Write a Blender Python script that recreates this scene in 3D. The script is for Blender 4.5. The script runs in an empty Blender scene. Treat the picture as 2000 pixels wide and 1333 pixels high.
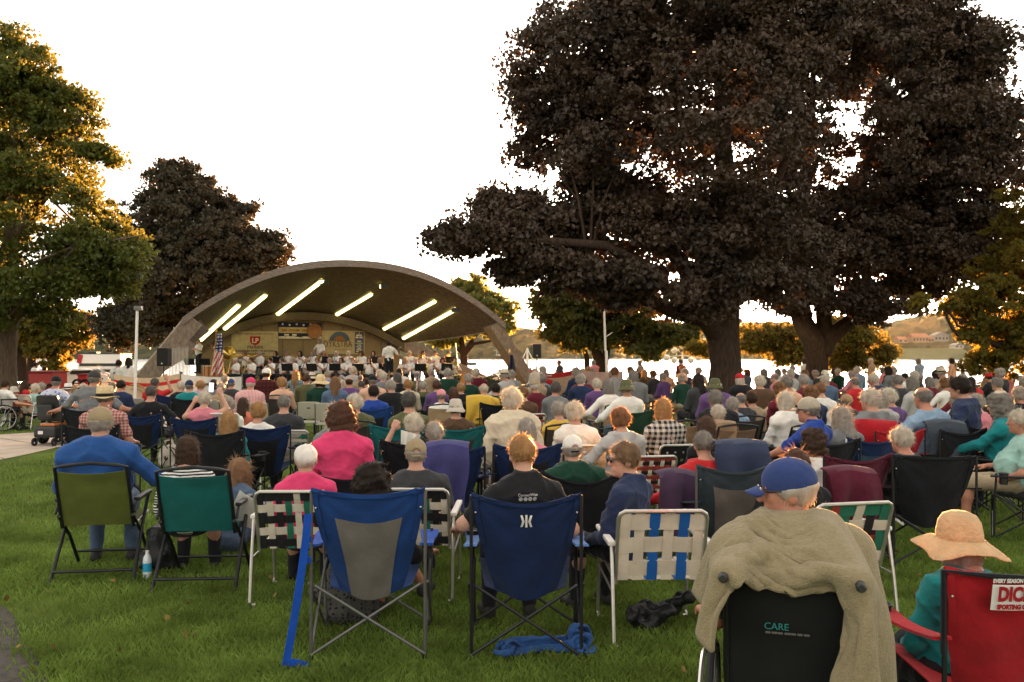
import bpy, bmesh, math, random
import numpy as np
from mathutils import Vector, Matrix, Euler

# ------------------------------------------------------------------ camera, sky, sun, exposure
S = bpy.context.scene
C = S.collection
R = math.radians
rng = np.random.default_rng(11)
random.seed(11)
F, EYE, HORIZON = 1750.0, 1.75, 692.0
PITCH = math.atan((HORIZON - 666.5) / F)
cam_data = bpy.data.cameras.new("camera")
cam = bpy.data.objects.new("camera", cam_data)
C.objects.link(cam)
cam.location = (0, 0, EYE)
cam.rotation_euler = (math.pi / 2 + PITCH, 0, 0)
cam_data.sensor_width = 36.0
cam_data.lens = 36.0 * F / 2000.0
cam_data.clip_start = 0.05
cam_data.clip_end = 20000
S.camera = cam

SUN_AZ = math.atan((1460 - 1000) / F) - math.radians(1.0)          # clockwise from +Y
SUN_EL = R(3.4)
SUN_DIR = Vector((math.sin(SUN_AZ) * math.cos(SUN_EL), math.cos(SUN_AZ) * math.cos(SUN_EL), math.sin(SUN_EL)))
W = bpy.data.worlds.new("World")
S.world = W
W.use_nodes = True
wn, wl = W.node_tree.nodes, W.node_tree.links
wn.clear()
w_out = wn.new("ShaderNodeOutputWorld")
w_bg = wn.new("ShaderNodeBackground")
w_sky = wn.new("ShaderNodeTexSky")
w_sky.sky_type = 'NISHITA'
w_sky.sun_disc = False
w_sky.sun_elevation = R(6.0)
w_sky.sun_rotation = SUN_AZ
w_sky.altitude = 200
w_sky.air_density = 1.0
w_sky.dust_density = 3.0
w_sky.ozone_density = 1.0
w_hsv = wn.new("ShaderNodeHueSaturation")
w_hsv.inputs["Saturation"].default_value = 0.35
w_mix = wn.new("ShaderNodeMix")
w_mix.data_type = 'RGBA'
w_mix.blend_type = 'MIX'
w_mix.inputs[0].default_value = 0.32
w_mix.inputs[7].default_value = (4.5, 3.95, 3.1, 1)      # thin bright evening overcast
wl.new(w_sky.outputs[0], w_hsv.inputs["Color"])
wl.new(w_hsv.outputs[0], w_mix.inputs[6])
wl.new(w_mix.outputs[2], w_bg.inputs["Color"])
w_bg.inputs["Strength"].default_value = 0.05
wl.new(w_bg.outputs[0], w_out.inputs["Surface"])

sun_l = bpy.data.lights.new("sun_lamp", 'SUN')
sun_l.energy = 5.0
sun_l.angle = R(0.6)
sun_l.color = (1.0, 0.47, 0.16)
sun_o = bpy.data.objects.new("sun_lamp", sun_l)
C.objects.link(sun_o)
sun_o.rotation_euler = (-SUN_DIR).to_track_quat('-Z', 'Y').to_euler()
S.view_settings.view_transform = 'Standard'
S.view_settings.look = 'None'
S.view_settings.exposure = 3.6
S.view_settings.gamma = 1.0
S.cycles.sample_clamp_indirect = 4.0
S.cycles.max_bounces = 6
S.cycles.diffuse_bounces = 3
S.cycles.glossy_bounces = 2
S.cycles.transmission_bounces = 4
S.cycles.transparent_max_bounces = 6
S.cycles.volume_bounces = 0
S.cycles.caustics_reflective = False
S.cycles.caustics_refractive = False

_cp, _sp = math.cos(PITCH), math.sin(PITCH)
def at(px, py, Y):
    """the point at forward distance Y that stands where pixel (px, py) of the 2000 px photo looks"""
    a, b = (px - 1000) / F, -(py - 666.5) / F
    dy, dz = _cp - b * _sp, _sp + b * _cp
    t = Y / dy
    return Vector((a * t, Y, EYE + dz * t))
def pix(p):
    x, y, z = p[0], p[1], p[2] - EYE
    f = y * _cp + z * _sp
    u = -y * _sp + z * _cp
    return 1000 + F * x / f, 666.5 - F * u / f

# ------------------------------------------------------------------ objects, names, labels
def tag(o, label=None, cat=None, group=None, kind=None):
    if label: o["label"] = label
    if cat: o["category"] = cat
    if group: o["group"] = group
    if kind: o["kind"] = kind
    return o
def empty(name, loc=(0, 0, 0), rz=0.0, label=None, cat=None, group=None):
    o = bpy.data.objects.new(name, None)
    o.empty_display_size = 0.1
    C.objects.link(o)
    o.location = loc
    o.rotation_euler = (0, 0, rz)
    return tag(o, label, cat, group)
def link(name, me, mats=None, parent=None):
    o = bpy.data.objects.new(name, me)
    C.objects.link(o)
    if parent is not None: o.parent = parent
    if mats is not None:
        if not isinstance(mats, (list, tuple)): mats = [mats]
        while len(me.materials) < len(mats): me.materials.append(None)
        for i, m in enumerate(mats):
            o.material_slots[i].link = 'OBJECT'
            o.material_slots[i].material = m
    return o
def mesh_np(name, V, Q, smooth=True, midx=None):
    """mesh from arrays: V (n,3), Q (m,4) or (m,3)"""
    me = bpy.data.meshes.new(name)
    V = np.ascontiguousarray(V, dtype=np.float32)
    Q = np.ascontiguousarray(Q, dtype=np.int32)
    n, k = len(Q), Q.shape[1]
    me.vertices.add(len(V)); me.vertices.foreach_set("co", V.ravel())
    me.loops.add(n * k); me.loops.foreach_set("vertex_index", Q.ravel())
    me.polygons.add(n); me.polygons.foreach_set("loop_start", np.arange(0, n * k, k, dtype=np.int32))
    if midx is not None: me.polygons.foreach_set("material_index", np.asarray(midx, dtype=np.int32))
    me.polygons.foreach_set("use_smooth", np.full(n, smooth, dtype=bool))
    me.update(calc_edges=True)
    return me
def copy_tree(o, parent=None):
    c = o.copy()
    C.objects.link(c)
    if parent is not None:
        c.parent = parent
    for ch in list(o.children): copy_tree(ch, c)
    return c

# ------------------------------------------------------------------ materials
_M = {}
def mat(key, col, rough=0.7, metal=0.0, var=0.12, scale=8.0, bump=0.0, bscale=40.0, spec=0.3, trans=0.0, tcol=None,
        emit=None, es=0.0, stretch=None, coat=0.0, sheen=0.0, col2=None, coord='Object'):
    """one procedural surface: base colour broken up by noise, optional bump, translucency, emission"""
    if key in _M: return _M[key]
    m = bpy.data.materials.new(key); _M[key] = m
    m.use_nodes = True
    n, l = m.node_tree.nodes, m.node_tree.links
    n.clear()
    out = n.new("ShaderNodeOutputMaterial")
    b = n.new("ShaderNodeBsdfPrincipled")
    b.inputs["Roughness"].default_value = rough
    b.inputs["Metallic"].default_value = metal
    b.inputs["Specular IOR Level"].default_value = spec
    b.inputs["Coat Weight"].default_value = coat
    b.inputs["Sheen Weight"].default_value = sheen
    tc = n.new("ShaderNodeTexCoord")
    src = tc.outputs[coord]
    if stretch:
        mp = n.new("ShaderNodeMapping"); mp.inputs["Scale"].default_value = stretch
        l.new(src, mp.inputs[0]); src = mp.outputs[0]
    no = n.new("ShaderNodeTexNoise"); no.inputs["Scale"].default_value = scale; no.inputs["Detail"].default_value = 5
    l.new(src, no.inputs["Vector"])
    rp = n.new("ShaderNodeMapRange")
    rp.inputs[1].default_value, rp.inputs[2].default_value = 0.3, 0.7
    l.new(no.outputs[0], rp.inputs[0])
    mx = n.new("ShaderNodeMix"); mx.data_type = 'RGBA'
    c = np.array(col, float)
    lo = c * (1 - var) if col2 is None else np.array(col2, float)
    hi = np.minimum(c * (1 + var), 0.95)
    mx.inputs[6].default_value = (*lo, 1); mx.inputs[7].default_value = (*hi, 1)
    l.new(rp.outputs[0], mx.inputs[0])
    l.new(mx.outputs[2], b.inputs["Base Color"])
    if bump:
        n2 = n.new("ShaderNodeTexNoise"); n2.inputs["Scale"].default_value = bscale; n2.inputs["Detail"].default_value = 4
        l.new(src, n2.inputs["Vector"])
        bp = n.new("ShaderNodeBump"); bp.inputs["Strength"].default_value = bump; bp.inputs["Distance"].default_value = 0.02
        l.new(n2.outputs[0], bp.inputs["Height"]); l.new(bp.outputs[0], b.inputs["Normal"])
    if emit:
        b.inputs["Emission Color"].default_value = (*emit, 1); b.inputs["Emission Strength"].default_value = es
    sh = b.outputs[0]
    if trans:
        t = n.new("ShaderNodeBsdfTranslucent")
        if tcol is None: l.new(mx.outputs[2], t.inputs[0])
        else: t.inputs[0].default_value = (*tcol, 1)
        ms = n.new("ShaderNodeMixShader"); ms.inputs[0].default_value = trans
        l.new(sh, ms.inputs[1]); l.new(t.outputs[0], ms.inputs[2]); sh = ms.outputs[0]
    l.new(sh, out.inputs[0])
    return m
def cloth(name, col, bump=0.35, var=0.14, trans=0.0):
    return mat("cloth_" + name, col, 0.92, 0, var, 6.0, bump, 28.0, 0.12, trans, sheen=0.10)
def metal(name, col, rough=0.35):
    return mat("metal_" + name, col, rough, 0.85, 0.08, 20, 0, 1, 0.5)
def plastic(name, col, rough=0.45):
    return mat("plastic_" + name, col, rough, 0, 0.06, 10, 0, 1, 0.4)
def skin(k=0):
    cols = [(0.46, 0.235, 0.155), (0.52, 0.28, 0.19), (0.40, 0.19, 0.115), (0.44, 0.19, 0.12)]
    return mat("skin_%d" % k, cols[k], 0.5, 0, 0.14, 9, 0.12, 60, 0.35)

# ------------------------------------------------------------------ mesh builder for hard things
class MB:
    def __init__(s): s.v, s.f, s.m = [], [], []
    def add(s, vs, fs, m=0):
        o = len(s.v); s.v += [tuple(p) for p in vs]; s.f += [tuple(i + o for i in f) for f in fs]; s.m += [m] * len(fs); return s
    def box(s, c, d, rot=None, m=0):
        x, y, z = d[0] / 2, d[1] / 2, d[2] / 2
        vs = [Vector((a, b, e)) for a in (-x, x) for b in (-y, y) for e in (-z, z)]
        if rot is not None:
            M = Euler(rot).to_matrix() if not isinstance(rot, Matrix) else rot
            vs = [M @ p for p in vs]
        c = Vector(c)
        return s.add([p + c for p in vs], [(0, 1, 3, 2), (4, 6, 7, 5), (0, 4, 5, 1), (2, 3, 7, 6), (0, 2, 6, 4), (1, 5, 7, 3)], m)
    def bar(s, a, b, w, h, m=0, up=(0, 0, 1)):
        a, b = Vector(a), Vector(b); d = (b - a).normalized(); u = Vector(up)
        x = d.cross(u)
        if x.length < 1e-4: x = d.cross(Vector((1, 0, 0)))
        x.normalize(); u = x.cross(d)
        q = [x * (i * w / 2) + u * (j * h / 2) for i, j in ((-1, -1), (1, -1), (1, 1), (-1, 1))]
        return s.add([a + p for p in q] + [b + p for p in q], [(3, 2, 1, 0), (4, 5, 6, 7), (0, 1, 5, 4), (1, 2, 6, 5), (2, 3, 7, 6), (3, 0, 4, 7)], m)
    def tube(s, pts, r, n=8, m=0, close=False):
        pts = [Vector(p) for p in pts]; k = len(pts)
        rr = list(r) if isinstance(r, (list, tuple)) else [r] * k
        vs, prev = [], None
        for i in range(k):
            if close: d = pts[(i + 1) % k] - pts[i - 1]
            else: d = pts[min(i + 1, k - 1)] - pts[max(i - 1, 0)]
            d.normalize()
            if prev is None:
                u = d.cross(Vector((0, 0, 1)) if abs(d.z) < 0.9 else Vector((1, 0, 0)))
            else:
                u = prev - d * prev.dot(d)
            u.normalize(); prev = u; w = d.cross(u)
            vs += [pts[i] + (u * math.cos(2 * math.pi * j / n) + w * math.sin(2 * math.pi * j / n)) * rr[i] for j in range(n)]
        fs = []
        for i in range(k if close else k - 1):
            i2 = (i + 1) % k
            fs += [(i * n + j, i * n + (j + 1) % n, i2 * n + (j + 1) % n, i2 * n + j) for j in range(n)]
        if not close: fs += [tuple(range(n - 1, -1, -1)), tuple(range((k - 1) * n, k * n))]
        return s.add(vs, fs, m)
    def lathe(s, prof, n=20, c=(0, 0, 0), sx=1, sy=1, m=0, M=None):
        c = Vector(c); vs = []
        for r, z in prof:
            for j in range(n):
                a = 2 * math.pi * j / n
                p = Vector((r * sx * math.cos(a), r * sy * math.sin(a), z))
                if M is not None: p = M @ p
                vs.append(p + c)
        fs = [(i * n + j, i * n + (j + 1) % n, (i + 1) * n + (j + 1) % n, (i + 1) * n + j) for i in range(len(prof) - 1) for j in range(n)]
        if prof[0][0] > 1e-5: fs.append(tuple(range(n - 1, -1, -1)))
        if prof[-1][0] > 1e-5: fs.append(tuple(range((len(prof) - 1) * n, len(prof) * n)))
        return s.add(vs, fs, m)
    def ring(s, c, rad, r, axis='x', n=28, k=8, m=0):
        c = Vector(c); pts = []
        for i in range(n):
            a = 2 * math.pi * i / n; p, q = rad * math.cos(a), rad * math.sin(a)
            pts.append(c + (Vector((0, p, q)) if axis == 'x' else Vector((p, 0, q)) if axis == 'y' else Vector((p, q, 0))))
        return s.tube(pts, r, k, m, True)
    def grid(s, fn, nu, nv, m=0, thick=0.0, mf=None):
        """sheet fn(u,v) with u, v in 0..1; mf(u,v) picks the material of a face; thick gives it a back side"""
        P = [[Vector(fn(i / nu, j / nv)) for j in range(nv + 1)] for i in range(nu + 1)]
        def put(PP, flip):
            o = len(s.v)
            for row in PP: s.v += [tuple(p) for p in row]
            for i in range(nu):
                for j in range(nv):
                    q = (o + i * (nv + 1) + j, o + (i + 1) * (nv + 1) + j, o + (i + 1) * (nv + 1) + j + 1, o + i * (nv + 1) + j + 1)
                    s.f.append(q[::-1] if flip else q)
                    s.m.append(mf((i + .5) / nu, (j + .5) / nv) if mf else m)
            return o
        o1 = put(P, False)
        if thick:
            N = []
            for i in range(nu + 1):
                row = []
                for j in range(nv + 1):
                    a = P[min(i + 1, nu)][j] - P[max(i - 1, 0)][j]; b = P[i][min(j + 1, nv)] - P[i][max(j - 1, 0)]
                    nn = a.cross(b); nn = nn.normalized() if nn.length > 1e-9 else Vector((0, 0, 1))
                    row.append(P[i][j] - nn * thick)
                N.append(row)
            o2 = put(N, True)
            w = nv + 1
            rim = [(i, 0) for i in range(nu)] + [(nu, j) for j in range(nv)] + [(i, nv) for i in range(nu, 0, -1)] + [(0, j) for j in range(nv, 0, -1)]
            for a in range(len(rim)):
                p, q = rim[a], rim[(a + 1) % len(rim)]
                i1, i2 = p[0] * w + p[1], q[0] * w + q[1]
                s.f.append((o1 + i2, o1 + i1, o2 + i1, o2 + i2))
                pu, pv = (p[0] + q[0]) / 2 / nu, (p[1] + q[1]) / 2 / nv
                s.m.append(mf(min(max(pu, .5 / nu), 1 - .5 / nu), min(max(pv, .5 / nv), 1 - .5 / nv)) if mf else m)
        return s
    def mesh(s, name, smooth=False, bevel=0.0):
        me = bpy.data.meshes.new(name)
        me.from_pydata(s.v, [], s.f)
        me.polygons.foreach_set("material_index", s.m)
        me.polygons.foreach_set("use_smooth", [smooth] * len(s.f))
        if bevel:
            bm = bmesh.new(); bm.from_mesh(me)
            bmesh.ops.bevel(bm, geom=[e for e in bm.edges if e.calc_face_angle(0) > 0.6], offset=bevel, segments=2, affect='EDGES', profile=0.6)
            bm.to_mesh(me); bm.free()
        me.update()
        return me
    def build(s, name, mats, parent=None, smooth=False, bevel=0.0):
        o = link(name, s.mesh(name, smooth, bevel), mats, parent)
        if smooth:
            me = o.data
            try: me.set_sharp_from_angle(angle=R(40))
            except Exception: pass
        return o
def text_mesh(txt, size, align='CENTER', bold=0.0):
    cu = bpy.data.curves.new("lettering", 'FONT'); cu.body = txt; cu.size = size; cu.align_x = align; cu.align_y = 'CENTER'; cu.offset = bold
    cu.resolution_u = 3
    o = bpy.data.objects.new("lettering", cu); C.objects.link(o)
    me = bpy.data.meshes.new_from_object(o.evaluated_get(bpy.context.evaluated_depsgraph_get()))
    bpy.data.objects.remove(o); bpy.data.curves.remove(cu)
    me.materials.clear()
    return me
def lettering(txt, size, M, m, parent, bold=0.0, width=None, name="lettering"):
    """flat letters on a surface; M maps text x,y,z(out) to the parent's space"""
    me = text_mesh(txt, size, bold=bold)
    xs = [v.co.x for v in me.vertices]
    k = width / (max(xs) - min(xs)) if width and xs else 1.0
    me.transform(M @ Matrix.Diagonal((k, 1, 1, 1)))
    return link(name, me, m, parent)

# ------------------------------------------------------------------ soft bodies: blended fields meshed with surface nets
def smin(a, b, k):
    h = np.maximum(k - np.abs(a - b), 0) / k
    return np.minimum(a, b) - h * h * k * 0.25
class Field:
    def __init__(s, lo, hi, h):
        s.h = h; s.lo = np.array(lo, np.float32)
        s.n = np.ceil((np.array(hi) - s.lo) / h).astype(int) + 1
        s.ax = [s.lo[i] + h * np.arange(s.n[i], dtype=np.float32) for i in range(3)]
        s.f = np.full(s.n, 1.0, np.float32)
    def sl(s, lo, hi, m):
        r = []
        for i in range(3):
            a = int(np.floor((lo[i] - m - s.lo[i]) / s.h)); b = int(np.ceil((hi[i] + m - s.lo[i]) / s.h)) + 1
            a, b = max(a, 0), min(b, int(s.n[i]))
            if b <= a: return None
            r.append(slice(a, b))
        return tuple(r)
    def grid(s, q): return s.ax[0][q[0]][:, None, None], s.ax[1][q[1]][None, :, None], s.ax[2][q[2]][None, None, :]
    def prim(s, p, k=0.03, inf=0.0, sub=False):
        if p[0] == 'rc':
            a, b, r1, r2 = np.array(p[1], float), np.array(p[2], float), p[3] + inf, p[4] + inf
            rm = max(r1, r2); q = s.sl(np.minimum(a, b) - rm, np.maximum(a, b) + rm, 0.05)
            if q is None: return
            x, y, z = s.grid(q); d = b - a; L = max(float(d @ d), 1e-9)
            t = np.clip(((x - a[0]) * d[0] + (y - a[1]) * d[1] + (z - a[2]) * d[2]) / L, 0, 1)
            D = np.sqrt((x - a[0] - t * d[0]) ** 2 + (y - a[1] - t * d[1]) ** 2 + (z - a[2] - t * d[2]) ** 2) - (r1 + (r2 - r1) * t)
        else:
            c, r = np.array(p[1], float), np.array(p[2], float) + inf
            rm = float(r.max()); q = s.sl(c - rm, c + rm, 0.05)
            if q is None: return
            x, y, z = s.grid(q); x, y, z = x - c[0], y - c[1], z - c[2]
            if len(p) > 3 and p[3] is not None:
                Rm = np.array(p[3])
                x, y, z = (Rm[0, 0] * x + Rm[1, 0] * y + Rm[2, 0] * z, Rm[0, 1] * x + Rm[1, 1] * y + Rm[2, 1] * z, Rm[0, 2] * x + Rm[1, 2] * y + Rm[2, 2] * z)
            k0 = np.sqrt((x / r[0]) ** 2 + (y / r[1]) ** 2 + (z / r[2]) ** 2)
            k1 = np.sqrt((x / r[0] ** 2) ** 2 + (y / r[1] ** 2) ** 2 + (z / r[2] ** 2) ** 2)
            D = k0 * (k0 - 1) / np.maximum(k1, 1e-6)
        D = D.astype(np.float32)
        if sub: s.f[q] = -smin(-s.f[q], D, k)
        else: s.f[q] = smin(s.f[q], D, k)
    def cut(s, pt, nrm):
        """keep the side where (p - pt).nrm < 0"""
        x, y, z = s.ax[0][:, None, None], s.ax[1][None, :, None], s.ax[2][None, None, :]
        s.f = np.maximum(s.f, ((x - pt[0]) * nrm[0] + (y - pt[1]) * nrm[1] + (z - pt[2]) * nrm[2]).astype(np.float32))
    def folds(s, dirn, freq, amp, seed=0, warp=.5):
        """long sharp cloth folds running across dirn"""
        g = np.random.default_rng(seed); d = np.array(dirn, float); d /= np.linalg.norm(d); w = g.normal(size=3) * 5; w2 = g.normal(size=3) * 9
        x, y, z = s.ax[0][:, None, None], s.ax[1][None, :, None], s.ax[2][None, None, :]
        ph = freq * (d[0] * x + d[1] * y + d[2] * z) + warp * np.sin(w[0] * x + w[1] * y + w[2] * z) + warp * .6 * np.sin(w2[0] * x + w2[1] * y + w2[2] * z)
        s.f -= (amp * ((1 - np.abs(np.sin(ph))) ** 2 - .35)).astype(np.float32)
    def ripple(s, amp, freq, seed=0):
        g = np.random.default_rng(seed)
        x, y, z = s.ax[0][:, None, None], s.ax[1][None, :, None], s.ax[2][None, None, :]
        for i in range(4):
            w = g.normal(size=3); w /= np.linalg.norm(w); w *= freq * (0.7 + 0.5 * i); ph = g.uniform(0, 6.28, 2)
            w2 = g.normal(size=3) * freq * 0.35
            s.f += (amp / (1 + 0.5 * i) * np.sin(w[0] * x + w[1] * y + w[2] * z + ph[0] + 1.6 * np.sin(w2[0] * x + w2[1] * y + w2[2] * z + ph[1]))).astype(np.float32)
    def net(s):
        f = s.f; n = f.shape; neg = f < 0
        c = [neg[i:n[0] - 1 + i, j:n[1] - 1 + j, k:n[2] - 1 + k] for i in (0, 1) for j in (0, 1) for k in (0, 1)]
        anyn = c[0].copy(); alln = c[0].copy()
        for q in c[1:]: anyn |= q; alln &= q
        idx = np.argwhere(anyn & ~alln)
        if len(idx) == 0: return np.zeros((0, 3)), np.zeros((0, 4), int)
        ids = np.full((n[0] - 1, n[1] - 1, n[2] - 1), -1, np.int32)
        ids[idx[:, 0], idx[:, 1], idx[:, 2]] = np.arange(len(idx))
        off = np.array([(i, j, k) for i in (0, 1) for j in (0, 1) for k in (0, 1)])
        vals = np.stack([f[idx[:, 0] + o[0], idx[:, 1] + o[1], idx[:, 2] + o[2]] for o in off], 1)
        acc = np.zeros((len(idx), 3)); cnt = np.zeros(len(idx))
        for a in range(8):
            for b in range(a + 1, 8):
                if np.abs(off[a] - off[b]).sum() != 1: continue
                va, vb = vals[:, a], vals[:, b]; cr = (va < 0) != (vb < 0)
                t = np.where(cr, va / np.where(cr, va - vb, 1), 0)
                acc += np.where(cr[:, None], off[a] + t[:, None] * (off[b] - off[a]), 0); cnt += cr
        V = s.lo + s.h * (idx + acc / cnt[:, None])
        Q = []
        for ax in range(3):
            o1, o2 = [(1, 2), (2, 0), (0, 1)][ax]
            sl0 = [slice(None)] * 3; sl1 = [slice(None)] * 3
            sl0[ax] = slice(0, n[ax] - 1); sl1[ax] = slice(1, n[ax])
            e = np.argwhere(neg[tuple(sl0)] != neg[tuple(sl1)])
            ok = (e[:, o1] > 0) & (e[:, o2] > 0) & (e[:, o1] < n[o1] - 1) & (e[:, o2] < n[o2] - 1)
            e = e[ok]
            if not len(e): continue
            inside = neg[e[:, 0], e[:, 1], e[:, 2]]
            def cell(d1, d2):
                q = e.copy(); q[:, o1] -= d1; q[:, o2] -= d2
                return ids[q[:, 0], q[:, 1], q[:, 2]]
            q = np.stack([cell(1, 1), cell(0, 1), cell(0, 0), cell(1, 0)], 1)
            q[~inside] = q[~inside][:, ::-1]
            Q.append(q)
        return V, np.concatenate(Q)
def prim_bounds(ps, pad):
    lo, hi = np.full(3, 1e9), np.full(3, -1e9)
    for p in ps:
        if p[0] == 'rc':
            rm = max(p[3], p[4])
            for e in (p[1], p[2]): lo = np.minimum(lo, np.array(e) - rm); hi = np.maximum(hi, np.array(e) + rm)
        else:
            rm = max(p[2]); lo = np.minimum(lo, np.array(p[1]) - rm); hi = np.maximum(hi, np.array(p[1]) + rm)
    return lo - pad, hi + pad
def blob(ps, h, k=0.03, inf=0.0, cuts=(), subs=(), rip=None):
    lo, hi = prim_bounds(ps, inf + 3 * h + 0.02)
    fd = Field(lo, hi, h)
    for p in ps: fd.prim(p, k, inf)
    for p in subs: fd.prim(p, 0.012, 0, True)
    if rip: fd.ripple(*rip)
    for c in cuts: fd.cut(*c)
    return fd.net()
# ------------------------------------------------------------------ the ground, the lake, the hills
def sstep(a, b, x):
    t = min(max((x - a) / (b - a), 0), 1); return t * t * (3 - 2 * t)
def ground_z(x, y):
    far = -1.0 * sstep(24, 85, y)
    shore = 62 + 60 * sstep(-18, -34, x)
    return far + (-2.2 - far) * sstep(shore - 6, shore + 4, y)
m_lawn = mat("lawn_soil", (0.085, 0.115, 0.022), 0.95, 0, 0.4, 1.3, 0.8, 30, 0.05, col2=(0.05, 0.074, 0.014))
xs = list(np.linspace(-160, 160, 97)); ys = list(np.linspace(-30, 132, 109))
g = MB()
g.v = [(x, y, ground_z(x, y)) for y in ys for x in xs]
nx = len(xs)
g.f = [(j * nx + i, j * nx + i + 1, (j + 1) * nx + i + 1, (j + 1) * nx + i) for j in range(len(ys) - 1) for i in range(nx - 1)]
g.m = [0] * len(g.f)
tag(g.build("ground", m_lawn, None, True), kind="structure")

m_water = mat("lake_water", (0.06, 0.075, 0.08), 0.12, 0, 0.1, 0.05, 0.22, 1.6, 0.9)
w = MB(); w.add([(-2500, 48, -1.7), (2500, 48, -1.7), (2500, 3500, -1.7), (-2500, 3500, -1.7)], [(0, 1, 2, 3)])
tag(w.build("lake", m_water), kind="structure")

def ridge(name, d0, pts, depth, seed, m, foot=-2.5):
    """tree covered hillside beyond the lake; pts are (photo x, photo y of the crest)"""
    gg = np.random.default_rng(seed)
    pxs = np.linspace(pts[0][0], pts[-1][0], 260)
    crest = np.interp(pxs, [p[0] for p in pts], [p[1] for p in pts])
    b = MB(); rows = 9
    V = []
    for i, px in enumerate(pxs):
        top = at(px, crest[i], d0 + depth)
        for j in range(rows + 1):
            t = j / rows
            Y = d0 + depth * t
            x = (px - 1000) / F * Y
            z = foot + (top.z - foot) * (t ** 0.75)
            if 0 < j: z += gg.uniform(-1, 1) * 1.3 + gg.normal() * 0.5; x += gg.normal() * 1.0
            V.append((x, Y + gg.normal() * 2, z))
    b.v = V; k = rows + 1
    b.f = [(i * k + j, (i + 1) * k + j, (i + 1) * k + j + 1, i * k + j + 1) for i in range(len(pxs) - 1) for j in range(rows)]
    b.m = [0] * len(b.f)
    tag(b.build(name, m, None, False), kind="structure")
m_wood = mat("far_woodland", (0.060, 0.058, 0.028), 0.95, 0, 0.5, 0.06, 0.0, 1, 0.03, col2=(0.022, 0.03, 0.016))
m_shorelawn = mat("far_shore_lawn", (0.10, 0.11, 0.035), 0.95, 0, 0.2, 0.05)
ridge("hills", 640, [(-400, 672), (-40, 668), (120, 664), (175, 655), (240, 652), (330, 650), (600, 652), (820, 655), (930, 651), (985, 645), (1035, 640), (1075, 655), (1190, 656),
                     (1300, 650), (1380, 640), (1440, 628), (1500, 630), (1620, 640), (1700, 633), (1745, 627), (1790, 629), (1835, 619), (1880, 612), (1990, 616), (2400, 610)], 150, 3, m_wood)
ridge("hills", 860, [(1300, 655), (1500, 628), (1700, 636), (1850, 606), (2000, 600), (2500, 596)], 120, 5, m_wood)

# far shore: lawn strip and houses
s = MB()
P0, P1 = at(1700, 690, 600), at(1925, 690, 600)
s.add([(P0.x, 598, -1.6), (P1.x, 598, -1.6), (P1.x + 8, 650, 6.0), (P0.x - 6, 650, 6.0)], [(0, 1, 2, 3)])
tag(s.build("shore_lawn", m_shorelawn), kind="structure")
m_hwall = mat("house_wall_tan", (0.30, 0.21, 0.15), 0.8); m_hroof = mat("house_roof_red", (0.24, 0.11, 0.07), 0.8)
m_hgrey = mat("house_wall_grey", (0.26, 0.25, 0.23), 0.8); m_hgroof = mat("house_roof_grey", (0.24, 0.23, 0.22), 0.8)
m_hwhite = mat("house_wall_white", (0.45, 0.42, 0.38), 0.8); m_win = mat("window_dark", (0.03, 0.03, 0.035), 0.15, spec=0.6)
def house(px0, px1, ybot, h, d, wall, roof, label, rid=True, wins=4):
    A, B = at(px0, ybot, d), at(px1, ybot, d)
    wd = B.x - A.x; c = (A + B) / 2
    o = empty("house", (c.x, d, c.z), 0, label, "house", "houses on the far shore")
    b = MB(); b.box((0, 3, h / 2), (wd, 8, h)); b.build("wall", wall, o)
    r = MB(); ov = 0.6; rh = h * 0.65
    if rid:
        r.add([(-wd / 2 - ov, -1.6, h), (wd / 2 + ov, -1.6, h), (wd / 2 + ov, 7.6, h), (-wd / 2 - ov, 7.6, h), (-wd / 2, 3, h + rh), (wd / 2, 3, h + rh)],
              [(0, 1, 5, 4), (2, 3, 4, 5), (0, 4, 3), (1, 2, 5), (3, 2, 1, 0)])
    else:
        r.add([(-wd / 2 - ov, -1.6, h), (wd / 2 + ov, -1.6, h), (wd / 2 + ov, 7.6, h), (-wd / 2 - ov, 7.6, h), (0, -1.6, h + rh), (0, 7.6, h + rh)],
              [(0, 1, 4), (3, 5, 2), (0, 4, 5, 3), (1, 2, 5, 4), (3, 2, 1, 0)])
    r.build("roof", roof, o)
    for i in range(wins):
        q = MB(); q.box((-wd / 2 + wd * (i + .5) / wins, -1.06, h * .5), (wd / wins * .5, .1, h * .4)); q.build("window", m_win, o)
house(1782, 1812, 669, 4.0, 652, m_hwall, m_hroof, "tan house with long red roof on the far shore lawn", True, 5)
house(1812, 1823, 669, 2.8, 651, m_hwall, m_hroof, "low red-roofed wing beside the tan lakeside house", True, 2)
house(1824, 1852, 667, 4.2, 658, m_hgrey, m_hgroof, "grey gabled lakeside house with wide windows across the water", False, 4)
house(1754, 1772, 670, 2.8, 656, m_hwall, m_hroof, "small red-roofed cottage left of the tan lakeside house", True, 2)
house(1864, 1880, 681, 2.2, 612, m_hwhite, m_hgroof, "white boathouse at the far waterline below the grey house", False, 2)
house(1370, 1386, 690, 5.0, 640, m_hwhite, m_hgroof, "pale house across the lake left of the thick trunk", False, 3)
def cottage(px, ybot):
    o = empty("lake_house", at(px, ybot, 640), 0, "pale two-storey house with balconies across the lake behind the shell", "house", "houses on the far shore")
    b = MB(); b.box((0, 3, 3.6), (7.5, 7, 7.2)); b.build("wall", m_hwhite, o)
    r = MB(); r.box((0, 3, 7.5), (8.4, 8, .6)); r.build("roof", m_hgroof, o)
    for z in (2, 5.2):
        for x in (-2, 1.6):
            q = MB(); q.box((x, -.56, z), (1.8, .1, 1.5)); q.build("window", m_win, o)
        q = MB(); q.box((-3.2, -1.4, z - 1.3), (4, 1.8, .25)); q.build("balcony", m_hwhite, o)
cottage(979, 696)

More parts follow.
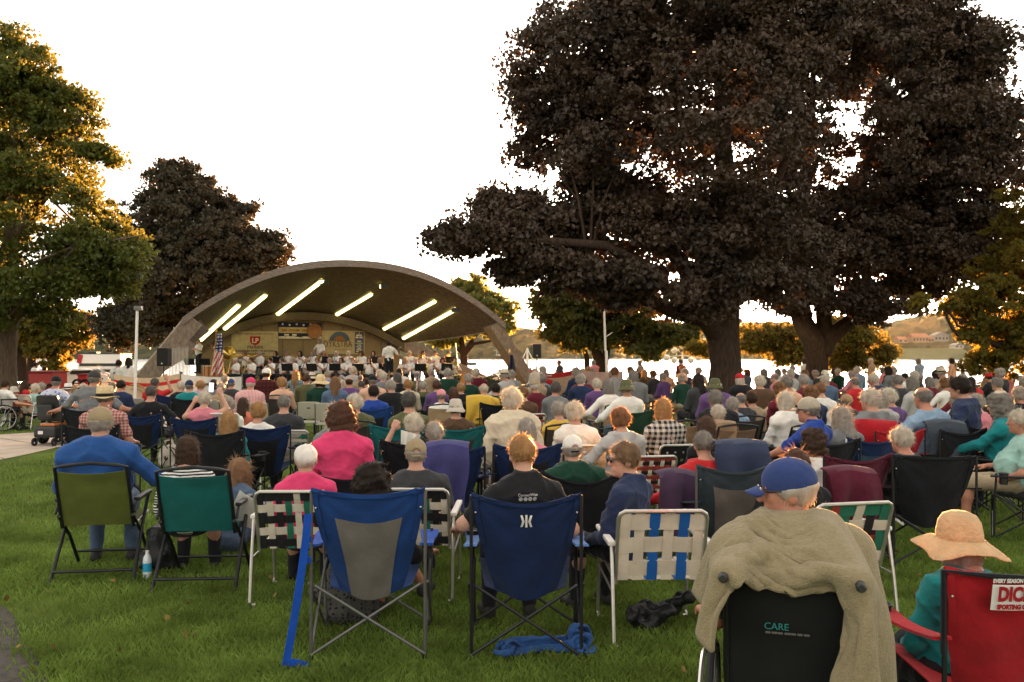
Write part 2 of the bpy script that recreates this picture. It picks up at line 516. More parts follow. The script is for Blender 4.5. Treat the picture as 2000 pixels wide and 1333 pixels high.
# paths
m_conc = mat("path_concrete", (0.50, 0.40, 0.32), 0.9, 0, 0.16, 2.2, 0.3, 60, 0.1)
m_asph = mat("path_asphalt", (0.085, 0.072, 0.065), 0.9, 0, 0.35, 14, 0.8, 90, 0.2)
def strip(name, cl, wd, m, z=0.008):
    b = MB(); k = len(cl); V = []
    for i in range(k):
        a, c = Vector((*cl[max(i - 1, 0)], 0)), Vector((*cl[min(i + 1, k - 1)], 0))
        n = (c - a).normalized(); n = Vector((-n.y, n.x, 0)); p = Vector((*cl[i], 0))
        for sgn in (1, -1):
            q = p + n * sgn * wd / 2; V.append((q.x, q.y, ground_z(q.x, q.y) + z))
    b.v = V; b.f = [(2 * i, 2 * i + 1, 2 * i + 3, 2 * i + 2) for i in range(k - 1)]; b.m = [0] * (k - 1)
    tag(b.build(name, m), kind="structure")
def smooth_line(p, n=8):
    out = []
    for i in range(len(p) - 1):
        p0, p1, p2, p3 = p[max(i - 1, 0)], p[i], p[i + 1], p[min(i + 2, len(p) - 1)]
        for t in np.linspace(0, 1, n, endpoint=False):
            out.append(tuple(0.5 * (2 * p1[a] + (p2[a] - p0[a]) * t + (2 * p0[a] - 5 * p1[a] + 4 * p2[a] - p3[a]) * t * t + (3 * p1[a] - p0[a] - 3 * p2[a] + p3[a]) * t ** 3) for a in (0, 1)))
    return out + [tuple(p[-1])]
NEAR_SIDE = smooth_line([(-12, 8.0), (-9.6, 11), (-8.75, 13), (-8.45, 14.94), (-8.5, 17), (-8.45, 18.8), (-8.1, 21), (-8.6, 26), (-10.2, 33), (-14, 40), (-24, 44)])
FAR_SIDE = smooth_line([(-22, 10.5), (-16, 14.5), (-13.6, 17), (-12.2, 18.4), (-11.2, 19.3), (-10.6, 20.2), (-10.3, 22), (-10.9, 27), (-12.6, 34), (-16, 42), (-25, 46.6)])
PATH = [((a[0] + b_[0]) / 2, (a[1] + b_[1]) / 2) for a, b_ in zip(NEAR_SIDE, FAR_SIDE)]
HALF = [math.hypot(a[0] - b_[0], a[1] - b_[1]) / 2 for a, b_ in zip(NEAR_SIDE, FAR_SIDE)]
pb = MB(); pb.v = [(x, y, ground_z(x, y) + .008) for a, b_ in zip(FAR_SIDE, NEAR_SIDE) for x, y in (a, b_)]; pb.f = [(2 * i, 2 * i + 1, 2 * i + 3, 2 * i + 2) for i in range(len(PATH) - 1)]; pb.m = [0] * len(pb.f)
tag(pb.build("path", m_conc), kind="structure")
jb = MB()
for i in range(3, len(PATH) - 2, 7):
    a, b_ = Vector((*FAR_SIDE[i], 0)), Vector((*NEAR_SIDE[i], 0)); a.z, b_.z = ground_z(a.x, a.y) + .0115, ground_z(b_.x, b_.y) + .0115; n_ = (b_ - a).normalized().cross(Vector((0, 0, 1))) * .012
    jb.add([a - n_, b_ - n_, b_ + n_, a + n_], [(0, 1, 2, 3)])
tag(jb.build("path_joints", mat("joint_dirt", (.12, .09, .07), .95)), kind="structure")
EDGE = smooth_line([(-1.75, 2.6), (-2.35, 4.7), (-2.9, 5.5), (-3.6, 6.35), (-5.5, 7.3), (-9, 8.2)])
strip("footway", [(x - 0.9, y - 0.6) for x, y in EDGE], 2.0, m_asph)
# parking apron at the far left
b = MB(); b.add([(-95, 62, ground_z(-60, 62) + .02), (-30, 62, ground_z(-30, 62) + .02), (-30, 92, ground_z(-30, 92) + .03), (-95, 92, ground_z(-60, 92) + .03)], [(0, 1, 2, 3)])
tag(b.build("parking_lot", m_asph), kind="structure")

# ------------------------------------------------------------------ grass blades on the near lawn
def grass_field():
    def region(n, y0, y1, x0, x1, h0, h1, wd):
        g = rng
        yy = y0 + (y1 - y0) * g.random(n) ** 1.0
        half = yy * 0.66 + .6
        xx = g.uniform(-1, 1, n) * half
        px = 1000 + xx / yy * F
        keep = np.ones(n, bool)
        P = np.array(PATH)
        for (cl, wdt) in ((P, np.array(HALF)), (np.array([(x - .9, y - .6) for x, y in EDGE]), np.full(len(EDGE), 0.93))):
            dmin = np.full(n, 9.0)
            for i in range(len(cl) - 1):
                a, bb = cl[i], cl[i + 1]; d = bb - a; t = np.clip(((xx - a[0]) * d[0] + (yy - a[1]) * d[1]) / (d @ d), 0, 1)
                dmin = np.minimum(dmin, np.hypot(xx - a[0] - t * d[0], yy - a[1] - t * d[1]) - (wdt[i] + (wdt[i + 1] - wdt[i]) * t))
            keep &= dmin > g.normal(size=n) * 0.05
        bare = np.exp(-(((xx + 3.2) / 0.6) ** 2 + ((yy - 6.0) / 0.8) ** 2))
        keep &= g.random(n) > bare * 0.85
        patch = 0.5 + 0.5 * np.sin(xx * 2.1 + 1.3 * np.sin(yy * 1.7)) * np.sin(yy * 2.6 + 1.1 * np.sin(xx * 1.9))
        xx, yy, patch = xx[keep], yy[keep], patch[keep]; n = len(xx)
        h = g.uniform(h0, h1, n) * (0.65 + 0.55 * patch); a = g.uniform(0, 6.283, n); ln = g.uniform(0.2, 0.9, n) * h
        b2 = g.uniform(0, 6.283, n)
        wx, wy = np.cos(a) * wd, np.sin(a) * wd
        lx, ly = np.cos(b2) * ln, np.sin(b2) * ln
        z0 = -0.005
        V = np.stack([np.stack([xx - wx, yy - wy, np.full(n, z0)], 1), np.stack([xx + wx, yy + wy, np.full(n, z0)], 1),
                      np.stack([xx + lx * .35 + wx * .7, yy + ly * .35 + wy * .7, h * .6], 1), np.stack([xx + lx, yy + ly, h], 1)], 1).reshape(-1, 3)
        return V, np.arange(4 * n).reshape(-1, 4)
    A = region(185000, 3.4, 9.0, 0, 0, 0.030, 0.058, 0.0030)
    B = region(68000, 9.0, 20.0, 0, 0, 0.04, 0.075, 0.007)
    V = np.concatenate([A[0], B[0]]); Q = np.concatenate([A[1], B[1] + len(A[0])])
    me = mesh_np("grass", V, Q, False)
    m = mat("grass_blade", (0.175, 0.25, 0.05), 0.6, 0, 0.4, 2.2, 0, 1, 0.2, trans=0.4, col2=(0.092, 0.13, 0.022))
    tag(link("grass", me, m), kind="stuff")
grass_field()
def fallen_leaves(n=170):
    y = rng.uniform(3.7, 13, n); x = rng.uniform(-1, 1, n) * y * .6
    V, Q = leaf_mesh(np.stack([x, y, rng.uniform(.03, .06, n)], 1), .05, rng)
    tag(link("fallen_leaves", mesh_np("fallen_leaves", V, Q, False), mat("leaf_dry", (.20, .12, .035), .8, 0, .5, 3, col2=(.09, .045, .015))), kind="stuff")

# ------------------------------------------------------------------ trees
HOLES = [(1461, 610, 23, 20), (1503, 624, 46, 20), (1078, 345, 32, 34), (1590, 612, 11, 42), (1800, 628, 50, 14), (1290, 622, 16, 12), (1590, 150, 16, 22), (1660, 205, 20, 10), (1600, 330, 9, 14), (1250, 330, 14, 9)]
def leaf_mesh(cent, size, gg, aspect=0.8):
    n = len(cent)
    d = gg.normal(size=(n, 3)); d[:, 2] -= 0.45; d /= np.linalg.norm(d, axis=1)[:, None]
    u = gg.normal(size=(n, 3)); u -= d * (u * d).sum(1)[:, None]; u /= np.linalg.norm(u, axis=1)[:, None]
    nn = np.cross(d, u)
    s = size * gg.uniform(0.6, 1.25, n)[:, None]
    V = np.stack([cent - d * s * .5, cent + u * s * aspect * .5 - d * s * .08 + nn * s * .12, cent + d * s * .55, cent - u * s * aspect * .5 - d * s * .08 + nn * s * .12], 1).reshape(-1, 3)
    return V, np.arange(4 * n).reshape(-1, 4)
fallen_leaves()
def crown_points(ells, ncl, per, spread, gg, shell=0.5, ragged=0.15, holes=()):
    """lobes on the crown's shell, leafy sprays on the top and outside of each lobe, leaves within each spray"""
    vol = np.array([(e[1][0] * e[1][1] * e[1][2]) ** 0.7 for e in ells]); vol /= vol.sum()
    nl = max(len(ells) * 4, int(ncl / 4.6))
    pick = np.concatenate([np.repeat(np.arange(len(ells)), 2), gg.choice(len(ells), nl - 2 * len(ells), p=vol)])
    c = np.array([ells[i][0] for i in pick]); r = np.array([ells[i][1] for i in pick])
    d = gg.normal(size=(nl, 3)); d /= np.linalg.norm(d, axis=1)[:, None]
    rad = (shell ** 3 + (1 - shell ** 3) * gg.random(nl)) ** (1 / 3.)
    R_l = np.minimum(spread * 2.6 * gg.uniform(.55, 1.25, nl), r.min(1) * .75)
    lobe = c + d * np.maximum(r - R_l[:, None] * .55, r * .3) * rad[:, None]
    li = np.repeat(np.arange(nl), gg.integers(7, 12, nl))
    n = gg.normal(size=(len(li), 3)) + d[li] * .9 + np.array([0, 0, .45]); n /= np.linalg.norm(n, axis=1)[:, None]
    cl = lobe[li] + n * (R_l[li] * gg.uniform(.45 - .2 * ragged, 1.05 + ragged, len(li)))[:, None] * np.array([1, 1, .72])
    k = gg.integers(int(per * .5), int(per * 1.5), len(li))
    rep = np.repeat(np.arange(len(li)), k)
    q = gg.normal(size=(len(rep), 3)); q /= np.linalg.norm(q, axis=1)[:, None]
    q *= gg.random(len(rep))[:, None] ** .5
    sp = spread * gg.uniform(0.55, 1.35, len(li))[rep][:, None]
    pts = cl[rep] + q * sp * np.array([1, 1, .5])
    pts[:, 2] -= 0.35 * np.hypot(q[:, 0], q[:, 1]) ** 2 * sp[:, 0]
    if holes:
        f = pts[:, 1] * _cp + (pts[:, 2] - EYE) * _sp; u = -pts[:, 1] * _sp + (pts[:, 2] - EYE) * _cp
        X, Y = 1000 + F * pts[:, 0] / f, 666.5 - F * u / f
        keep = np.ones(len(pts), bool)
        for hx, hy, hr, hs in holes:
            th = np.arctan2((Y - hy) / hs, (X - hx) / hr)
            wob = 1 + .38 * np.sin(2 * th + hx) + .30 * np.sin(5 * th + hy) + .18 * np.sin(9 * th)
            keep &= np.hypot((X - hx) / hr, (Y - hy) / hs) > np.maximum(wob, .2) * gg.uniform(.35, 1.25, len(pts))
        pts = pts[keep]
    return cl, pts
def E(px, py, rx, ry, Y, ryd=None):
    """a lobe of a crown: centre and radii in metres from its place in the photo at distance Y"""
    c = at(px, py, Y); k = Y / F
    a, b = rx * k, ry * k
    return (np.array(c), np.array([a, ryd if ryd else 0.8 * a + 0.2 * b, b]))
def tree(name, label, base, stems, ells, ncl, per, spread, leaf, lm, bm, seed, group="trees in the park", shell=0.5, holes=(), twigs=40, twig_r=0.03, aspect=0.8, ragged=0.18):
    gg = np.random.default_rng(seed)
    o = empty(name, base, 0, label, "tree", group)
    bx, by, bz = base
    t = MB()
    for pts, rr in stems[:1]:
        t.tube([(p[0] - bx, p[1] - by, p[2] - bz) for p in pts], rr, 14)
    t.build("trunk", bm, o, True)
    for pts, rr in stems[1:]:
        q = MB(); q.tube([(p[0] - bx, p[1] - by, p[2] - bz) for p in pts], rr, 10); q.build("limb", bm, o, True)
    cl, pts = crown_points(ells, ncl, per, spread, gg, shell, ragged, holes)
    V, Q = leaf_mesh(pts - np.array(base), leaf, gg, aspect)
    link("crown", mesh_np("crown", V, Q, False), lm, o)
    ends = [np.array(p[0][-1]) for p in stems] + [np.array(p[0][len(p[0]) // 2]) for p in stems[1:]]
    tw = MB()
    sel = gg.choice(len(cl), min(twigs, len(cl)), replace=False)
    for i in sel:
        e = min(ends, key=lambda q: np.linalg.norm(q - cl[i])); mid = (e + cl[i]) / 2 + gg.normal(size=3) * 0.25 + np.array([0, 0, .2])
        L = np.linalg.norm(e - cl[i])
        tw.tube([Vector(e) - Vector(base), Vector(mid) - Vector(base), Vector(cl[i]) - Vector(base)], [twig_r * (1 + L * .25), twig_r * (.7 + L * .1), twig_r * .4], 5)
    if sel.size: tw.build("twigs", bm, o, True)
    return o
m_bark = mat("bark_dark", (0.055, 0.036, 0.026), 0.95, 0, 0.4, 9, 0.9, 14, 0.05, stretch=(3, 3, 0.5))
m_bark2 = mat("bark_grey", (0.12, 0.085, 0.06), 0.95, 0, 0.35, 9, 0.9, 14, 0.05, stretch=(3, 3, 0.5))
m_purple = mat("leaf_purple", (0.066, 0.040, 0.025), 0.5, 0, 0.5, 0.7, 0, 1, 0.3, trans=0.14, tcol=(0.06, 0.032, 0.014), col2=(0.030, 0.022, 0.015))
m_copper = mat("leaf_copper", (0.052, 0.042, 0.025), 0.6, 0, 0.4, 0.5, 0, 1, 0.25, trans=0.2, tcol=(0.07, 0.045, 0.02), col2=(0.032, 0.030, 0.018))
m_green = mat("leaf_green", (0.085, 0.095, 0.014), 0.5, 0, 0.4, 0.55, 0, 1, 0.3, trans=0.4, tcol=(0.15, 0.135, 0.02), col2=(0.05, 0.072, 0.012))
m_gold = mat("leaf_gold", (0.13, 0.105, 0.016), 0.55, 0, 0.4, 0.9, 0, 1, 0.25, trans=0.45, tcol=(0.24, 0.16, 0.025), col2=(0.08, 0.08, 0.012))
m_olive = mat("leaf_olive", (0.065, 0.072, 0.016), 0.55, 0, 0.4, 0.9, 0, 1, 0.25, trans=0.4, tcol=(0.16, 0.13, 0.02), col2=(0.035, 0.045, 0.01))

D1, D2 = 24.0, 31.0
def T(px, py, d): return tuple(at(px, py, d))
b1 = (at(1412, 800, D1).x, D1, 0.0)
tree("purple_maple", "huge dark purple-leaved maple with thick leaning trunk, sun low beside it", b1,
     [([(b1[0], D1, -.1), T(1414, 770, D1), T(1418, 715, D1), T(1413, 670, D1), T(1408, 630, D1), T(1415, 560, D1), T(1425, 420, D1), T(1410, 250, D1), T(1400, 80, D1)], [.62, .46, .41, .42, .48, .42, .3, .2, .08]),
      ([T(1408, 655, D1), T(1375, 622, D1 - .5), T(1310, 606, D1 - 1), T(1240, 570, D1 - 1.5), T(1150, 520, D1 - 2)], [.36, .26, .2, .14, .06]),
      ([T(1405, 620, D1), T(1320, 500, D1 + 1), T(1220, 380, D1 + 2), T(1130, 250, D1 + 2)], [.3, .22, .14, .05]),
      ([T(1425, 560, D1), T(1490, 420, D1 - 1), T(1560, 250, D1 - 2)], [.26, .16, .06]),
      ([T(1300, 540, D1 - 1), T(1180, 480, D1 - 2), T(1060, 470, D1 - 3), T(930, 470, D1 - 3)], [.16, .12, .09, .04])],
     [E(1330, 240, 300, 300, D1), E(1180, 130, 170, 160, D1), E(1110, 250, 110, 130, D1), E(1060, 120, 60, 80, D1), E(1040, 205, 48, 60, D1), E(1250, 470, 200, 110, D1), E(1150, 400, 110, 60, D1), E(1420, 480, 210, 130, D1), E(1380, 30, 260, 120, D1),
      E(950, 450, 100, 60, D1 - 2, 2), E(885, 470, 40, 32, D1 - 2, 1), E(1040, 470, 90, 75, D1 - 2, 2), E(960, 400, 60, 32, D1 - 2, 1), E(990, 530, 45, 28, D1 - 2, 1), E(1110, 520, 100, 60, D1 - 2, 2.2), E(1030, 420, 50, 50, D1 - 2, 1.2), E(1290, 585, 110, 32, D1 - 1, 2), E(1380, 585, 110, 36, D1 - 1.5, 2), E(1490, 560, 90, 42, D1 - 1.5, 2), E(1190, 555, 90, 40, D1 - 2, 2)],
     1500, 76, 0.46, 0.13, m_purple, m_bark, 21, shell=0.45, holes=HOLES, twigs=90)
b2 = (at(1592, 760, D2).x, D2, 0.0)
tree("forked_maple", "dark purple maple with V-forked trunk standing at the lakeside right of the thick trunk", b2,
     [([(b2[0], D2, -.1), T(1594, 740, D2), T(1597, 705, D2), T(1594, 672, D2), T(1568, 630, D2), T(1552, 580, D2), T(1560, 450, D2), T(1580, 300, D2), T(1590, 120, D2)], [.56, .40, .36, .42, .34, .36, .28, .2, .08]),
      ([T(1604, 690, D2), T(1618, 660, D2), T(1660, 628, D2), T(1710, 590, D2), T(1770, 520, D2), T(1830, 440, D2)], [.36, .32, .24, .2, .14, .06]),
      ([T(1612, 670, D2), T(1608, 610, D2), T(1622, 520, D2), T(1680, 380, D2), T(1720, 220, D2)], [.28, .26, .24, .18, .06]),
      ([T(1655, 632, D2), T(1705, 622, D2 - 1), T(1760, 600, D2 - 1)], [.12, .09, .04])],
     [E(1690, 240, 270, 260, D2), E(1600, 80, 280, 120, D2), E(1850, 330, 130, 190, D2), E(1920, 260, 62, 110, D2), E(1870, 140, 80, 80, D2), E(1780, 60, 90, 80, D2), E(1780, 480, 190, 100, D2), E(1600, 480, 180, 110, D2), E(1660, 570, 110, 40, D2), E(1550, 580, 80, 30, D2), E(1900, 480, 90, 80, D2), E(1780, 570, 60, 34, D2), E(1640, 590, 70, 26, D2 - 1, 2), E(1720, 600, 60, 26, D2 - 1, 2)],
     1500, 76, 0.52, 0.155, m_purple, m_bark, 22, shell=0.42, holes=HOLES, twigs=90)
b3 = (at(8, 760, 27).x, 27.0, 0.0)
tree("green_maple", "tall yellow-green maple at the left edge of the lawn", b3,
     [([(b3[0], 27, -.1), T(8, 700, 27), T(14, 640, 27), T(20, 500, 27), T(30, 300, 27), T(20, 120, 27)], [.42, .34, .3, .24, .16, .05]),
      ([T(12, 640, 27), T(70, 560, 26), T(150, 480, 25.5), T(220, 470, 25)], [.2, .15, .1, .04]),
      ([T(20, 480, 27), T(90, 380, 27), T(150, 270, 27)], [.18, .12, .05]),
      ([T(18, 520, 27), T(-70, 420, 27), T(-150, 300, 27)], [.18, .12, .05])],
     [E(30, 215, 120, 130, 27), E(20, 110, 60, 60, 27), E(125, 225, 62, 50, 27), E(70, 180, 80, 60, 27), E(60, 330, 140, 70, 27), E(180, 300, 38, 26, 26, 1), E(70, 440, 170, 90, 26.5), E(190, 480, 80, 60, 26), E(230, 500, 45, 45, 25.5, 1), E(60, 545, 180, 60, 26), E(170, 570, 75, 45, 26), E(-110, 300, 170, 260, 28), E(20, 610, 120, 36, 26, 2)],
     1050, 66, 0.44, 0.13, m_green, m_bark2, 23, shell=0.5, twigs=70)
b4 = (at(400, 730, 60).x, 60.0, ground_z(-20, 60))
tree("copper_beech", "dark copper beech with rounded pointed crown behind the band shell", b4,
     [([b4, T(400, 600, 60), T(385, 420, 60), T(360, 320, 60)], [.6, .45, .25, .08])],
     [E(345, 365, 75, 55, 60), E(370, 430, 125, 70, 60), E(400, 500, 150, 70, 60), E(390, 570, 170, 70, 60), E(300, 500, 70, 60, 60), E(480, 480, 80, 40, 60), E(330, 640, 130, 55, 60), E(260, 640, 70, 40, 59), E(520, 490, 45, 22, 60, 2)],
     1500, 36, 0.58, 0.26, m_copper, m_bark, 24, shell=0.6, twigs=10)
b5 = (at(907, 735, 55).x, 55.0, ground_z(-3, 55))
tree("small_lakeside_tree", "small airy light green tree right of the band shell roof", b5,
     [([b5, T(906, 700, 55), T(903, 675, 55), T(896, 650, 55), T(905, 600, 55)], [.3, .22, .18, .12, .05]),
      ([T(906, 695, 55), T(925, 672, 55), T(950, 668, 55), T(975, 662, 55)], [.16, .12, .08, .04]),
      ([T(906, 690, 55), T(930, 655, 55), T(940, 600, 55)], [.15, .11, .04]), ([T(903, 690, 55), T(880, 668, 55), T(862, 655, 55)], [.12, .08, .03])],
     [E(930, 605, 68, 40, 55), E(920, 560, 45, 22, 55), E(970, 640, 45, 18, 55), E(870, 655, 40, 22, 55), E(905, 640, 55, 26, 55), E(860, 640, 30, 20, 54), E(985, 600, 25, 30, 55)],
     300, 30, 0.5, 0.26, mat("leaf_light", (0.10, 0.115, 0.03), 0.55, 0, 0.3, 0.9, 0, 1, 0.25, trans=0.5, tcol=(0.30, 0.27, 0.06)), m_bark, 25, shell=0.4, twigs=24, twig_r=0.025)
b6 = (at(1170, 745, 47).x, 47.0, ground_z(5, 47))
tree("multi_stem_tree", "dense olive-green tree with paired stems behind the leaning white flagpole", b6,
     [([b6, T(1172, 710, 47), T(1166, 690, 47), T(1158, 670, 47), T(1165, 600, 47)], [.36, .3, .26, .2, .08]),
      ([T(1176, 735, 47), T(1184, 690, 47), T(1188, 650, 47), T(1195, 590, 47)], [.24, .2, .16, .06]),
      ([T(1148, 740, 48), T(1146, 700, 48), T(1138, 670, 48), T(1110, 640, 48)], [.16, .14, .11, .05])],
     [E(1095, 600, 45, 60, 47), E(1080, 640, 32, 34, 47), E(1140, 590, 70, 60, 47), E(1190, 600, 70, 70, 47), E(1130, 655, 65, 30, 47), E(1215, 650, 55, 34, 47), E(1260, 650, 50, 26, 46), E(1240, 600, 50, 40, 46), E(1300, 655, 50, 22, 45), E(1340, 648, 32, 18, 45), E(1270, 680, 30, 14, 45)],
     760, 40, 0.44, 0.22, m_olive, m_bark, 26, shell=0.3, ragged=.5, holes=HOLES, twigs=30)
b7 = (at(1604, 742, 42).x, 42.0, ground_z(14, 42))
tree("golden_lakeside_tree", "low golden backlit tree at the water between and beside the maple trunks", b7,
     [([b7, T(1606, 700, 42), T(1600, 660, 42), T(1580, 620, 42)], [.2, .16, .12, .05]), ([T(1604, 690, 42), T(1560, 670, 42), T(1500, 660, 42)], [.1, .07, .03]), ([T(1604, 690, 42), T(1650, 660, 42), T(1700, 660, 42)], [.1, .07, .03])],
     [E(1500, 655, 52, 26, 41), E(1530, 685, 40, 20, 41), E(1480, 672, 30, 16, 41), E(1560, 690, 24, 24, 41), E(1660, 665, 55, 26, 42), E(1700, 690, 40, 22, 42), E(1660, 705, 45, 16, 42), E(1645, 640, 34, 16, 42), E(1365, 680, 16, 14, 41)],
     560, 30, 0.36, 0.16, m_gold, m_bark, 27, shell=0.0, ragged=.8, holes=HOLES, twigs=30, twig_r=0.015)
b8 = (at(2100, 790, 26).x, 26.0, 0.0)
tree("overhanging_tree", "yellow-green tree at the far right with crooked limbs drooping over the crowd", b8,
     [([b8, T(2080, 640, 26), T(2050, 480, 26), T(2030, 300, 26)], [.4, .3, .22, .08]),
      ([T(2075, 640, 26), T(2030, 690, 25.6), T(1960, 678, 25.3), T(1915, 664, 25.2), T(1885, 662, 25.1), T(1862, 645, 25), T(1850, 622, 25), T(1845, 608, 25)], [.16, .12, .085, .075, .065, .055, .04, .03]),
      ([T(1940, 632, 25.2), T(1895, 634, 25.1), T(1880, 640, 25.1), T(1870, 637, 25), T(1862, 620, 25), T(1848, 606, 25), T(1840, 590, 25)], [.05, .045, .04, .035, .035, .04, .02]),
      ([T(1862, 622, 25), T(1900, 632, 25.2), T(1960, 640, 25.2)], [.04, .035, .02])],
     [E(1960, 600, 90, 50, 25.5, 1.4), E(1970, 650, 90, 28, 25.3, 1.2), E(1920, 690, 60, 22, 25.3, .9), E(1960, 720, 80, 22, 25.4, .9), E(2030, 640, 80, 80, 26), E(1840, 590, 60, 20, 25.2, .8), E(1990, 520, 70, 60, 26, 1.5), E(1900, 570, 60, 30, 25.6, 1.2), E(2080, 450, 110, 140, 27), E(1905, 655, 34, 14, 25.2, .5)],
     900, 30, 0.24, 0.125, mat("leaf_yellowgreen", (0.12, 0.10, 0.014), 0.55, 0, 0.4, 0.9, 0, 1, 0.25, trans=0.5, tcol=(0.32, 0.20, 0.025), col2=(0.05, 0.06, 0.01)), m_bark, 28, shell=0.0, ragged=.6, twigs=40, twig_r=0.012)
b9 = (at(62, 745, 64).x, 64.0, ground_z(-34, 64))
tree("golden_tree", "golden-leaved tree behind the red carts at far left", b9,
     [([b9, T(62, 690, 64), T(66, 640, 64), T(70, 610, 64)], [.34, .28, .2, .08]), ([T(45, 745, 66), T(40, 690, 66), T(36, 630, 66)], [.5, .42, .3])],
     [E(90, 640, 60, 36, 64), E(130, 660, 34, 34, 64), E(95, 690, 36, 24, 63), E(30, 650, 60, 30, 65), E(110, 715, 24, 10, 63), E(160, 640, 26, 22, 63)],
     340, 36, 0.55, 0.28, m_gold, m_bark, 29, shell=0.1, ragged=.6, twigs=16)
# ------------------------------------------------------------------ the band shell
AL = R(25.0)
TD, ND = Vector((math.cos(AL), math.sin(AL), 0)), Vector((math.sin(AL), -math.cos(AL), 0))   # along the front; towards the audience
FC, BC = Vector((-7.3, 42.0, 0)), Vector((-11.2, 48.0, 0))
HF, HB = 7.7, 5.4
def shell_pt(u, v, dz=0.0):
    """underside of the vault: u -1..1 across, v 0 front .. 1 back"""
    zf = 5.88 - 2.84 * abs(u) ** 2.2
    zb = 3.96 - 1.62 * abs(u) ** 2.1
    p = (FC + TD * HF * u) * (1 - v) + (BC + TD * HB * u) * v
    p.z = zf * (1 - v) + zb * v - 0.12 * math.sin(math.pi * v) + dz
    return p
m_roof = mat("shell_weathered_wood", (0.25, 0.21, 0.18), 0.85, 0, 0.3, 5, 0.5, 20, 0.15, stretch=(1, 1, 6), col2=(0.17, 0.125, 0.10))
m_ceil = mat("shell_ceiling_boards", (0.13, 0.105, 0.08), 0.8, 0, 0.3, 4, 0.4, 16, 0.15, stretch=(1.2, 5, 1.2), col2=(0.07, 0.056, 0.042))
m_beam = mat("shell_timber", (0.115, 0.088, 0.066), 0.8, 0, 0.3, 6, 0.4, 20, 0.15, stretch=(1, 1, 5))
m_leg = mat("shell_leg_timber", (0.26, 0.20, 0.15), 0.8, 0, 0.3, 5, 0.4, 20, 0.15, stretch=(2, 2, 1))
m_block = mat("shell_block_wall", (0.27, 0.205, 0.12), 0.85, 0, 0.1, 3, 0.3, 30, 0.1)
shell = empty("band_shell", FC, 0, "arched wooden band shell with rows of lit tubes over the stage", "band shell")
loc = lambda p: Vector(p) - FC
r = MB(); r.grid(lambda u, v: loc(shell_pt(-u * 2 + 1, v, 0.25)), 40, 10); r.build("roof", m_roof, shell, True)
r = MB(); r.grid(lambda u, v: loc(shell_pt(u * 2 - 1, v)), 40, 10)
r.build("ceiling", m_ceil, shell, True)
r = MB()
for v in (0.0, 1.0):
    o_ = -0.02 if v == 0 else 0.02
    r.grid(lambda u, t: loc(shell_pt(u * 2 - 1, v + o_ * 0, -0.04 + 0.32 * t)) + ND * (-o_ * 1.0), 40, 1, thick=0.10)
r.build("fascia", m_roof, shell)
for sgn in (-1, 1):
    r = MB(); r.grid(lambda u, t: loc(shell_pt(sgn, u, 0.25 * t)) + TD * sgn * 0.01, 8, 1, thick=0.06 * sgn); r.build("eave", m_roof, shell)
# inner beam along the back arch and the block wall below it
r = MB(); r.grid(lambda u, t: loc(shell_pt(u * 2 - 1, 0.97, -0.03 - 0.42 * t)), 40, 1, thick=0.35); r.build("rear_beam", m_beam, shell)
STAGE_Z = 0.30
r = MB(); r.grid(lambda u, t: loc(Vector((*(BC + TD * HB * (u * 2 - 1)).xy, STAGE_Z + (shell_pt(u * 2 - 1, 1.0).z - STAGE_Z) * t))), 40, 12, thick=0.25); r.build("rear_wall", m_block, shell)
j = MB()
for k in range(-4, 5):
    u = k / 5.0; p = BC + TD * HB * u + ND * 0.015
    ztop = shell_pt(u, 1.0).z
    j.box(loc(Vector((p.x, p.y, (STAGE_Z + ztop) / 2))), (0.03, 0.03, ztop - STAGE_Z), (0, 0, AL))
j.build("wall_joints", mat("joint_dark", (0.16, 0.12, 0.07), 0.9), shell)
def leg(a, b, w, h, m=m_leg):
    q = MB(); q.bar(loc(a), loc(b), w, h, up=ND); q.build("leg", m, shell, False, 0.03)
for sgn in (-1, 1):
    c = FC + TD * HF * sgn; g0 = FC + TD * (9.55 if sgn > 0 else 9.8) * sgn
    leg(Vector((c.x, c.y, 3.04)) + TD * -0.55 * sgn + Vector((0, 0, .22)) - ND * 0.56, Vector((g0.x, g0.y, -0.2)) - ND * 0.55, 0.60 if sgn > 0 else 0.78, 1.0)
leg(Vector((-6.6, 50.2, 2.55)), Vector((-0.6, 52.6, -0.4)), 0.7, 0.7)
leg(Vector((-16.2, 45.8, 2.3)), Vector((-19.6, 44.3, -0.2)), 0.7, 0.7)
# torn plank on the left eave
q = MB(); q.box(loc(at(384, 648, 40.2)), (0.9, 0.05, 0.7), (0.3, -0.7, AL)); q.build("loose_panel", m_roof, shell)

# stage floor: a low platform reaching out in front of the shell
m_stage = mat("stage_floor", (0.10, 0.08, 0.06), 0.7, 0, 0.2, 3)
m_sfront = mat("stage_front", (0.035, 0.03, 0.028), 0.8)
st = empty("stage", FC, 0, "low dark stage platform under the band shell", "stage")
def plan(t, n): p = FC + TD * t + ND * n; return p
q = MB()
c0 = [plan(-7.4, 4.6), plan(7.6, 3.4), plan(7.0, -2), plan(5.0, -7.0), plan(-8.3, -7.0), plan(-8.0, -2)]
q.add([loc(Vector((p.x, p.y, STAGE_Z))) for p in c0] + [loc(Vector((p.x, p.y, -0.2))) for p in c0], [(0, 1, 2, 3, 4, 5)] + [(i, i + 6, (i + 1) % 6 + 6, (i + 1) % 6) for i in range(6)])
q.build("platform", m_stage, st)

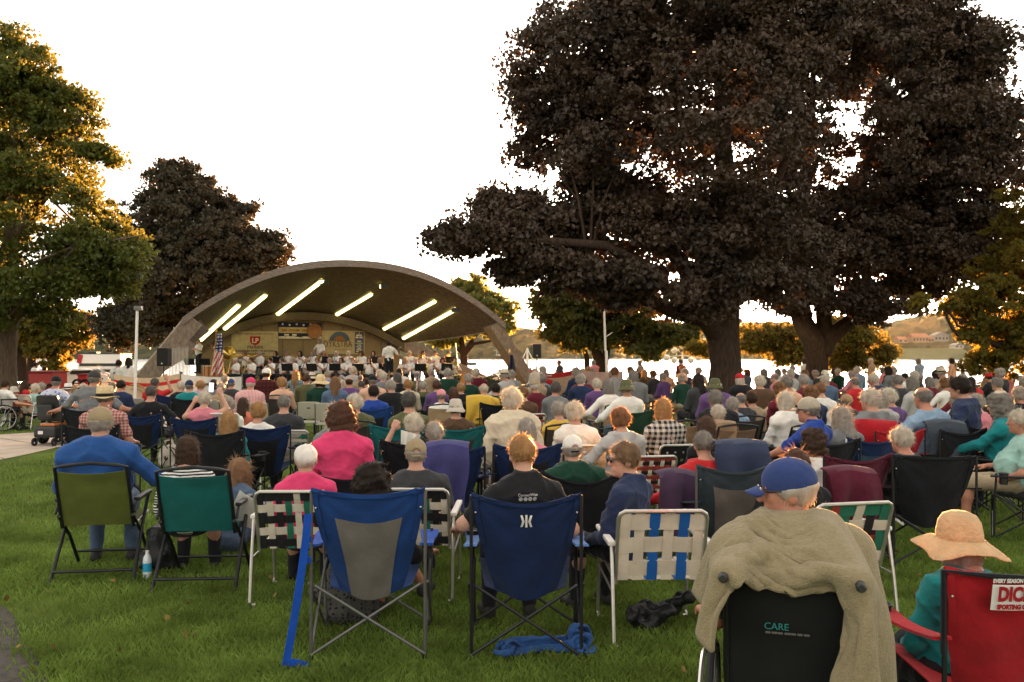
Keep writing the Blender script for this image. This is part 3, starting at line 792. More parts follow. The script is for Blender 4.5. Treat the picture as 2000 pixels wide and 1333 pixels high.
# fluorescent rows under the vault
m_tube = mat("tube_glow", (0.9, 0.85, 0.5), 0.4, emit=(1.0, 0.88, 0.30), es=0.42)
m_house = mat("fixture_housing", (0.30, 0.26, 0.18), 0.6)
def on_shell(px, py):
    best = None
    for v in np.linspace(0.02, 1.0, 50):
        for u in np.linspace(-1, 1, 81):
            q = pix(shell_pt(u, v, -0.06)); e = (q[0] - px) ** 2 + (q[1] - py) ** 2
            if best is None or e < best[0]: best = (e, u, v)
    return shell_pt(best[1], best[2], -0.10)
TUBES = [((394, 660), (468, 594), "lowest row of lit tubes at the left end of the shell ceiling"), ((438, 640), (517, 574), "second row of lit tubes from the left under the shell"),
         ((538, 613), (630, 545), "long row of lit tubes left of the vault's crown"), ((657, 613), (726, 571), "shorter row of lit tubes right of the vault's crown"),
         ((750, 640), (848, 585), "second row of lit tubes from the right under the shell"), ((787, 658), (890, 601), "lowest row of lit tubes at the right end of the shell ceiling")]
for (a, b, lab) in TUBES:
    A, B = on_shell(*a), on_shell(*b)
    o = empty("fluorescent_light", A, 0, lab, "light", "tube lights under the band shell")
    d = B - A
    q = MB(); q.bar((0, 0, 0.03), d + Vector((0, 0, 0.03)), 0.30, 0.05); q.build("housing", m_house, o)
    n = 3 if d.length < 5 else 4
    for i in range(n):
        q = MB(); q.tube([d * ((i + .03) / n) + Vector((0, 0, -.02)), d * ((i + .97) / n) + Vector((0, 0, -.02))], 0.11, 8); q.build("tube", m_tube, o, True)
m_lamp = mat("spot_body", (0.05, 0.05, 0.05), 0.5)
for (px, py, lab) in ((636, 548, "small floodlight at the front end of the long tube row"), (750, 552, "small warm floodlight near the vault's crown"), (893, 603, "small floodlight at the right end of the shell")):
    o = empty("floodlight", on_shell(px, py), 0, lab, "floodlight", "floodlights on the shell ceiling")
    q = MB(); q.box((0, 0, -.08), (.36, .2, .2)); q.build("housing", m_lamp, o, False, .02)
    q = MB(); q.box((-.2, -.02, -.1), (.06, .16, .16)); q.build("lens", m_tube if px == 750 else m_lamp, o)

# banners on the rear wall
WN = ND.copy()
def wall_pt(px, py, off=0.05):
    a = at(px, py, 50.0) - Vector((0, 0, EYE)); o = Vector((0, 0, EYE)); q = BC + ND * off
    t = (q - o).dot(WN) / a.dot(WN)
    return o + a * t
def banner_frame(x0, y0, x1, y1, off=0.06):
    A, B, D = wall_pt(x0, y1, off), wall_pt(x1, y1, off), wall_pt(x0, y0, off)
    wd, ht = (B - A).dot(TD), D.z - A.z
    c = A + TD * wd / 2 + Vector((0, 0, ht / 2))
    return c, wd, ht
FACE = Matrix.Rotation(math.pi / 2, 4, 'X')       # text x,y -> local x,z; faces -Y of the local frame
def sheet(o, w_, h_, m, name="sheet", c=(0, 0), y=0.0, t=0.012):
    q = MB(); q.grid(lambda u, v: ((u - .5) * w_ + c[0], y + 0.02 * math.sin(u * 9 + v * 4) * min(w_, 1), (v - .5) * h_ + c[1]), 8, 6, thick=-t)
    return q.build(name, m, o, True)
def TX(x, z, y=-0.04): return Matrix.Translation((x, y, z)) @ FACE
def print_bars(o, M, m, bars, name="printed_line"):
    """printing too small to read in the photo: short dashes of ink, bars are (x, z, width, height)"""
    g_ = np.random.default_rng(len(bars))
    b = MB()
    for x, z, w_, h_ in bars:
        n = max(1, int(w_ / (h_ * 2.6))); e = [x - w_ / 2 + w_ * i / n for i in range(n + 1)]
        for i in range(n):
            k = g_.uniform(.72, .95); b.add([M @ Vector((e[i], z - h_ / 2, 0)), M @ Vector((e[i] + (e[i + 1] - e[i]) * k, z - h_ / 2, 0)), M @ Vector((e[i] + (e[i + 1] - e[i]) * k, z + h_ / 2, 0)), M @ Vector((e[i], z + h_ / 2, 0))], [(0, 1, 2, 3)])
    return b.build(name, m, o)
m_cream = cloth("banner_cream", (0.52, 0.43, 0.26), 0.1); m_ink = mat("ink_brown", (0.10, 0.06, 0.04), 0.8)
m_red = cloth("banner_red", (0.42, 0.03, 0.03), 0.1); m_navy = cloth("banner_navy", (0.025, 0.035, 0.07), 0.1); m_pale = cloth("banner_pale", (0.80, 0.72, 0.60), 0.1)
m_slate = cloth("banner_slate", (0.10, 0.14, 0.19), 0.1); m_bronze = mat("bronze_disc", (0.30, 0.14, 0.05), 0.45, 0.4)
c, wd, ht = banner_frame(452, 647, 543, 695)
o = empty("banner", c, AL, "cream recycling banner with a red shield on the shell's rear wall", "banner", "banners on the rear wall")
sheet(o, wd, ht, m_cream)
lettering("Paper, plastics, metals and more", .16, TX(0, ht * .40), m_ink, o, width=wd * .8)
q = MB(); sw, shh = wd * .11, ht * .17
q.add([(-sw, -.035, shh + ht * .12), (sw, -.035, shh + ht * .12), (sw, -.035, ht * .08), (sw * .75, -.035, -shh * .5 + ht * .08), (0, -.035, -shh + ht * .08), (-sw * .75, -.035, -shh * .5 + ht * .08), (-sw, -.035, ht * .08)], [(0, 6, 5, 4, 3, 2, 1)]); q.build("shield", m_red, o)
lettering("LP", .34, TX(0, ht * .11, -.05), m_pale, o, 0.01)
lettering("PADNOS", .20, TX(0, -ht * .16), m_ink, o, 0.006)
lettering("Recycling the world over, and over.", .17, TX(0, -ht * .30), m_ink, o, 0.004, width=wd * .82)
lettering("www.padnos.com", .17, TX(0, -ht * .42), m_ink, o, 0.004, width=wd * .42)
c, wd, ht = banner_frame(543, 630, 628, 662)
o = empty("banner", c, AL, "dark and cream banner with a round bronze medallion, highest on the rear wall", "banner", "banners on the rear wall")
sheet(o, wd, ht, m_navy)
sheet(o, wd * .78, ht * .36, m_cream, "band", (-wd * .1, ht * .03), -.03)
sheet(o, wd * .98, ht * .14, m_pale, "band", (0, -ht * .42), -.03)
print_bars(o, TX(-wd * .12, ht * .02, -.06), mat("ink_orange", (0.42, 0.20, 0.03), 0.7), [(0, 0, wd * .60, .13)])
print_bars(o, TX(-wd * .2, -ht * .26, -.06), m_pale, [(-.12 * wd * .8, 0, wd * .14, .09), (.08 * wd, 0, wd * .13, .09)])
q = MB(); q.lathe([(0.0, 0.06), (ht * .34, .06), (ht * .40, .09), (ht * .46, .09), (ht * .48, 0)], 28, (0, 0, 0)); q.v = [(x + wd * .33, -z - .03, y - ht * .02) for x, y, z in q.v]; q.build("medallion", m_bronze, o, True)
for k in range(5):
    q = MB(); q.lathe([(0, .02), (.05, .02), (.06, 0)], 8); q.v = [(x - wd * .4 + k * wd * .16, -z - .03, y + ht * (.40 - .05 * (k % 2))) for x, y, z in q.v]; q.build("dot", m_pale, o)
c, wd, ht = banner_frame(628, 646, 712, 692)
o = empty("banner", c, AL, "cream foundation banner lettered DYKSTRA with a landscape half-circle", "banner", "banners on the rear wall")
sheet(o, wd, ht, m_cream)
for (r0, r1, mm, nm) in ((0.0, .55, m_bronze, "hill"), (.55, 1.0, m_slate, "dome")):
    q = MB(); Rr = ht * .40
    q.grid(lambda u, v: (-wd * .09 + Rr * 1.1 * (r0 + (r1 - r0) * v) * math.cos(math.pi * u), -.035, ht * .06 + Rr * (r0 + (r1 - r0) * v) * math.sin(math.pi * u)), 20, 2, thick=.01); q.build(nm, mm, o)
lettering("DYKSTRA", .5, TX(-wd * .13, -ht * .08), m_ink, o, 0.0, width=wd * .66)
lettering("Foundation", .2, TX(-wd * .02, -ht * .31), mat("ink_tan", (0.40, 0.27, 0.11), 0.8), o, 0.0, width=wd * .34)
sheet(o, wd * .21, ht * .90, m_slate, "side_panel", (wd * .37, 0), -.03)
lettering("A", .13, TX(wd * .37, ht * .40, -.06), m_pale, o, 0.004)
print_bars(o, TX(wd * .37, 0, -.06), m_pale, [(0, ht * .31, wd * .14, .08), (0, ht * .22, wd * .18, .08), (0, ht * .05, wd * .10, .06), (0, -ht * .03, wd * .18, .03), (0, -ht * .11, wd * .09, .04), (0, -ht * .18, wd * .13, .04), (0, -ht * .25, wd * .09, .05), (0, -ht * .32, wd * .14, .05), (0, -ht * .39, wd * .14, .05)])
# ------------------------------------------------------------------ people
def rotm(yaw=0, pitch=0, roll=0):
    return Matrix.Rotation(yaw, 3, 'Z') @ Matrix.Rotation(pitch, 3, 'X') @ Matrix.Rotation(roll, 3, 'Y')
ARMS = {  # elbow, wrist offsets from the shoulder (mirrored by side), palm-back direction
    'lap': ((.07, .07, -.27), (-.08, .28, -.36), (0, 0, 1)),
    'rest': ((.08, .05, -.27), (.05, .29, -.31), (0, 0, 1)),
    'arm': ((.14, .02, -.25), (.16, .28, -.27), (0, 0, 1)),
    'wide': ((.20, .06, -.20), (.20, .30, -.27), (0, 0, 1)),
    'phone': ((.17, .20, -.05), (.05, .28, .19), (0, -1, 0)),
    'raised': ((.16, .12, .08), (.05, .16, .32), (0, -1, 0)),
    'hang': ((.07, -.01, -.28), (.08, .05, -.53), (1, 0, 0)),
    'chin': ((.05, .20, -.18), (-.10, .22, .05), (0, 1, 0)),
    'conduct': ((.16, .05, -.22), (.12, .27, -.08), (0, 0, 1)),
    'play': ((.12, .10, -.24), (-.06, .25, -.16), (0, 1, 0)),
    'flute': ((.17, .14, -.16), (.02, .26, -.02), (0, -1, 0)),
    'fold': ((.06, .10, -.26), (-.20, .22, -.24), (0, 1, 0)),
    'side': ((.22, .00, -.22), (.42, .12, -.26), (0, 0, 1)),
    'fwd': ((.05, .22, -.18), (.03, .44, -.26), (0, 0, 1)),
}
def unit(v): v = np.array(v, float); return v / max(np.linalg.norm(v), 1e-9)
_hand = {}
def hand_template(grip, h=0.0055):
    """a right hand: wrist at the origin, fingers along +Y, back of the hand +Z, thumb on -X"""
    if grip in _hand: return _hand[grip]
    ps = [('el', (0, .045, 0), (.040, .052, .016)), ('rc', (-.026, .02, 0), (-.028, .082, .002), .014, .012), ('rc', (.024, .02, 0), (.030, .076, .0), .013, .011), ('rc', (0, -.03, 0), (0, .02, 0), .026, .022)]
    curl = {'relaxed': (.25, .45, .35), 'grip': (.75, 1.0, .8)}[grip]
    for x, L, sp in ((-.030, .072, -.10), (-.010, .082, -.02), (.010, .077, .05), (.029, .060, .13)):
        p = np.array((x, .086 - abs(x) * .18, .002)); a = 0.0; r = .0098
        for i, fr in enumerate((.46, .31, .23)):
            a += curl[i]
            q = p + L * fr * np.array((math.sin(sp), math.cos(a) * math.cos(sp), -math.sin(a)))
            ps.append(('rc', tuple(p), tuple(q), r, r - .0009)); p, r = q, r - .0009
    t0, t1, t2 = (-.030, .014, -.006), (-.056, .046, -.016), (-.058 if grip == 'relaxed' else -.044, .078, -.026)
    ps += [('rc', t0, t1, .014, .0112), ('rc', t1, t2, .0108, .0092)]
    lo, hi = prim_bounds(ps, .025)
    f = Field(lo, hi, h)
    for i, p in enumerate(ps): f.prim(p, .018 if i < 4 else .006)
    _hand[grip] = f.net(); return _hand[grip]
def place_hand(side, wrist, fore, back, grip, s):
    V, Q = hand_template(grip)
    V = V.copy()
    if side < 0: V[:, 0] *= -1; Q = Q[:, ::-1]
    y = unit(fore); z = np.array(back, float); z = unit(z - y * (z @ y)); x = np.cross(y, z)
    return (V * s) @ np.stack([x, y, z]) + wrist, Q

def skeleton(p):
    s = p.get('s', 1.0); stand = p.get('stand', False); wv = p.get('w', 1.0)
    seat = p.get('seat', .44)
    if p.get('floor'): seat = .02
    hipz = .93 if stand else seat + .10
    Rs = np.array(rotm(p.get('twist', 0), p.get('lean', .12), p.get('side', 0)))
    hip = np.array((0, 0, hipz))
    pt = lambda x, y, z: hip + Rs @ np.array((x, y, z), float)
    sw = .180 * wv
    J = dict(hip=hip, Rs=Rs, pt=pt, sw=sw, w=wv)
    hf = p.get('hf', .06)
    J['neck'] = pt(0, -.012, .485)
    Rh = np.array(rotm(p.get('twist', 0) + p.get('hy', 0), p.get('hp', 0), p.get('hr', 0)))
    J['head'] = pt(0, hf - .002, .50) + np.array((0, 0, .132)); J['Rh'] = Rh
    J['arms'] = []
    for sd, nm in ((-1, p.get('la', 'rest')), (1, p.get('ra', 'rest'))):
        e, wr, bk = ARMS[nm]
        sh = pt(sd * sw, -.01, .405)
        A = np.array(rotm(p.get('twist', 0)))
        el = sh + A @ np.array((e[0] * sd, e[1], e[2])); w_ = sh + A @ np.array((wr[0] * sd, wr[1], wr[2]))
        J['arms'].append((sd, sh, el, w_, A @ np.array((bk[0] * sd, bk[1], bk[2])), nm))
    J['legs'] = []
    for sd in (-1, 1):
        h = hip + np.array((.09 * sd, 0, 0))
        if stand: k, a = np.array((.10 * sd, .03, .50)), np.array((.105 * sd, -.01, .09))
        elif p.get('floor'): k, a = np.array((.16 * sd, .42, .40 if sd > 0 else .22)), np.array((.14 * sd, .58, .08))
        elif p.get('cross') and sd > 0: k, a = np.array((-.02, .46, hipz + .10)), np.array((.16, .58, hipz - .24))
        else: k, a = np.array((.13 * sd, .43, hipz - .01)), np.array((.14 * sd, .45 + p.get('ft', 0.0), .09))
        J['legs'].append((sd, h, k, a))
    return J
def head_prims(c, Rh, face=True):
    q = lambda x, y, z: tuple(c + Rh @ np.array((x, y, z), float))
    ps = [('el', q(0, -.012, .028), (.074, .094, .086), Rh), ('el', q(0, .022, -.048), (.058, .068, .080), Rh), ('rc', q(0, .062, -.100), q(0, .066, -.098), .024, .024)]
    if face:
        ps += [('rc', q(0, .088, .012), q(0, .107, -.028), .009, .0145), ('rc', q(-.03, .080, .022), q(.03, .080, .022), .012, .012),
               ('rc', q(-.018, .078, -.066), q(.018, .078, -.066), .011, .011), ('el', q(-.036, .062, -.02), (.02, .02, .02), Rh), ('el', q(.036, .062, -.02), (.02, .02, .02), Rh)]
    ps += [('el', q(-.076, -.010, -.012), (.010, .022, .034), Rh), ('el', q(.076, -.010, -.012), (.010, .022, .034), Rh)]
    subs = [('el', q(-.031, .098, .004), (.015, .012, .009), Rh), ('el', q(.031, .098, .004), (.015, .012, .009), Rh)] if face else []
    return ps, subs
def torso_prims(J, belly):
    pt, sw, w, Rs = J['pt'], J['sw'], J['w'], J['Rs']
    T = lambda *a: tuple(pt(*a))
    return [('el', T(0, 0, .03), (.165 * w, .130, .125), Rs), ('el', T(0, .02 + .02 * belly, .17), (.148 * w * (1 + .1 * belly), .118 + .05 * belly, .17), Rs),
            ('el', T(0, 0, .33), (.165 * w, .118, .17), Rs), ('rc', T(0, -.02, .425), T(sw, -.01, .395), .075, .062), ('rc', T(0, -.02, .425), T(-sw, -.01, .395), .075, .062),
            ('rc', T(-.02, -.02, .495), T(-sw * .8, -.012, .425), .050, .045), ('rc', T(.02, -.02, .495), T(sw * .8, -.012, .425), .050, .045)]
_people = {}
def person_meshes(p, h):
    key = repr(sorted(p.items())) + "|%.4f" % h
    if key in _people: return _people[key]
    J = skeleton(p); belly = p.get('belly', .4); out = dict(J=J)
    tp = torso_prims(J, belly)
    hp, subs = head_prims(J['head'], J['Rh'], True)
    neck = ('rc', tuple(J['neck'] - np.array((0, 0, .03))), tuple(J['head'] + J['Rh'] @ np.array((0, -.018, -.05))), .060, .054)
    arms_b, arms_c, legs_b, legs_c, shoes = [], [], [], [], []
    sl = p.get('sleeve', 'long')
    for sd, sh, el, wr, bk, nm in J['arms']:
        arms_b += [('rc', tuple(sh), tuple(el), .052, .042), ('rc', tuple(el), tuple(wr), .042, .028)]
        if sl == 'long': arms_c += [('rc', tuple(sh), tuple(el), .058, .046), ('rc', tuple(el), tuple(el + (wr - el) * .96), .046, .033)]
        elif sl == 'short': arms_c += [('rc', tuple(sh), tuple(sh + (el - sh) * .72), .058, .056)]
        else: arms_c += [('rc', tuple(sh), tuple(sh + (el - sh) * .12), .05, .05)]
    for sd, hpj, k, a in J['legs']:
        d = a - k; fwd = np.array((0, 1.0, 0)) if abs(d[1]) < .3 else unit(np.array((0, .6, .5)))
        toe = a + fwd * .15 + np.array((0.02 * sd, 0, -.045 if abs(d[1]) < .3 else .02))
        heel = a + np.array((0, -.03, -.045))
        legs_b += [('rc', tuple(hpj), tuple(k), .085, .058), ('rc', tuple(k), tuple(k + d * .35 + np.array((0, -.012, 0))), .056, .054), ('rc', tuple(k + d * .35 + np.array((0, -.012, 0))), tuple(a), .054, .036), ('rc', tuple(heel), tuple(toe), .034, .030)]
        lt = p.get('legs', 'long')
        if lt == 'long': legs_c += [('rc', tuple(hpj), tuple(k), .094, .070), ('rc', tuple(k), tuple(k + d * .94), .068, .055)]
        else: legs_c += [('rc', tuple(hpj), tuple(hpj + (k - hpj) * .92), .096, .080)]
        shoes += [('rc', tuple(heel), tuple(toe), .042, .038), ('rc', tuple(heel + np.array((0, 0, .03))), tuple(a + fwd * .04), .036, .036)]
    # body: one continuous skin surface
    allp = tp + arms_b + legs_b + [neck] + hp
    lo, hi = prim_bounds(allp, 3 * h + .02)
    f = Field(lo, hi, h)
    for q in tp + arms_b + legs_b: f.prim(q, .035)
    f.prim(neck, .03)
    for q in hp[:2]: f.prim(q, .03)
    for q in hp[2:]: f.prim(q, .014)
    for q in subs: f.prim(q, .010, 0, True)
    V, Q = f.net()
    vs, qs, n = [V], [Q], len(V)
    for sd, sh, el, wr, bk, nm in J['arms']:
        hv, hq = place_hand(sd, wr, wr - el, bk, p.get('grip', 'relaxed') if nm not in ('phone', 'play', 'flute', 'conduct') else 'grip', 1.0)
        vs.append(hv); qs.append(hq + n); n += len(hv)
    out['body'] = mesh_np("body", np.concatenate(vs), np.concatenate(qs))
    # upper garment
    loose = p.get('loose', .012); Rs, pt = J['Rs'], J['pt']; up = Rs @ np.array((0, 0, 1.0))
    f = Field(*[b for b in prim_bounds(tp + arms_c, loose + 3 * h + .03)], h)
    for q in tp: f.prim(q, .05, loose)
    for q in arms_c: f.prim(q, .03, loose * .5)
    if p.get('collar'): f.prim(('rc', tuple(pt(0, -.02, .47)), tuple(pt(0, .0, .56)), .078, .074), .012)
    if p.get('hood'):
        f.prim(('rc', tuple(pt(-.07, -.07, .49)), tuple(pt(0, -.11, .42)), .055, .05), .03); f.prim(('rc', tuple(pt(.07, -.07, .49)), tuple(pt(0, -.11, .42)), .055, .05), .03)
    if h < .02:
        f.folds((.5, .2, 1), 22, .012, 3, 1.4); f.folds((-.7, .1, 1), 17, .009, 8, 1.5); f.folds((1, .1, .25), 20, .006, 11, 1.2)
    f.ripple(.003 if h < .02 else .002, 24, 5)
    f.cut(pt(0, 0, .552 if p.get('collar') else .524), up)
    f.cut(pt(0, 0, p.get('hem', -.06)), -up)
    V, Q = f.net(); out['shirt'] = mesh_np("shirt", V, Q)
    hipp = [('el', tuple(J['hip'] + np.array((0, 0, .02))), (.172 * J['w'], .14, .125))]
    f = Field(*[b for b in prim_bounds(hipp + legs_c, 3 * h + .03)], h)
    for q in hipp + legs_c: f.prim(q, .05)
    f.ripple(.003, 22, 8)
    if h < .02: f.folds((.2, 1, .5), 24, .007, 6, 1.2)
    V, Q = f.net(); out['trousers'] = mesh_np("trousers", V, Q)
    out['shoes'] = []
    for i in (0, 2):
        V, Q = blob(shoes[i:i + 2], max(h, .011), .02); out['shoes'].append(mesh_np("shoe", V, Q))
    hm = Matrix.Identity(4)
    for i in range(3):
        for j in range(3): hm[i][j] = J['Rh'][i][j]
    hm.translation = Vector(J['head']); out['hm'] = hm
    out['top'] = J['head'][2] + .118
    _people[key] = out
    return out

# hair, in the frame of the head (y forward, z up); strands are fine tufts added to the same mesh
_hairm = {}
def hair_mesh(kind, near, hatted=False):
    key = (kind, near, hatted)
    if key in _hairm: return _hairm[key]
    h = .009 if near else .014
    cr = ('el', (0, -.012, .030), (.076, .096, .088)); ps, subs, cuts, rip, inf = [cr], [], [], (.004, 60, 3), .018
    face = ('el', (0, .14, -.06), (.13, .125, .135)); nape = ((0, 0, -.092), (0, -.25, -1))
    n, L, wd, out = (1500, .042, .004, .5) if near else (420, .055, .006, .75)
    if kind == 'short': subs = [face, ('el', (0, .05, -.10), (.2, .10, .075))]; cuts = [nape]
    elif kind == 'crew': inf = .009; subs = [face, ('el', (0, .05, -.10), (.2, .10, .085))]; cuts = [((0, 0, -.06), (0, -.3, -1))]; L *= .6; out = .9
    elif kind == 'bald': inf = .007; subs = [face, ('el', (0, .03, .13), (.105, .13, .10)), ('el', (0, .05, -.10), (.2, .10, .075))]; cuts = [nape]; L *= .6
    elif kind == 'perm':
        inf = .024; rip = (.009, 62, 4); subs = [face]; cuts = [((0, 0, -.085), (0, -.2, -1))]; L *= .8; out = 1.1
    elif kind == 'curly':
        inf = .034; rip = (.012, 55, 6); subs = [('el', (0, .15, -.06), (.11, .125, .13))]; cuts = [((0, 0, -.13), (0, -.2, -1))]; ps = [cr, ('el', (0, -.03, -.04), (.085, .08, .085))]; out = 1.2; L *= .7; n = int(n * 1.3)
    elif kind == 'bob':
        inf = .016; ps = [cr, ('el', (0, -.022, -.04), (.086, .085, .085)), ('el', (0, -.03, -.09), (.078, .065, .045))]; subs = [('el', (0, .15, -.05), (.085, .125, .17))]; cuts = [((0, 0, -.125), (0, 0, -1))]
    elif kind == 'long':
        inf = .014; ps = [cr, ('rc', (0, -.035, -.02), (0, -.095, -.20), .080, .075), ('rc', (0, -.095, -.20), (0, -.11, -.34), .072, .03), ('rc', (-.06, 0, -.02), (-.07, -.02, -.18), .035, .03), ('rc', (.06, 0, -.02), (.07, -.02, -.18), .035, .03)]
        subs = [('el', (0, .15, -.05), (.075, .125, .20))]; n = int(n * 1.4); L *= 1.8
    elif kind == 'bun':
        inf = .010; subs = [face]; cuts = [nape]; ps = [cr, ('el', (0, -.115, .005), (.045, .035, .042))]
    elif kind == 'pony':
        inf = .010; subs = [face]; cuts = [((0, 0, -.24), (0, 0, -1))]; ps = [cr, ('rc', (0, -.11, .02), (0, -.135, -.10), .03, .028), ('rc', (0, -.135, -.10), (0, -.12, -.22), .028, .012)]
    f = Field(*prim_bounds(ps, inf + .05), h)
    for q in ps: f.prim(q, .03, inf)
    f.ripple(*rip)
    for q in subs: f.prim(q, .02, 0, True)
    for c in cuts: f.cut(*c)
    if hatted: f.cut((0, -.012, .022), (0, .12, 1))
    V, Q = f.net()
    gg = np.random.default_rng(sum(map(ord, kind)))
    a, b, c_, d = V[Q[:, 0]], V[Q[:, 1]], V[Q[:, 2]], V[Q[:, 3]]
    cen = (a + b + c_ + d) / 4; nn = np.cross(c_ - a, d - b); nn /= np.maximum(np.linalg.norm(nn, axis=1), 1e-9)[:, None]
    if hatted: n = n // 4; out = .1; L *= .7
    pool = np.arange(len(Q)) if not hatted else np.where(cen[:, 2] < -.01)[0]
    sel = gg.choice(pool, min(n, len(pool)), replace=False)
    p, nv = cen[sel], nn[sel]
    crown = np.array((0, -.05, .11)); dn = p - crown; dn -= nv * (dn * nv).sum(1)[:, None]; dn[:, 2] -= .02
    dn += gg.normal(size=dn.shape) * .035 * (1 + out); dn /= np.maximum(np.linalg.norm(dn, axis=1), 1e-9)[:, None]
    sd = np.cross(nv, dn); ln = (L * gg.uniform(.5, 1.2, len(sel)))[:, None]; w2 = wd * gg.uniform(.5, 1.1, len(sel))[:, None]
    lift = nv * gg.uniform(.15, 1.0, len(sel))[:, None] * out * .5
    p0 = p - nv * .002; p1 = p0 + (dn * .55 + lift * .6) * ln; p2 = p0 + (dn + lift) * ln
    TV = np.stack([p0 - sd * w2 * .5, p0 + sd * w2 * .5, p1 + sd * w2 * .4, p1 - sd * w2 * .4, p2 + sd * w2 * .08, p2 - sd * w2 * .08], 1).reshape(-1, 3)
    i0 = np.arange(len(sel)) * 6 + len(V)
    TQ = np.concatenate([np.stack([i0, i0 + 1, i0 + 2, i0 + 3], 1), np.stack([i0 + 3, i0 + 2, i0 + 4, i0 + 5], 1)])
    me = mesh_np("hair", np.concatenate([V, TV]), np.concatenate([Q, TQ]))
    _hairm[key] = me
    return me
HAIR = {'white': (.62, .57, .50), 'silver': (.42, .39, .35), 'grey': (.27, .25, .225), 'dark grey': (.12, .11, .10), 'brown': (.075, .040, .022), 'dark brown': (.032, .020, .014), 'blonde': (.42, .26, .11), 'sandy': (.26, .17, .095), 'light brown': (.32, .19, .10),
        'ginger': (.27, .145, .07), 'auburn': (.12, .058, .035), 'black': (.018, .015, .014)}
def hair_mat(c):
    col = HAIR[c]
    return mat("hair_" + c.replace(' ', '_'), col, .5, 0, .3, 30, .5, 70, .3, trans=.5, tcol=tuple(min(.9, x * 1.5 + .06) * k for x, k in zip(col, (1.0, .92, .8))), stretch=(1, 1, .25), col2=tuple(x * .6 for x in col))
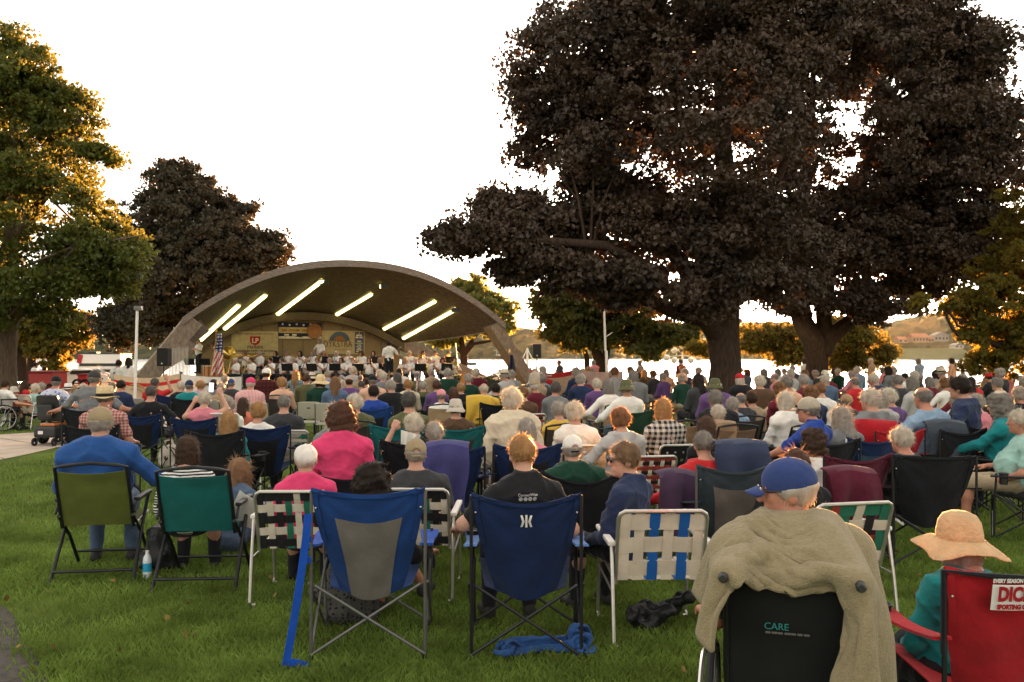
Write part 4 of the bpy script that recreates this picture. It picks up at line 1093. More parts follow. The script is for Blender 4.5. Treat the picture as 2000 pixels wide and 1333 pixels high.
# hats
_hatm = {}
def dome(MBo, prof, n=24, sx=.92, sy=1.14, wob=0.0, m=0, tilt=None):
    k = len(prof); o = len(MBo.v)
    for i, (r, z) in enumerate(prof):
        for j in range(n):
            a = 2 * math.pi * j / n
            rr = r * (1 + wob * .4 * math.sin(6 * a) * (i / k))
            MBo.v.append((rr * sx * math.cos(a), rr * sy * math.sin(a) - .012, z + (wob * .05 * math.sin(3 * a + 1) * r / .2 if r > .12 else 0)))
    for i in range(k - 1):
        for j in range(n):
            MBo.f.append((o + i * n + j, o + i * n + (j + 1) % n, o + (i + 1) * n + (j + 1) % n, o + (i + 1) * n + j)); MBo.m.append(m)
    return MBo
def hat_parts(kind):
    """list of (part name, mesh, material role)"""
    if kind in _hatm: return _hatm[kind]
    L = []
    if kind in ('cap', 'cap_strap'):
        f = Field((-.13, -.15, -.04), (.13, .15, .18), .007)
        f.prim(('el', (0, -.012, .040), (.090, .110, .096)), .01)
        f.cut((0, 0, .012), (0, -.16, -1))
        if kind == 'cap_strap': f.prim(('el', (0, -.125, .022), (.034, .05, .036)), .006, 0, True)
        V, Q = f.net(); L.append(("cap_crown", mesh_np("cap_crown", V, Q), 0))
        b = MB(); b.grid(lambda u, v: ((.085 - .018 * v * v) * math.sin((u - .5) * 2.5) * (1 - .05 * v), .06 + .055 * v * math.cos((u - .5) * 2.2) + .02 * math.cos((u - .5) * 2.5) + .03, .026 - .02 * v - .030 * abs(u - .5) ** 1.6 * 2), 12, 4, thick=.006)
        L.append(("cap_brim", b.mesh("cap_brim", True), 0))
        b = MB(); b.lathe([(0, .0), (.008, 0), (.006, .006), (0, .008)], 8, (0, -.012, .133)); L.append(("cap_button", b.mesh("cap_button", True), 0))
        if kind == 'cap_strap':
            b = MB(); b.tube([(.10 * math.sin(a) * .88, -.012 - .108 * math.cos(a), -.004) for a in np.linspace(-.42, .42, 7)], .008, 6); L.append(("cap_strap", b.mesh("cap_strap", True), 1))
    elif kind in ('sun', 'floppy'):
        w_ = .5 if kind == 'floppy' else .2
        b = MB(); dome(b, [(.004, .150), (.04, .148), (.075, .132), (.094, .10), (.102, .055), (.104, .012)], wob=.08); L.append(("hat_crown", b.mesh("hat_crown", True), 0))
        b = MB(); dome(b, [(.103, .016), (.13, .006), (.16, -.012), (.185, -.03), (.198, -.042), (.198, -.046), (.16, -.018), (.103, .010)], n=36, wob=w_); L.append(("hat_brim", b.mesh("hat_brim", True), 0))
        b = MB(); dome(b, [(.1045, .050), (.106, .045), (.107, .015), (.105, .012)]); L.append(("hat_band", b.mesh("hat_band", True), 1))
    elif kind == 'fedora':
        b = MB(); dome(b, [(.004, .128), (.04, .132), (.072, .136), (.086, .128), (.094, .06), (.100, .012)]); L.append(("hat_crown", b.mesh("hat_crown", True), 0))
        b = MB(); dome(b, [(.099, .014), (.13, .006), (.155, .008), (.156, .003), (.13, .0), (.099, .006)], n=32, wob=.25); L.append(("hat_brim", b.mesh("hat_brim", True), 0))
        b = MB(); dome(b, [(.098, .050), (.1005, .048), (.105, .014), (.102, .010)]); L.append(("hat_band", b.mesh("hat_band", True), 1))
    elif kind == 'bucket':
        b = MB(); dome(b, [(.004, .122), (.05, .122), (.078, .108), (.096, .05), (.102, .014)], wob=.15); L.append(("hat_crown", b.mesh("hat_crown", True), 0))
        b = MB(); dome(b, [(.101, .018), (.118, -.01), (.138, -.038), (.138, -.043), (.116, -.016), (.100, .012)], wob=.2); L.append(("hat_brim", b.mesh("hat_brim", True), 0))
    elif kind == 'beret':
        f = Field((-.14, -.16, -.06), (.14, .15, .18), .008); f.prim(('el', (0, -.02, .036), (.094, .114, .096)), .01); f.ripple(.003, 40, 2); f.cut((0, 0, -.035), (0, .55, -1)); V, Q = f.net()
        L.append(("cap_crown", mesh_np("cap_crown", V, Q), 0))
        b = MB(); b.grid(lambda u, v: ((.075 - .01 * v) * math.sin((u - .5) * 2.3), .07 + .035 * v * math.cos((u - .5) * 2.2) + .02, .012 - .016 * v), 10, 3, thick=.006); L.append(("cap_brim", b.mesh("cap_brim", True), 0))
        b = MB(); b.lathe([(0, .0), (.009, 0), (.007, .006), (0, .008)], 8, (0, -.02, .130)); L.append(("cap_button", b.mesh("cap_button", True), 0))
    elif kind == 'visor':
        b = MB(); dome(b, [(.094, .05), (.097, .05), (.0985, .02), (.095, .02)], sx=.90); L.append(("visor_band", b.mesh("visor_band", True), 0))
        b = MB(); b.grid(lambda u, v: (.08 * math.sin((u - .5) * 2.4), .09 + .065 * v * math.cos((u - .5) * 2.2), .024 - .02 * v), 10, 3, thick=.006); L.append(("cap_brim", b.mesh("cap_brim", True), 0))
    _hatm[kind] = L
    return L
def glasses(o, hm, dark=True):
    fr = plastic("spectacle_frame", (.03, .02, .018), .3); le = mat("dark_lens", (.012, .010, .010), .08, spec=.8) if dark else mat("clear_lens", (.25, .22, .2), .08, spec=.8)
    b = MB()
    for sd in (-1, 1):
        b.tube([(.060 * sd, .092, .012), (.079 * sd, .05, .012), (.080 * sd, -.01, .008), (.078 * sd, -.03, -.01)], .0035, 6)
    b.tube([(-.012, .112, .008), (.012, .112, .008)], .003, 6)
    g_ = b.build("sunglasses" if dark else "spectacles", fr, o, True); g_.matrix_local = hm
    for sd in (-1, 1):
        q = MB(); q.lathe([(0, .006), (.018, .004), (.024, 0), (.024, -.004), (0, -.002)], 14, M=rotm(0, -math.pi / 2, 0), sx=1.15, sy=.85); q.v = [(x + .036 * sd, y + .108 - 8 * x * x * 0, z + .004) for x, y, z in q.v]
        l_ = q.build("lens", le, g_, True)

STAGE = Vector((-6.2, 42, 0))
_lab = {}
def put_person(loc, rz, label, p, hair, top, legs='dark', hat=None, hatc=None, sk=0, near=True, h=.014, group="listeners seated on the lawn", extra=None, s=1.0, cat="person"):
    ms = person_meshes(p, h)
    o = link("person", ms['body'], skin(sk))
    o.location = loc; o.rotation_euler = (0, 0, rz); o.scale = (s, s, s)
    tag(o, label, cat, group)
    link("shirt", ms['shirt'], top, o)
    link("trousers", ms['trousers'], LEGS[legs], o)
    for me in ms['shoes']: link("shoe", me, SHOE, o)
    if hair:
        hh = link("hair", hair_mesh(hair[0], near, bool(hat) and hat != 'visor'), hair_mat(hair[1]), o); hh.matrix_local = ms['hm']
    if hat:
        root = None
        for nm, me, role in hat_parts(hat):
            mm = hatc[role] if isinstance(hatc, (list, tuple)) else hatc
            if root is None: root = link("hat", me, mm, o); root.matrix_local = ms['hm']
            else: link(nm, me, mm, root)
    if extra: extra(o, ms)
    return o
SHOE = plastic("shoe_dark", (.03, .027, .025), .7)
LEGS = {'dark': cloth("trouser_black", (.018, .018, .022)), 'jeans': cloth("jeans", (.07, .10, .16)), 'khaki': cloth("khaki", (.36, .28, .18)), 'grey': cloth("trouser_grey", (.11, .11, .115)), 'white': cloth("trouser_white", (.62, .58, .52)), 'blue': cloth("shorts_blue", (.03, .09, .32))}
# ------------------------------------------------------------------ chairs
m_blackmet = mat("frame_black", (.018, .018, .02), .4, .4, .1, 20, spec=.5)
m_greymet = mat("frame_grey", (.13, .125, .115), .45, .5, .1, 20, spec=.5)
m_alu = metal("aluminium", (.62, .58, .54), .32)
m_whitepl = plastic("armrest_white", (.74, .70, .64), .5)
m_blackpl = plastic("plastic_black", (.02, .02, .02), .5)
_proto = {}
def sling_chair(fabric, frame=None, h=.92):
    """folding chair with a fabric back on a hooped tube frame, scissor legs"""
    frame = frame or m_blackmet
    o = empty("folding_chair")
    back = lambda u, v: Vector(((u - .5) * .50, -.20 - .20 * v, .42 + (h - .45) * v))
    q = MB(); q.grid(lambda u, v: back(u, v * .93) + Vector((0, -.035 * math.sin(math.pi * u) * (1 - .3 * v) + .012 * math.sin(7 * v + 3 * u) * .3, -.02 * math.sin(math.pi * u) * (v > .9))), 14, 12, thick=.006); q.build("back_sling", fabric, o, True)
    q = MB(); q.grid(lambda u, v: ((u - .5) * .50, -.20 + .46 * v, .42 + .03 * v - .04 * math.sin(math.pi * u) * math.sin(math.pi * v)), 8, 8, thick=.006); q.build("seat_sling", fabric, o, True)
    q = MB(); q.tube([back(0, 0) - Vector((.012, 0, .02)), back(0, .5) - Vector((.012, 0, 0)), back(0, 1) - Vector((.008, 0, .0)), back(.12, 1.03), back(.5, 1.07), back(.88, 1.03), back(1, 1) + Vector((.008, 0, 0)), back(1, .5) + Vector((.012, 0, 0)), back(1, 0) + Vector((.012, 0, -.02))], .014, 8); q.build("back_frame", frame, o, True)
    for sd in (-1, 1):
        q = MB(); q.tube([(.27 * sd, -.26, .50), (.275 * sd, .02, .30), (.28 * sd, .30, 0)], .014, 8); q.build("leg", frame, o, True)
        q = MB(); q.tube([(.29 * sd, .16, .60), (.29 * sd, -.05, .36), (.30 * sd, -.36, 0)], .014, 8); q.build("leg", frame, o, True)
        q = MB(); q.box((.29 * sd, 0, .615), (.045, .44, .028)); q.build("armrest", m_blackpl if frame is m_blackmet else frame, o, False, .008)
        q = MB(); q.tube([(.29 * sd, -.27, .52), (.29 * sd, -.2, .60)], .011, 6); q.build("arm_bracket", frame, o, True)
        q = MB(); q.tube([(.265 * sd, -.2, .41), (.265 * sd, .26, .44)], .013, 8); q.build("seat_rail", frame, o, True)
    for y, z in ((-.34, .03), (.27, .06)):
        q = MB(); q.tube([(-.29, y, z + .06), (.29, y, z + .06)], .011, 8); q.build("stretcher", frame, o, True)
    return o
def quad_chair(fabric, panel=None, pole=None, arms=None, cup=True, w=.33, h=.93, sag=.06, strap=None):
    """camp chair: fabric slung on corner poles with crossed braces"""
    pole = pole or m_blackmet; arms = arms or fabric
    o = empty("camp_chair")
    bw = lambda v: w * (1 - .42 * (1 - v) ** 1.4)
    def bk(u, v):
        return Vector(((u * 2 - 1) * bw(v), -.30 - .03 * v + .16 * (1 - v) ** 1.5 - .05 * math.sin(math.pi * u) * (1 - .4 * v) + .008 * math.sin(11 * u + 5 * v) + .010 * sum(math.sin(17 * math.atan2(1.06 - v, a_ + .06) + 2 * u) * math.exp(-2.6 * math.hypot(a_, 1 - v)) for a_ in (u, 1 - u)) + .007 * math.sin(16 * v + 3 * math.sin(5 * u)) * (1 - v), .36 + (h - .36) * v - sag * math.sin(math.pi * u) * v ** 2 - .06 * math.sin(math.pi * u) * (1 - v) ** 3))
    q = MB(); q.grid(bk, 30, 26, thick=.005); q.build("back_fabric", fabric, o, True)
    if panel is not None:
        q = MB(); q.grid(lambda u, v: bk(.5 + (u - .5) * (.50 + .26 * (v * .72) ** 2 + .1 * (1 - v)), v * (.74 - .04 * math.sin(math.pi * u))) + Vector((0, -.004, 0)), 12, 12, thick=-.003); q.build("back_panel", panel, o, True)
    q = MB(); q.grid(lambda u, v: bk(u, .955 + .045 * v) + Vector((0, -.005, .002)), 24, 2, thick=-.008); q.build("hem", fabric, o, True)
    for u0 in (.03, .97):
        q = MB(); q.grid(lambda u, v: bk(u0 + (u - .5) * .05, .5 + .45 * v) + Vector((0, -.005, 0)), 1, 10, thick=-.006); q.build("pole_sleeve", fabric, o, True)
    q = MB(); q.grid(lambda u, v: ((u * 2 - 1) * (.24 + .05 * v), -.16 + .46 * v, .38 + .07 * v - .06 * math.sin(math.pi * u)), 10, 8, thick=.005); q.build("seat_fabric", fabric, o, True)
    for sd in (-1, 1):
        q = MB(); q.tube([(w * sd, -.335, h - .012), (w * 1.0 * sd, -.33, .40), (w * 1.0 * sd, -.33, 0)], .010, 7); q.build("back_pole", pole, o, True)
        q = MB(); q.tube([(w * 1.06 * sd, .28, .63), (w * 1.04 * sd, .30, .3), (w * 1.02 * sd, .30, 0)], .010, 7); q.build("front_pole", pole, o, True)
        for k, (a, b) in enumerate((((w * sd, -.33, .03), (w * 1.02 * sd, .30, .44)), ((w * 1.02 * sd, .30, .03), (w * sd, -.33, .44)))):
            q = MB(); q.tube([Vector(a) + Vector((.012 * k * sd, 0, 0)), Vector(b) + Vector((.012 * k * sd, 0, 0))], .009, 6); q.build("cross_brace", pole, o, True)
        for y, z in ((-.345, 0), (.315, 0)):
            q = MB(); q.tube([(-w * sd, y + .006 * sd, .03), (w * .93 * sd, y + .006 * sd, .43)], .009, 6); q.build("cross_brace", pole, o, True)
        q = MB(); q.grid(lambda u, v: (w * 1.02 * sd + (u - .5) * (.075 + .04 * sstep(.5, .9, v)), -.33 + .66 * v, .66 - .05 * v - .02 * math.sin(math.pi * v)), 4, 10, thick=.012); a_ = q.build("armrest", arms, o, True)
        if cup:
            q = MB(); q.ring((w * 1.04 * sd, .22, .632), .042, .006, 'z', 16, 6); q.lathe([(.04, .0), (.038, -.05), (.036, -.10), (.0, -.10)], 14, (w * 1.04 * sd, .22, .63)); q.build("cup_holder", m_blackpl, a_, True)
        for y in (-.33, .30):
            q = MB(); q.lathe([(.0, -.004), (.018, 0), (.018, .02), (.011, .035), (0, .035)], 8, (w * sd, y, 0)); q.build("foot", m_blackpl, o, True)
        q = MB(); q.lathe([(0, .0), (.006, 0), (.005, .004), (0, .005)], 8, M=rotm(0, math.pi / 2, 0), c=(w * .92 * sd, -.345, h - .11)); q.build("rivet", m_alu, o, True)
    if strap:
        q = MB(); q.grid(lambda u, v: (-w - .015 - .10 * v ** 1.5 + (u - .5) * .040, -.36 - .12 * v - .03 * math.sin(3 * v) + (u - .5) * .02, (h - .16) * (1 - v) + .02), 2, 14, thick=.004); q.grid(lambda u, v: (-w - .115 + .13 * v, -.48 - .02 * v, .012 + u * .04 + .01 * math.sin(4 * v)), 2, 5, thick=.004); q.build("carry_strap", strap, o, True)
        for z in (.70, .58):
            q = MB(); q.box((-w - .018, -.37, z), (.05, .02, .035)); q.build("buckle", strap, o, False, .005)
    return o
def web_chair(cols, frame=None, h=.80, w=.27, arm=None, nv=6, nh=5, dense=False):
    """aluminium lawn chair with woven webbing; cols are picked per strap"""
    frame = frame or m_alu; arm = arm or m_whitepl
    o = empty("lawn_chair")
    z0, z1, yb = .38, h, -.26
    pt = lambda u, v: Vector(((u * 2 - 1) * w, yb - .14 * v, z0 + (z1 - z0) * v))
    q = MB(); q.tube([pt(0, -.05), pt(0, .5), pt(0, .9), pt(.02, .96), pt(.07, 1), pt(.5, 1.0), pt(.93, 1), pt(.98, .96), pt(1, .9), pt(1, .5), pt(1, -.05)], .0125, 8); q.build("back_frame", frame, o, True)
    mats = list(dict.fromkeys(cols[0] + cols[1])); mi = {m: i for i, m in enumerate(mats)}
    def webbing(P, nm, nV, nH):
        q = MB(); wv, wh = .70 / nV, .66 / nH
        N = Vector((0, -1, -.3)).normalized() if nm == "back_webbing" else Vector((0, 0, 1))
        for i in range(nV):
            u0 = (i + .5) / nV
            q.grid(lambda u, v: P(u0 + (u - .5) * wv, v) + N * (.004 * math.cos(math.pi * (v * nH - .5) + math.pi * i) - (.02 * math.sin(math.pi * v) * math.sin(math.pi * u0))), 1, nH * 3, mi[cols[0][i % len(cols[0])]], .002)
        for j in range(nH):
            v0 = (j + .5) / nH
            q.grid(lambda u, v: P(u, v0 + (v - .5) * wh) + N * (-.004 * math.cos(math.pi * (u * nV - .5) + math.pi * j) - (.02 * math.sin(math.pi * u) * math.sin(math.pi * v0))), nV * 3, 1, mi[cols[1][j % len(cols[1])]], .002)
        q.build(nm, mats, o)
    webbing(lambda u, v: pt(u, v), "back_webbing", nv, nh)
    webbing(lambda u, v: Vector(((u * 2 - 1) * w, yb + .02 + .46 * v, z0 + .03 * v)), "seat_webbing", nv, 4 if not dense else nh)
    for sd in (-1, 1):
        x = (w + .03) * sd
        q = MB(); q.tube([(x, -.30, .60), (x, -.36, .30), (x, -.40, .04), (x, -.37, .012), (x * .9, -.36, .012)], .0115, 7); q.build("leg", frame, o, True)
        q = MB(); q.tube([(x, .22, .60), (x, .26, .30), (x, .30, .04), (x, .27, .012), (x * .9, .26, .012)], .0115, 7); q.build("leg", frame, o, True)
        q = MB(); q.box((x, -.04, .612), (.045, .56, .03)); q.build("armrest", arm, o, False, .01)
        q = MB(); q.tube([(w * sd, -.27, .38), (w * sd, .24, .41)], .0115, 7); q.build("seat_rail", frame, o, True)
        q = MB(); q.tube([(x, -.35, .33), (x, .26, .36)], .008, 6); q.build("side_brace", frame, o, True)
    return o
def resin_chair(body, frame=None):
    """moulded plastic folding chair with a slotted back"""
    frame = frame or m_greymet
    o = empty("plastic_chair")
    pt = lambda u, v: Vector(((u * 2 - 1) * .215 * (1 - .08 * v), -.19 - .10 * v, .52 + .32 * v))
    q = MB(); q.grid(lambda u, v: pt(u, v) + Vector((0, -.03 * math.sin(math.pi * u), -.012 * (2 * u - 1) ** 4 * v)), 14, 8, thick=.018); q.build("backrest", body, o, True)
    q = MB(); q.grid(lambda u, v: pt(.42 + .16 * u, .60 + .08 * v) + Vector((0, -.034, 0)), 4, 2, thick=-.002); q.build("grip_slot", m_greymet, o, True)
    q = MB(); q.box((0, .02, .44), (.42, .42, .025)); q.build("seat", body, o, False, .01)
    for sd in (-1, 1):
        q = MB(); q.tube([(.21 * sd, -.29, .83), (.215 * sd, -.18, .50), (.22 * sd, .24, 0)], .011, 7); q.build("leg", frame, o, True)
        q = MB(); q.tube([(.20 * sd, .18, .43), (.20 * sd, -.28, 0)], .011, 7); q.build("leg", frame, o, True)
    return o
m_tyre = plastic("tyre", (.015, .015, .015), .8)
def wheelchair(fabric, w=.235, rim=None):
    o = empty("wheelchair"); fr = m_blackmet; rim = rim or m_greymet
    q = MB(); q.grid(lambda u, v: ((u * 2 - 1) * w, -.20 - .06 * v - .03 * math.sin(math.pi * u), .48 + .43 * v - .02 * math.sin(math.pi * u) * v), 10, 10, thick=.012); q.build("back_upholstery", fabric, o, True)
    q = MB(); q.grid(lambda u, v: ((u * 2 - 1) * w, -.20 + .42 * v, .49 - .02 * math.sin(math.pi * u)), 8, 6, thick=.03); q.build("seat", fabric, o, True)
    for sd in (-1, 1):
        x = w * sd
        q = MB(); q.tube([(x, -.17, .30), (x, -.20, .48), (x, -.265, .90), (x, -.29, .93), (x, -.34, .935)], .0125, 8); q.tube([(x, -.18, .48), (x, .24, .48), (x, .30, .44), (x, .36, .15)], .0125, 8); q.tube([(x, -.16, .22), (x, .22, .20), (x, .24, .48)], .0125, 8); q.build("side_frame", fr, o, True)
        q = MB(); q.tube([(x, -.285, .932), (x, -.30, .936), (x, -.44, .936), (x, -.45, .936)], [.014, .018, .018, .012], 10); q.build("push_handle", m_blackpl, o, True)
        q = MB(); q.box((x * 1.04, .02, .72), (.05, .36, .035)); q.build("armrest", m_blackpl, o, False, .01)
        q = MB(); q.tube([(x * 1.04, -.14, .50), (x * 1.04, -.14, .71)], .010, 6); q.tube([(x * 1.04, .16, .50), (x * 1.04, .16, .71)], .010, 6); q.build("arm_post", fr, o, True)
        X = (w + .06) * sd; c = (X, -.12, .305)
        q = MB(); q.ring(c, .290, .015, 'x', 36, 8); wh = q.build("wheel", m_tyre, o, True)
        q = MB(); q.ring(c, .270, .010, 'x', 36, 6); q.lathe([(0, -.03), (.03, -.03), (.03, .03), (0, .03)], 10, c, M=rotm(0, 0, math.pi / 2))
        for k in range(14):
            a = k * 2 * math.pi / 14; q.tube([c, (X, c[1] + .268 * math.cos(a), c[2] + .268 * math.sin(a))], .0025, 4)
        q.build("rim", rim, wh, True)
        q = MB(); q.ring((X + .035 * sd, -.12, .305), .255, .010, 'x', 36, 6); q.build("hand_rim", metal("bright_rim", (.7, .68, .65), .25), wh, True)
        q = MB(); q.ring((x, .24, .09), .075, .016, 'x', 18, 6); q.tube([(x, .24, .09), (x, .24, .2)], .01, 6); q.build("caster", m_tyre, o, True)
        q = MB(); q.box((x * .7, .44, .13), (.16, .14, .015)); q.build("footrest", fr, o)
    q = MB(); q.tube([(-w, .0, .22), (w, .0, .46)], .009, 6); q.tube([(w, .02, .22), (-w, .02, .46)], .009, 6); q.build("cross_brace", fr, o, True)
    return o
def power_chair():
    o = empty("power_wheelchair"); bl = m_blackpl; dk = plastic("power_base", (.025, .025, .028), .35)
    q = MB(); q.box((0, -.05, .27), (.44, .70, .22)); q.build("base", dk, o, False, .05)
    q = MB(); q.box((.0, -.05, .40), (.30, .5, .06)); q.box((.20, .1, .30), (.06, .40, .13)); q.build("glare", mat("glare_orange", (.55, .16, .03), .25, 0, .1, 5, spec=.6, coat=.5), o, False, .02)  # bright orange glare on the chair, put into glossy coloured blocks
    for sd in (-1, 1):
        q = MB(); q.ring((.29 * sd, .02, .17), .135, .04, 'x', 26, 8); w_ = q.build("wheel", m_tyre, o, True)
        q = MB(); q.lathe([(0, -.035), (.10, -.03), (.10, .03), (0, .035)], 16, (.29 * sd, .02, .17), M=rotm(0, 0, math.pi / 2)); q.build("rim", m_greymet, w_, True)
        for y in (-.38, .36):
            q = MB(); q.ring((.20 * sd, y, .08), .06, .024, 'x', 16, 6); q.tube([(.2 * sd, y, .08), (.2 * sd, y * .8, .22)], .014, 6); q.build("caster", m_tyre, o, True)
        q = MB(); q.box((.29 * sd, .08, .72), (.07, .36, .05)); q.build("armrest", bl, o, False, .015)
        q = MB(); q.tube([(.28 * sd, -.15, .48), (.29 * sd, -.10, .70)], .015, 6); q.build("arm_post", m_blackmet, o, True)
    q = MB(); q.box((0, .02, .52), (.48, .46, .10)); q.build("seat", bl, o, False, .03)
    q = MB(); q.grid(lambda u, v: ((u * 2 - 1) * .24 * (1 - .12 * v ** 3), -.22 - .10 * v - .04 * math.sin(math.pi * u), .55 + .40 * v), 10, 8, thick=.07); q.build("backrest", bl, o, True)
    q = MB(); q.box((0, -.36, .66), (.30, .08, .26)); q.build("rear_pack", bl, o, False, .03)
    q = MB(); q.tube([(.30, .26, .76), (.30, .28, .84)], [.02, .008], 8); q.build("joystick", bl, o, True)
    q = MB(); q.box((0, .42, .12), (.34, .24, .03)); q.build("footplate", dk, o, False, .01)
    q = MB(); q.box((-.06, -.41, .26), (.10, .01, .06)); q.build("plate", m_whitepl, o)
    return o

def place(o, loc, rz, label, cat="chair", group=None, s=1.0):
    o.location = loc; o.rotation_euler = (0, 0, rz); o.scale = (s, s, s)
    return tag(o, label, cat, group)
def proto(key, fn):
    """first use returns the original, later ones a copy of the thing and all its parts"""
    if key not in _proto:
        _proto[key] = fn(); return _proto[key]
    return copy_tree(_proto[key])
# ------------------------------------------------------------------ cloth patterns
def pattern(name, c1, c2, kind, sc, c3=None):
    key = "pattern_" + name
    if key in _M: return _M[key]
    m = bpy.data.materials.new(key); _M[key] = m; m.use_nodes = True
    n, l = m.node_tree.nodes, m.node_tree.links
    b = n["Principled BSDF"]; b.inputs["Roughness"].default_value = .9; b.inputs["Specular IOR Level"].default_value = .12
    tc = n.new("ShaderNodeTexCoord")
    def wave(d, s, dist=.6):
        w_ = n.new("ShaderNodeTexWave"); w_.bands_direction = d; w_.inputs["Scale"].default_value = s; w_.inputs["Distortion"].default_value = dist; w_.inputs["Detail"].default_value = 1
        l.new(tc.outputs["Object"], w_.inputs[0])
        r_ = n.new("ShaderNodeMapRange"); r_.inputs[1].default_value, r_.inputs[2].default_value = .46, .54; l.new(w_.outputs["Fac"], r_.inputs[0]); return r_.outputs[0]
    def mix(f, a, bb):
        x = n.new("ShaderNodeMix"); x.data_type = 'RGBA'
        for i, v in ((6, a), (7, bb)):
            if isinstance(v, tuple): x.inputs[i].default_value = (*v, 1)
            else: l.new(v, x.inputs[i])
        if isinstance(f, float): x.inputs[0].default_value = f
        else: l.new(f, x.inputs[0])
        return x.outputs[2]
    if kind == 'stripe': col = mix(wave('Z', sc, 1.2), c1, c2)
    elif kind == 'vstripe': col = mix(wave('X', sc, .6), c1, c2)
    elif kind == 'floral':
        v = n.new("ShaderNodeTexVoronoi"); v.inputs["Scale"].default_value = sc; l.new(tc.outputs["Object"], v.inputs["Vector"])
        r_ = n.new("ShaderNodeMapRange"); r_.inputs[1].default_value, r_.inputs[2].default_value = .3, .4; l.new(v.outputs["Distance"], r_.inputs[0]); col = mix(r_.outputs[0], c1, c2)
    else:
        a = mix(wave('Z', sc), c1, c2); bcol = mix(wave('X', sc), c1, c3 or c2); col = mix(.5, a, bcol)
    l.new(col, b.inputs["Base Color"])
    no = n.new("ShaderNodeTexNoise"); no.inputs["Scale"].default_value = 28; l.new(tc.outputs["Object"], no.inputs[0])
    bp = n.new("ShaderNodeBump"); bp.inputs["Strength"].default_value = .35; bp.inputs["Distance"].default_value = .02; l.new(no.outputs[0], bp.inputs["Height"]); l.new(bp.outputs[0], b.inputs["Normal"])
    return m
TOPC = {'navy': (.022, .032, .075), 'black': (.016, .016, .018), 'charcoal': (.045, .045, .048), 'white': (.72, .68, .62), 'cream': (.60, .50, .36), 'light blue': (.22, .31, .42), 'denim blue': (.08, .12, .19),
        'royal blue': (.022, .055, .26), 'red': (.45, .022, .025), 'maroon': (.12, .015, .025), 'pink': (.62, .20, .24), 'hot pink': (.62, .05, .14), 'coral': (.58, .16, .10), 'purple': (.12, .06, .17), 'green': (.05, .16, .05),
        'dark green': (.012, .045, .028), 'teal': (.012, .19, .20), 'olive': (.10, .10, .045), 'tan': (.33, .24, .15), 'brown': (.10, .055, .032), 'grey': (.17, .17, .17), 'light grey': (.40, .38, .36), 'yellow': (.62, .38, .06),
        'mint': (.30, .48, .42), 'lavender': (.36, .28, .44), 'peach': (.62, .36, .24), 'lime': (.40, .48, .14)}
def top(c): return cloth(c.replace(' ', '_'), TOPC[c])
PL = {'black and white striped': pattern("striped_bw", (.015, .015, .017), (.68, .66, .62), 'stripe', 13), 'pink striped': pattern("striped_pink", (.62, .20, .22), (.68, .50, .46), 'vstripe', 12),
      'dark red plaid': pattern("plaid_red", (.09, .018, .016), (.03, .012, .013), 'plaid', 4), 'black and white checked': pattern("plaid_bw", (.55, .50, .44), (.02, .02, .022), 'plaid', 5),
      'blue plaid': pattern("plaid_blue", (.07, .13, .17), (.28, .33, .34), 'plaid', 6), 'red checked': pattern("plaid_redcheck", (.30, .06, .05), (.50, .34, .30), 'plaid', 9), 'blue floral': pattern("floral_blue", (.16, .20, .42), (.52, .52, .60), 'floral', 14), 'floral': pattern("floral_mix", (.50, .44, .40), (.22, .12, .14), 'floral', 16)}
def topm(c): return PL[c] if c in PL else top(c)

def face_stage(x, y): return math.atan2(-(STAGE.x - x), STAGE.y - y)
SEATED = "listeners seated on the lawn"
def listener(px, ytop, d, label, hair, topc, pose=None, hat=None, hatc=None, legs='dark', sk=0, yaw=0.0, chair=None, clabel=None, cy=0.0, cx=0.0, cyaw=None, near=None, extra=None, stand=False, group=SEATED, hgt=None, csize=1.0):
    p = dict(pose or {})
    if stand: p['stand'] = True
    near = d < 14 if near is None else near
    h = hgt or (.011 if d < 6.5 else .014 if d < 11 else .018 if d < 17 else .024)
    x = at(px, HORIZON, d).x; gz = ground_z(x, d)
    ms = person_meshes(p, h)
    zt = at(px, ytop, d).z - gz
    hatx = .03 if hat else (.035 if hair and hair[0] in ('perm', 'curly') else .018)
    s = min(max(zt / (ms['top'] + hatx), .90), 1.10)
    dz = zt - s * (ms['top'] + hatx)
    rz = face_stage(x, d) + yaw
    # keep the head, not the hips, over the pixel column
    hx, hy = ms['J']['head'][0] * s, ms['J']['head'][1] * s
    ox = hx * math.cos(rz) - hy * math.sin(rz)
    o = put_person((x - ox * .8, d, gz + dz), rz, label, p, hair, topm(topc) if isinstance(topc, str) else topc, legs, hat, hatc, sk, near, h, group, extra, s)
    if abs(dz) > .16 and not p.get('floor'): print("lift %.2f s=%.2f  %s" % (dz, s, label))
    if chair:
        ch = chair()
        place(ch, (x - ox * .8 + cx, d + cy, gz), rz if cyaw is None else cyaw, clabel, "chair", "lawn seats of the audience", csize)
    return o
def cm(c): return cloth(c.replace(' ', '_'), TOPC[c])
kh = cloth("cap_khaki", (.30, .23, .135)); straw = mat("straw", (.62, .46, .25), .8, 0, .15, 30, .3, 90); blackband = cloth("hat_band_black", (.015, .013, .013)); capw = cloth("cap_white", (.72, .66, .60)); capblue = cloth("cap_blue", (.035, .055, .17))
straw2 = mat("straw_peach", (.56, .37, .20), .85, 0, .16, 9, .6, 55)
f_olive = cloth("sling_olive", (.10, .115, .022), .2); f_teal = cloth("sling_teal", (.008, .105, .098), .2); f_brown = cloth("sling_brown", (.22, .135, .085), .2); f_mesh = cloth("sling_dark_mesh", (.055, .045, .038), .2); f_tanm = cloth("sling_tan", (.40, .27, .16), .2)
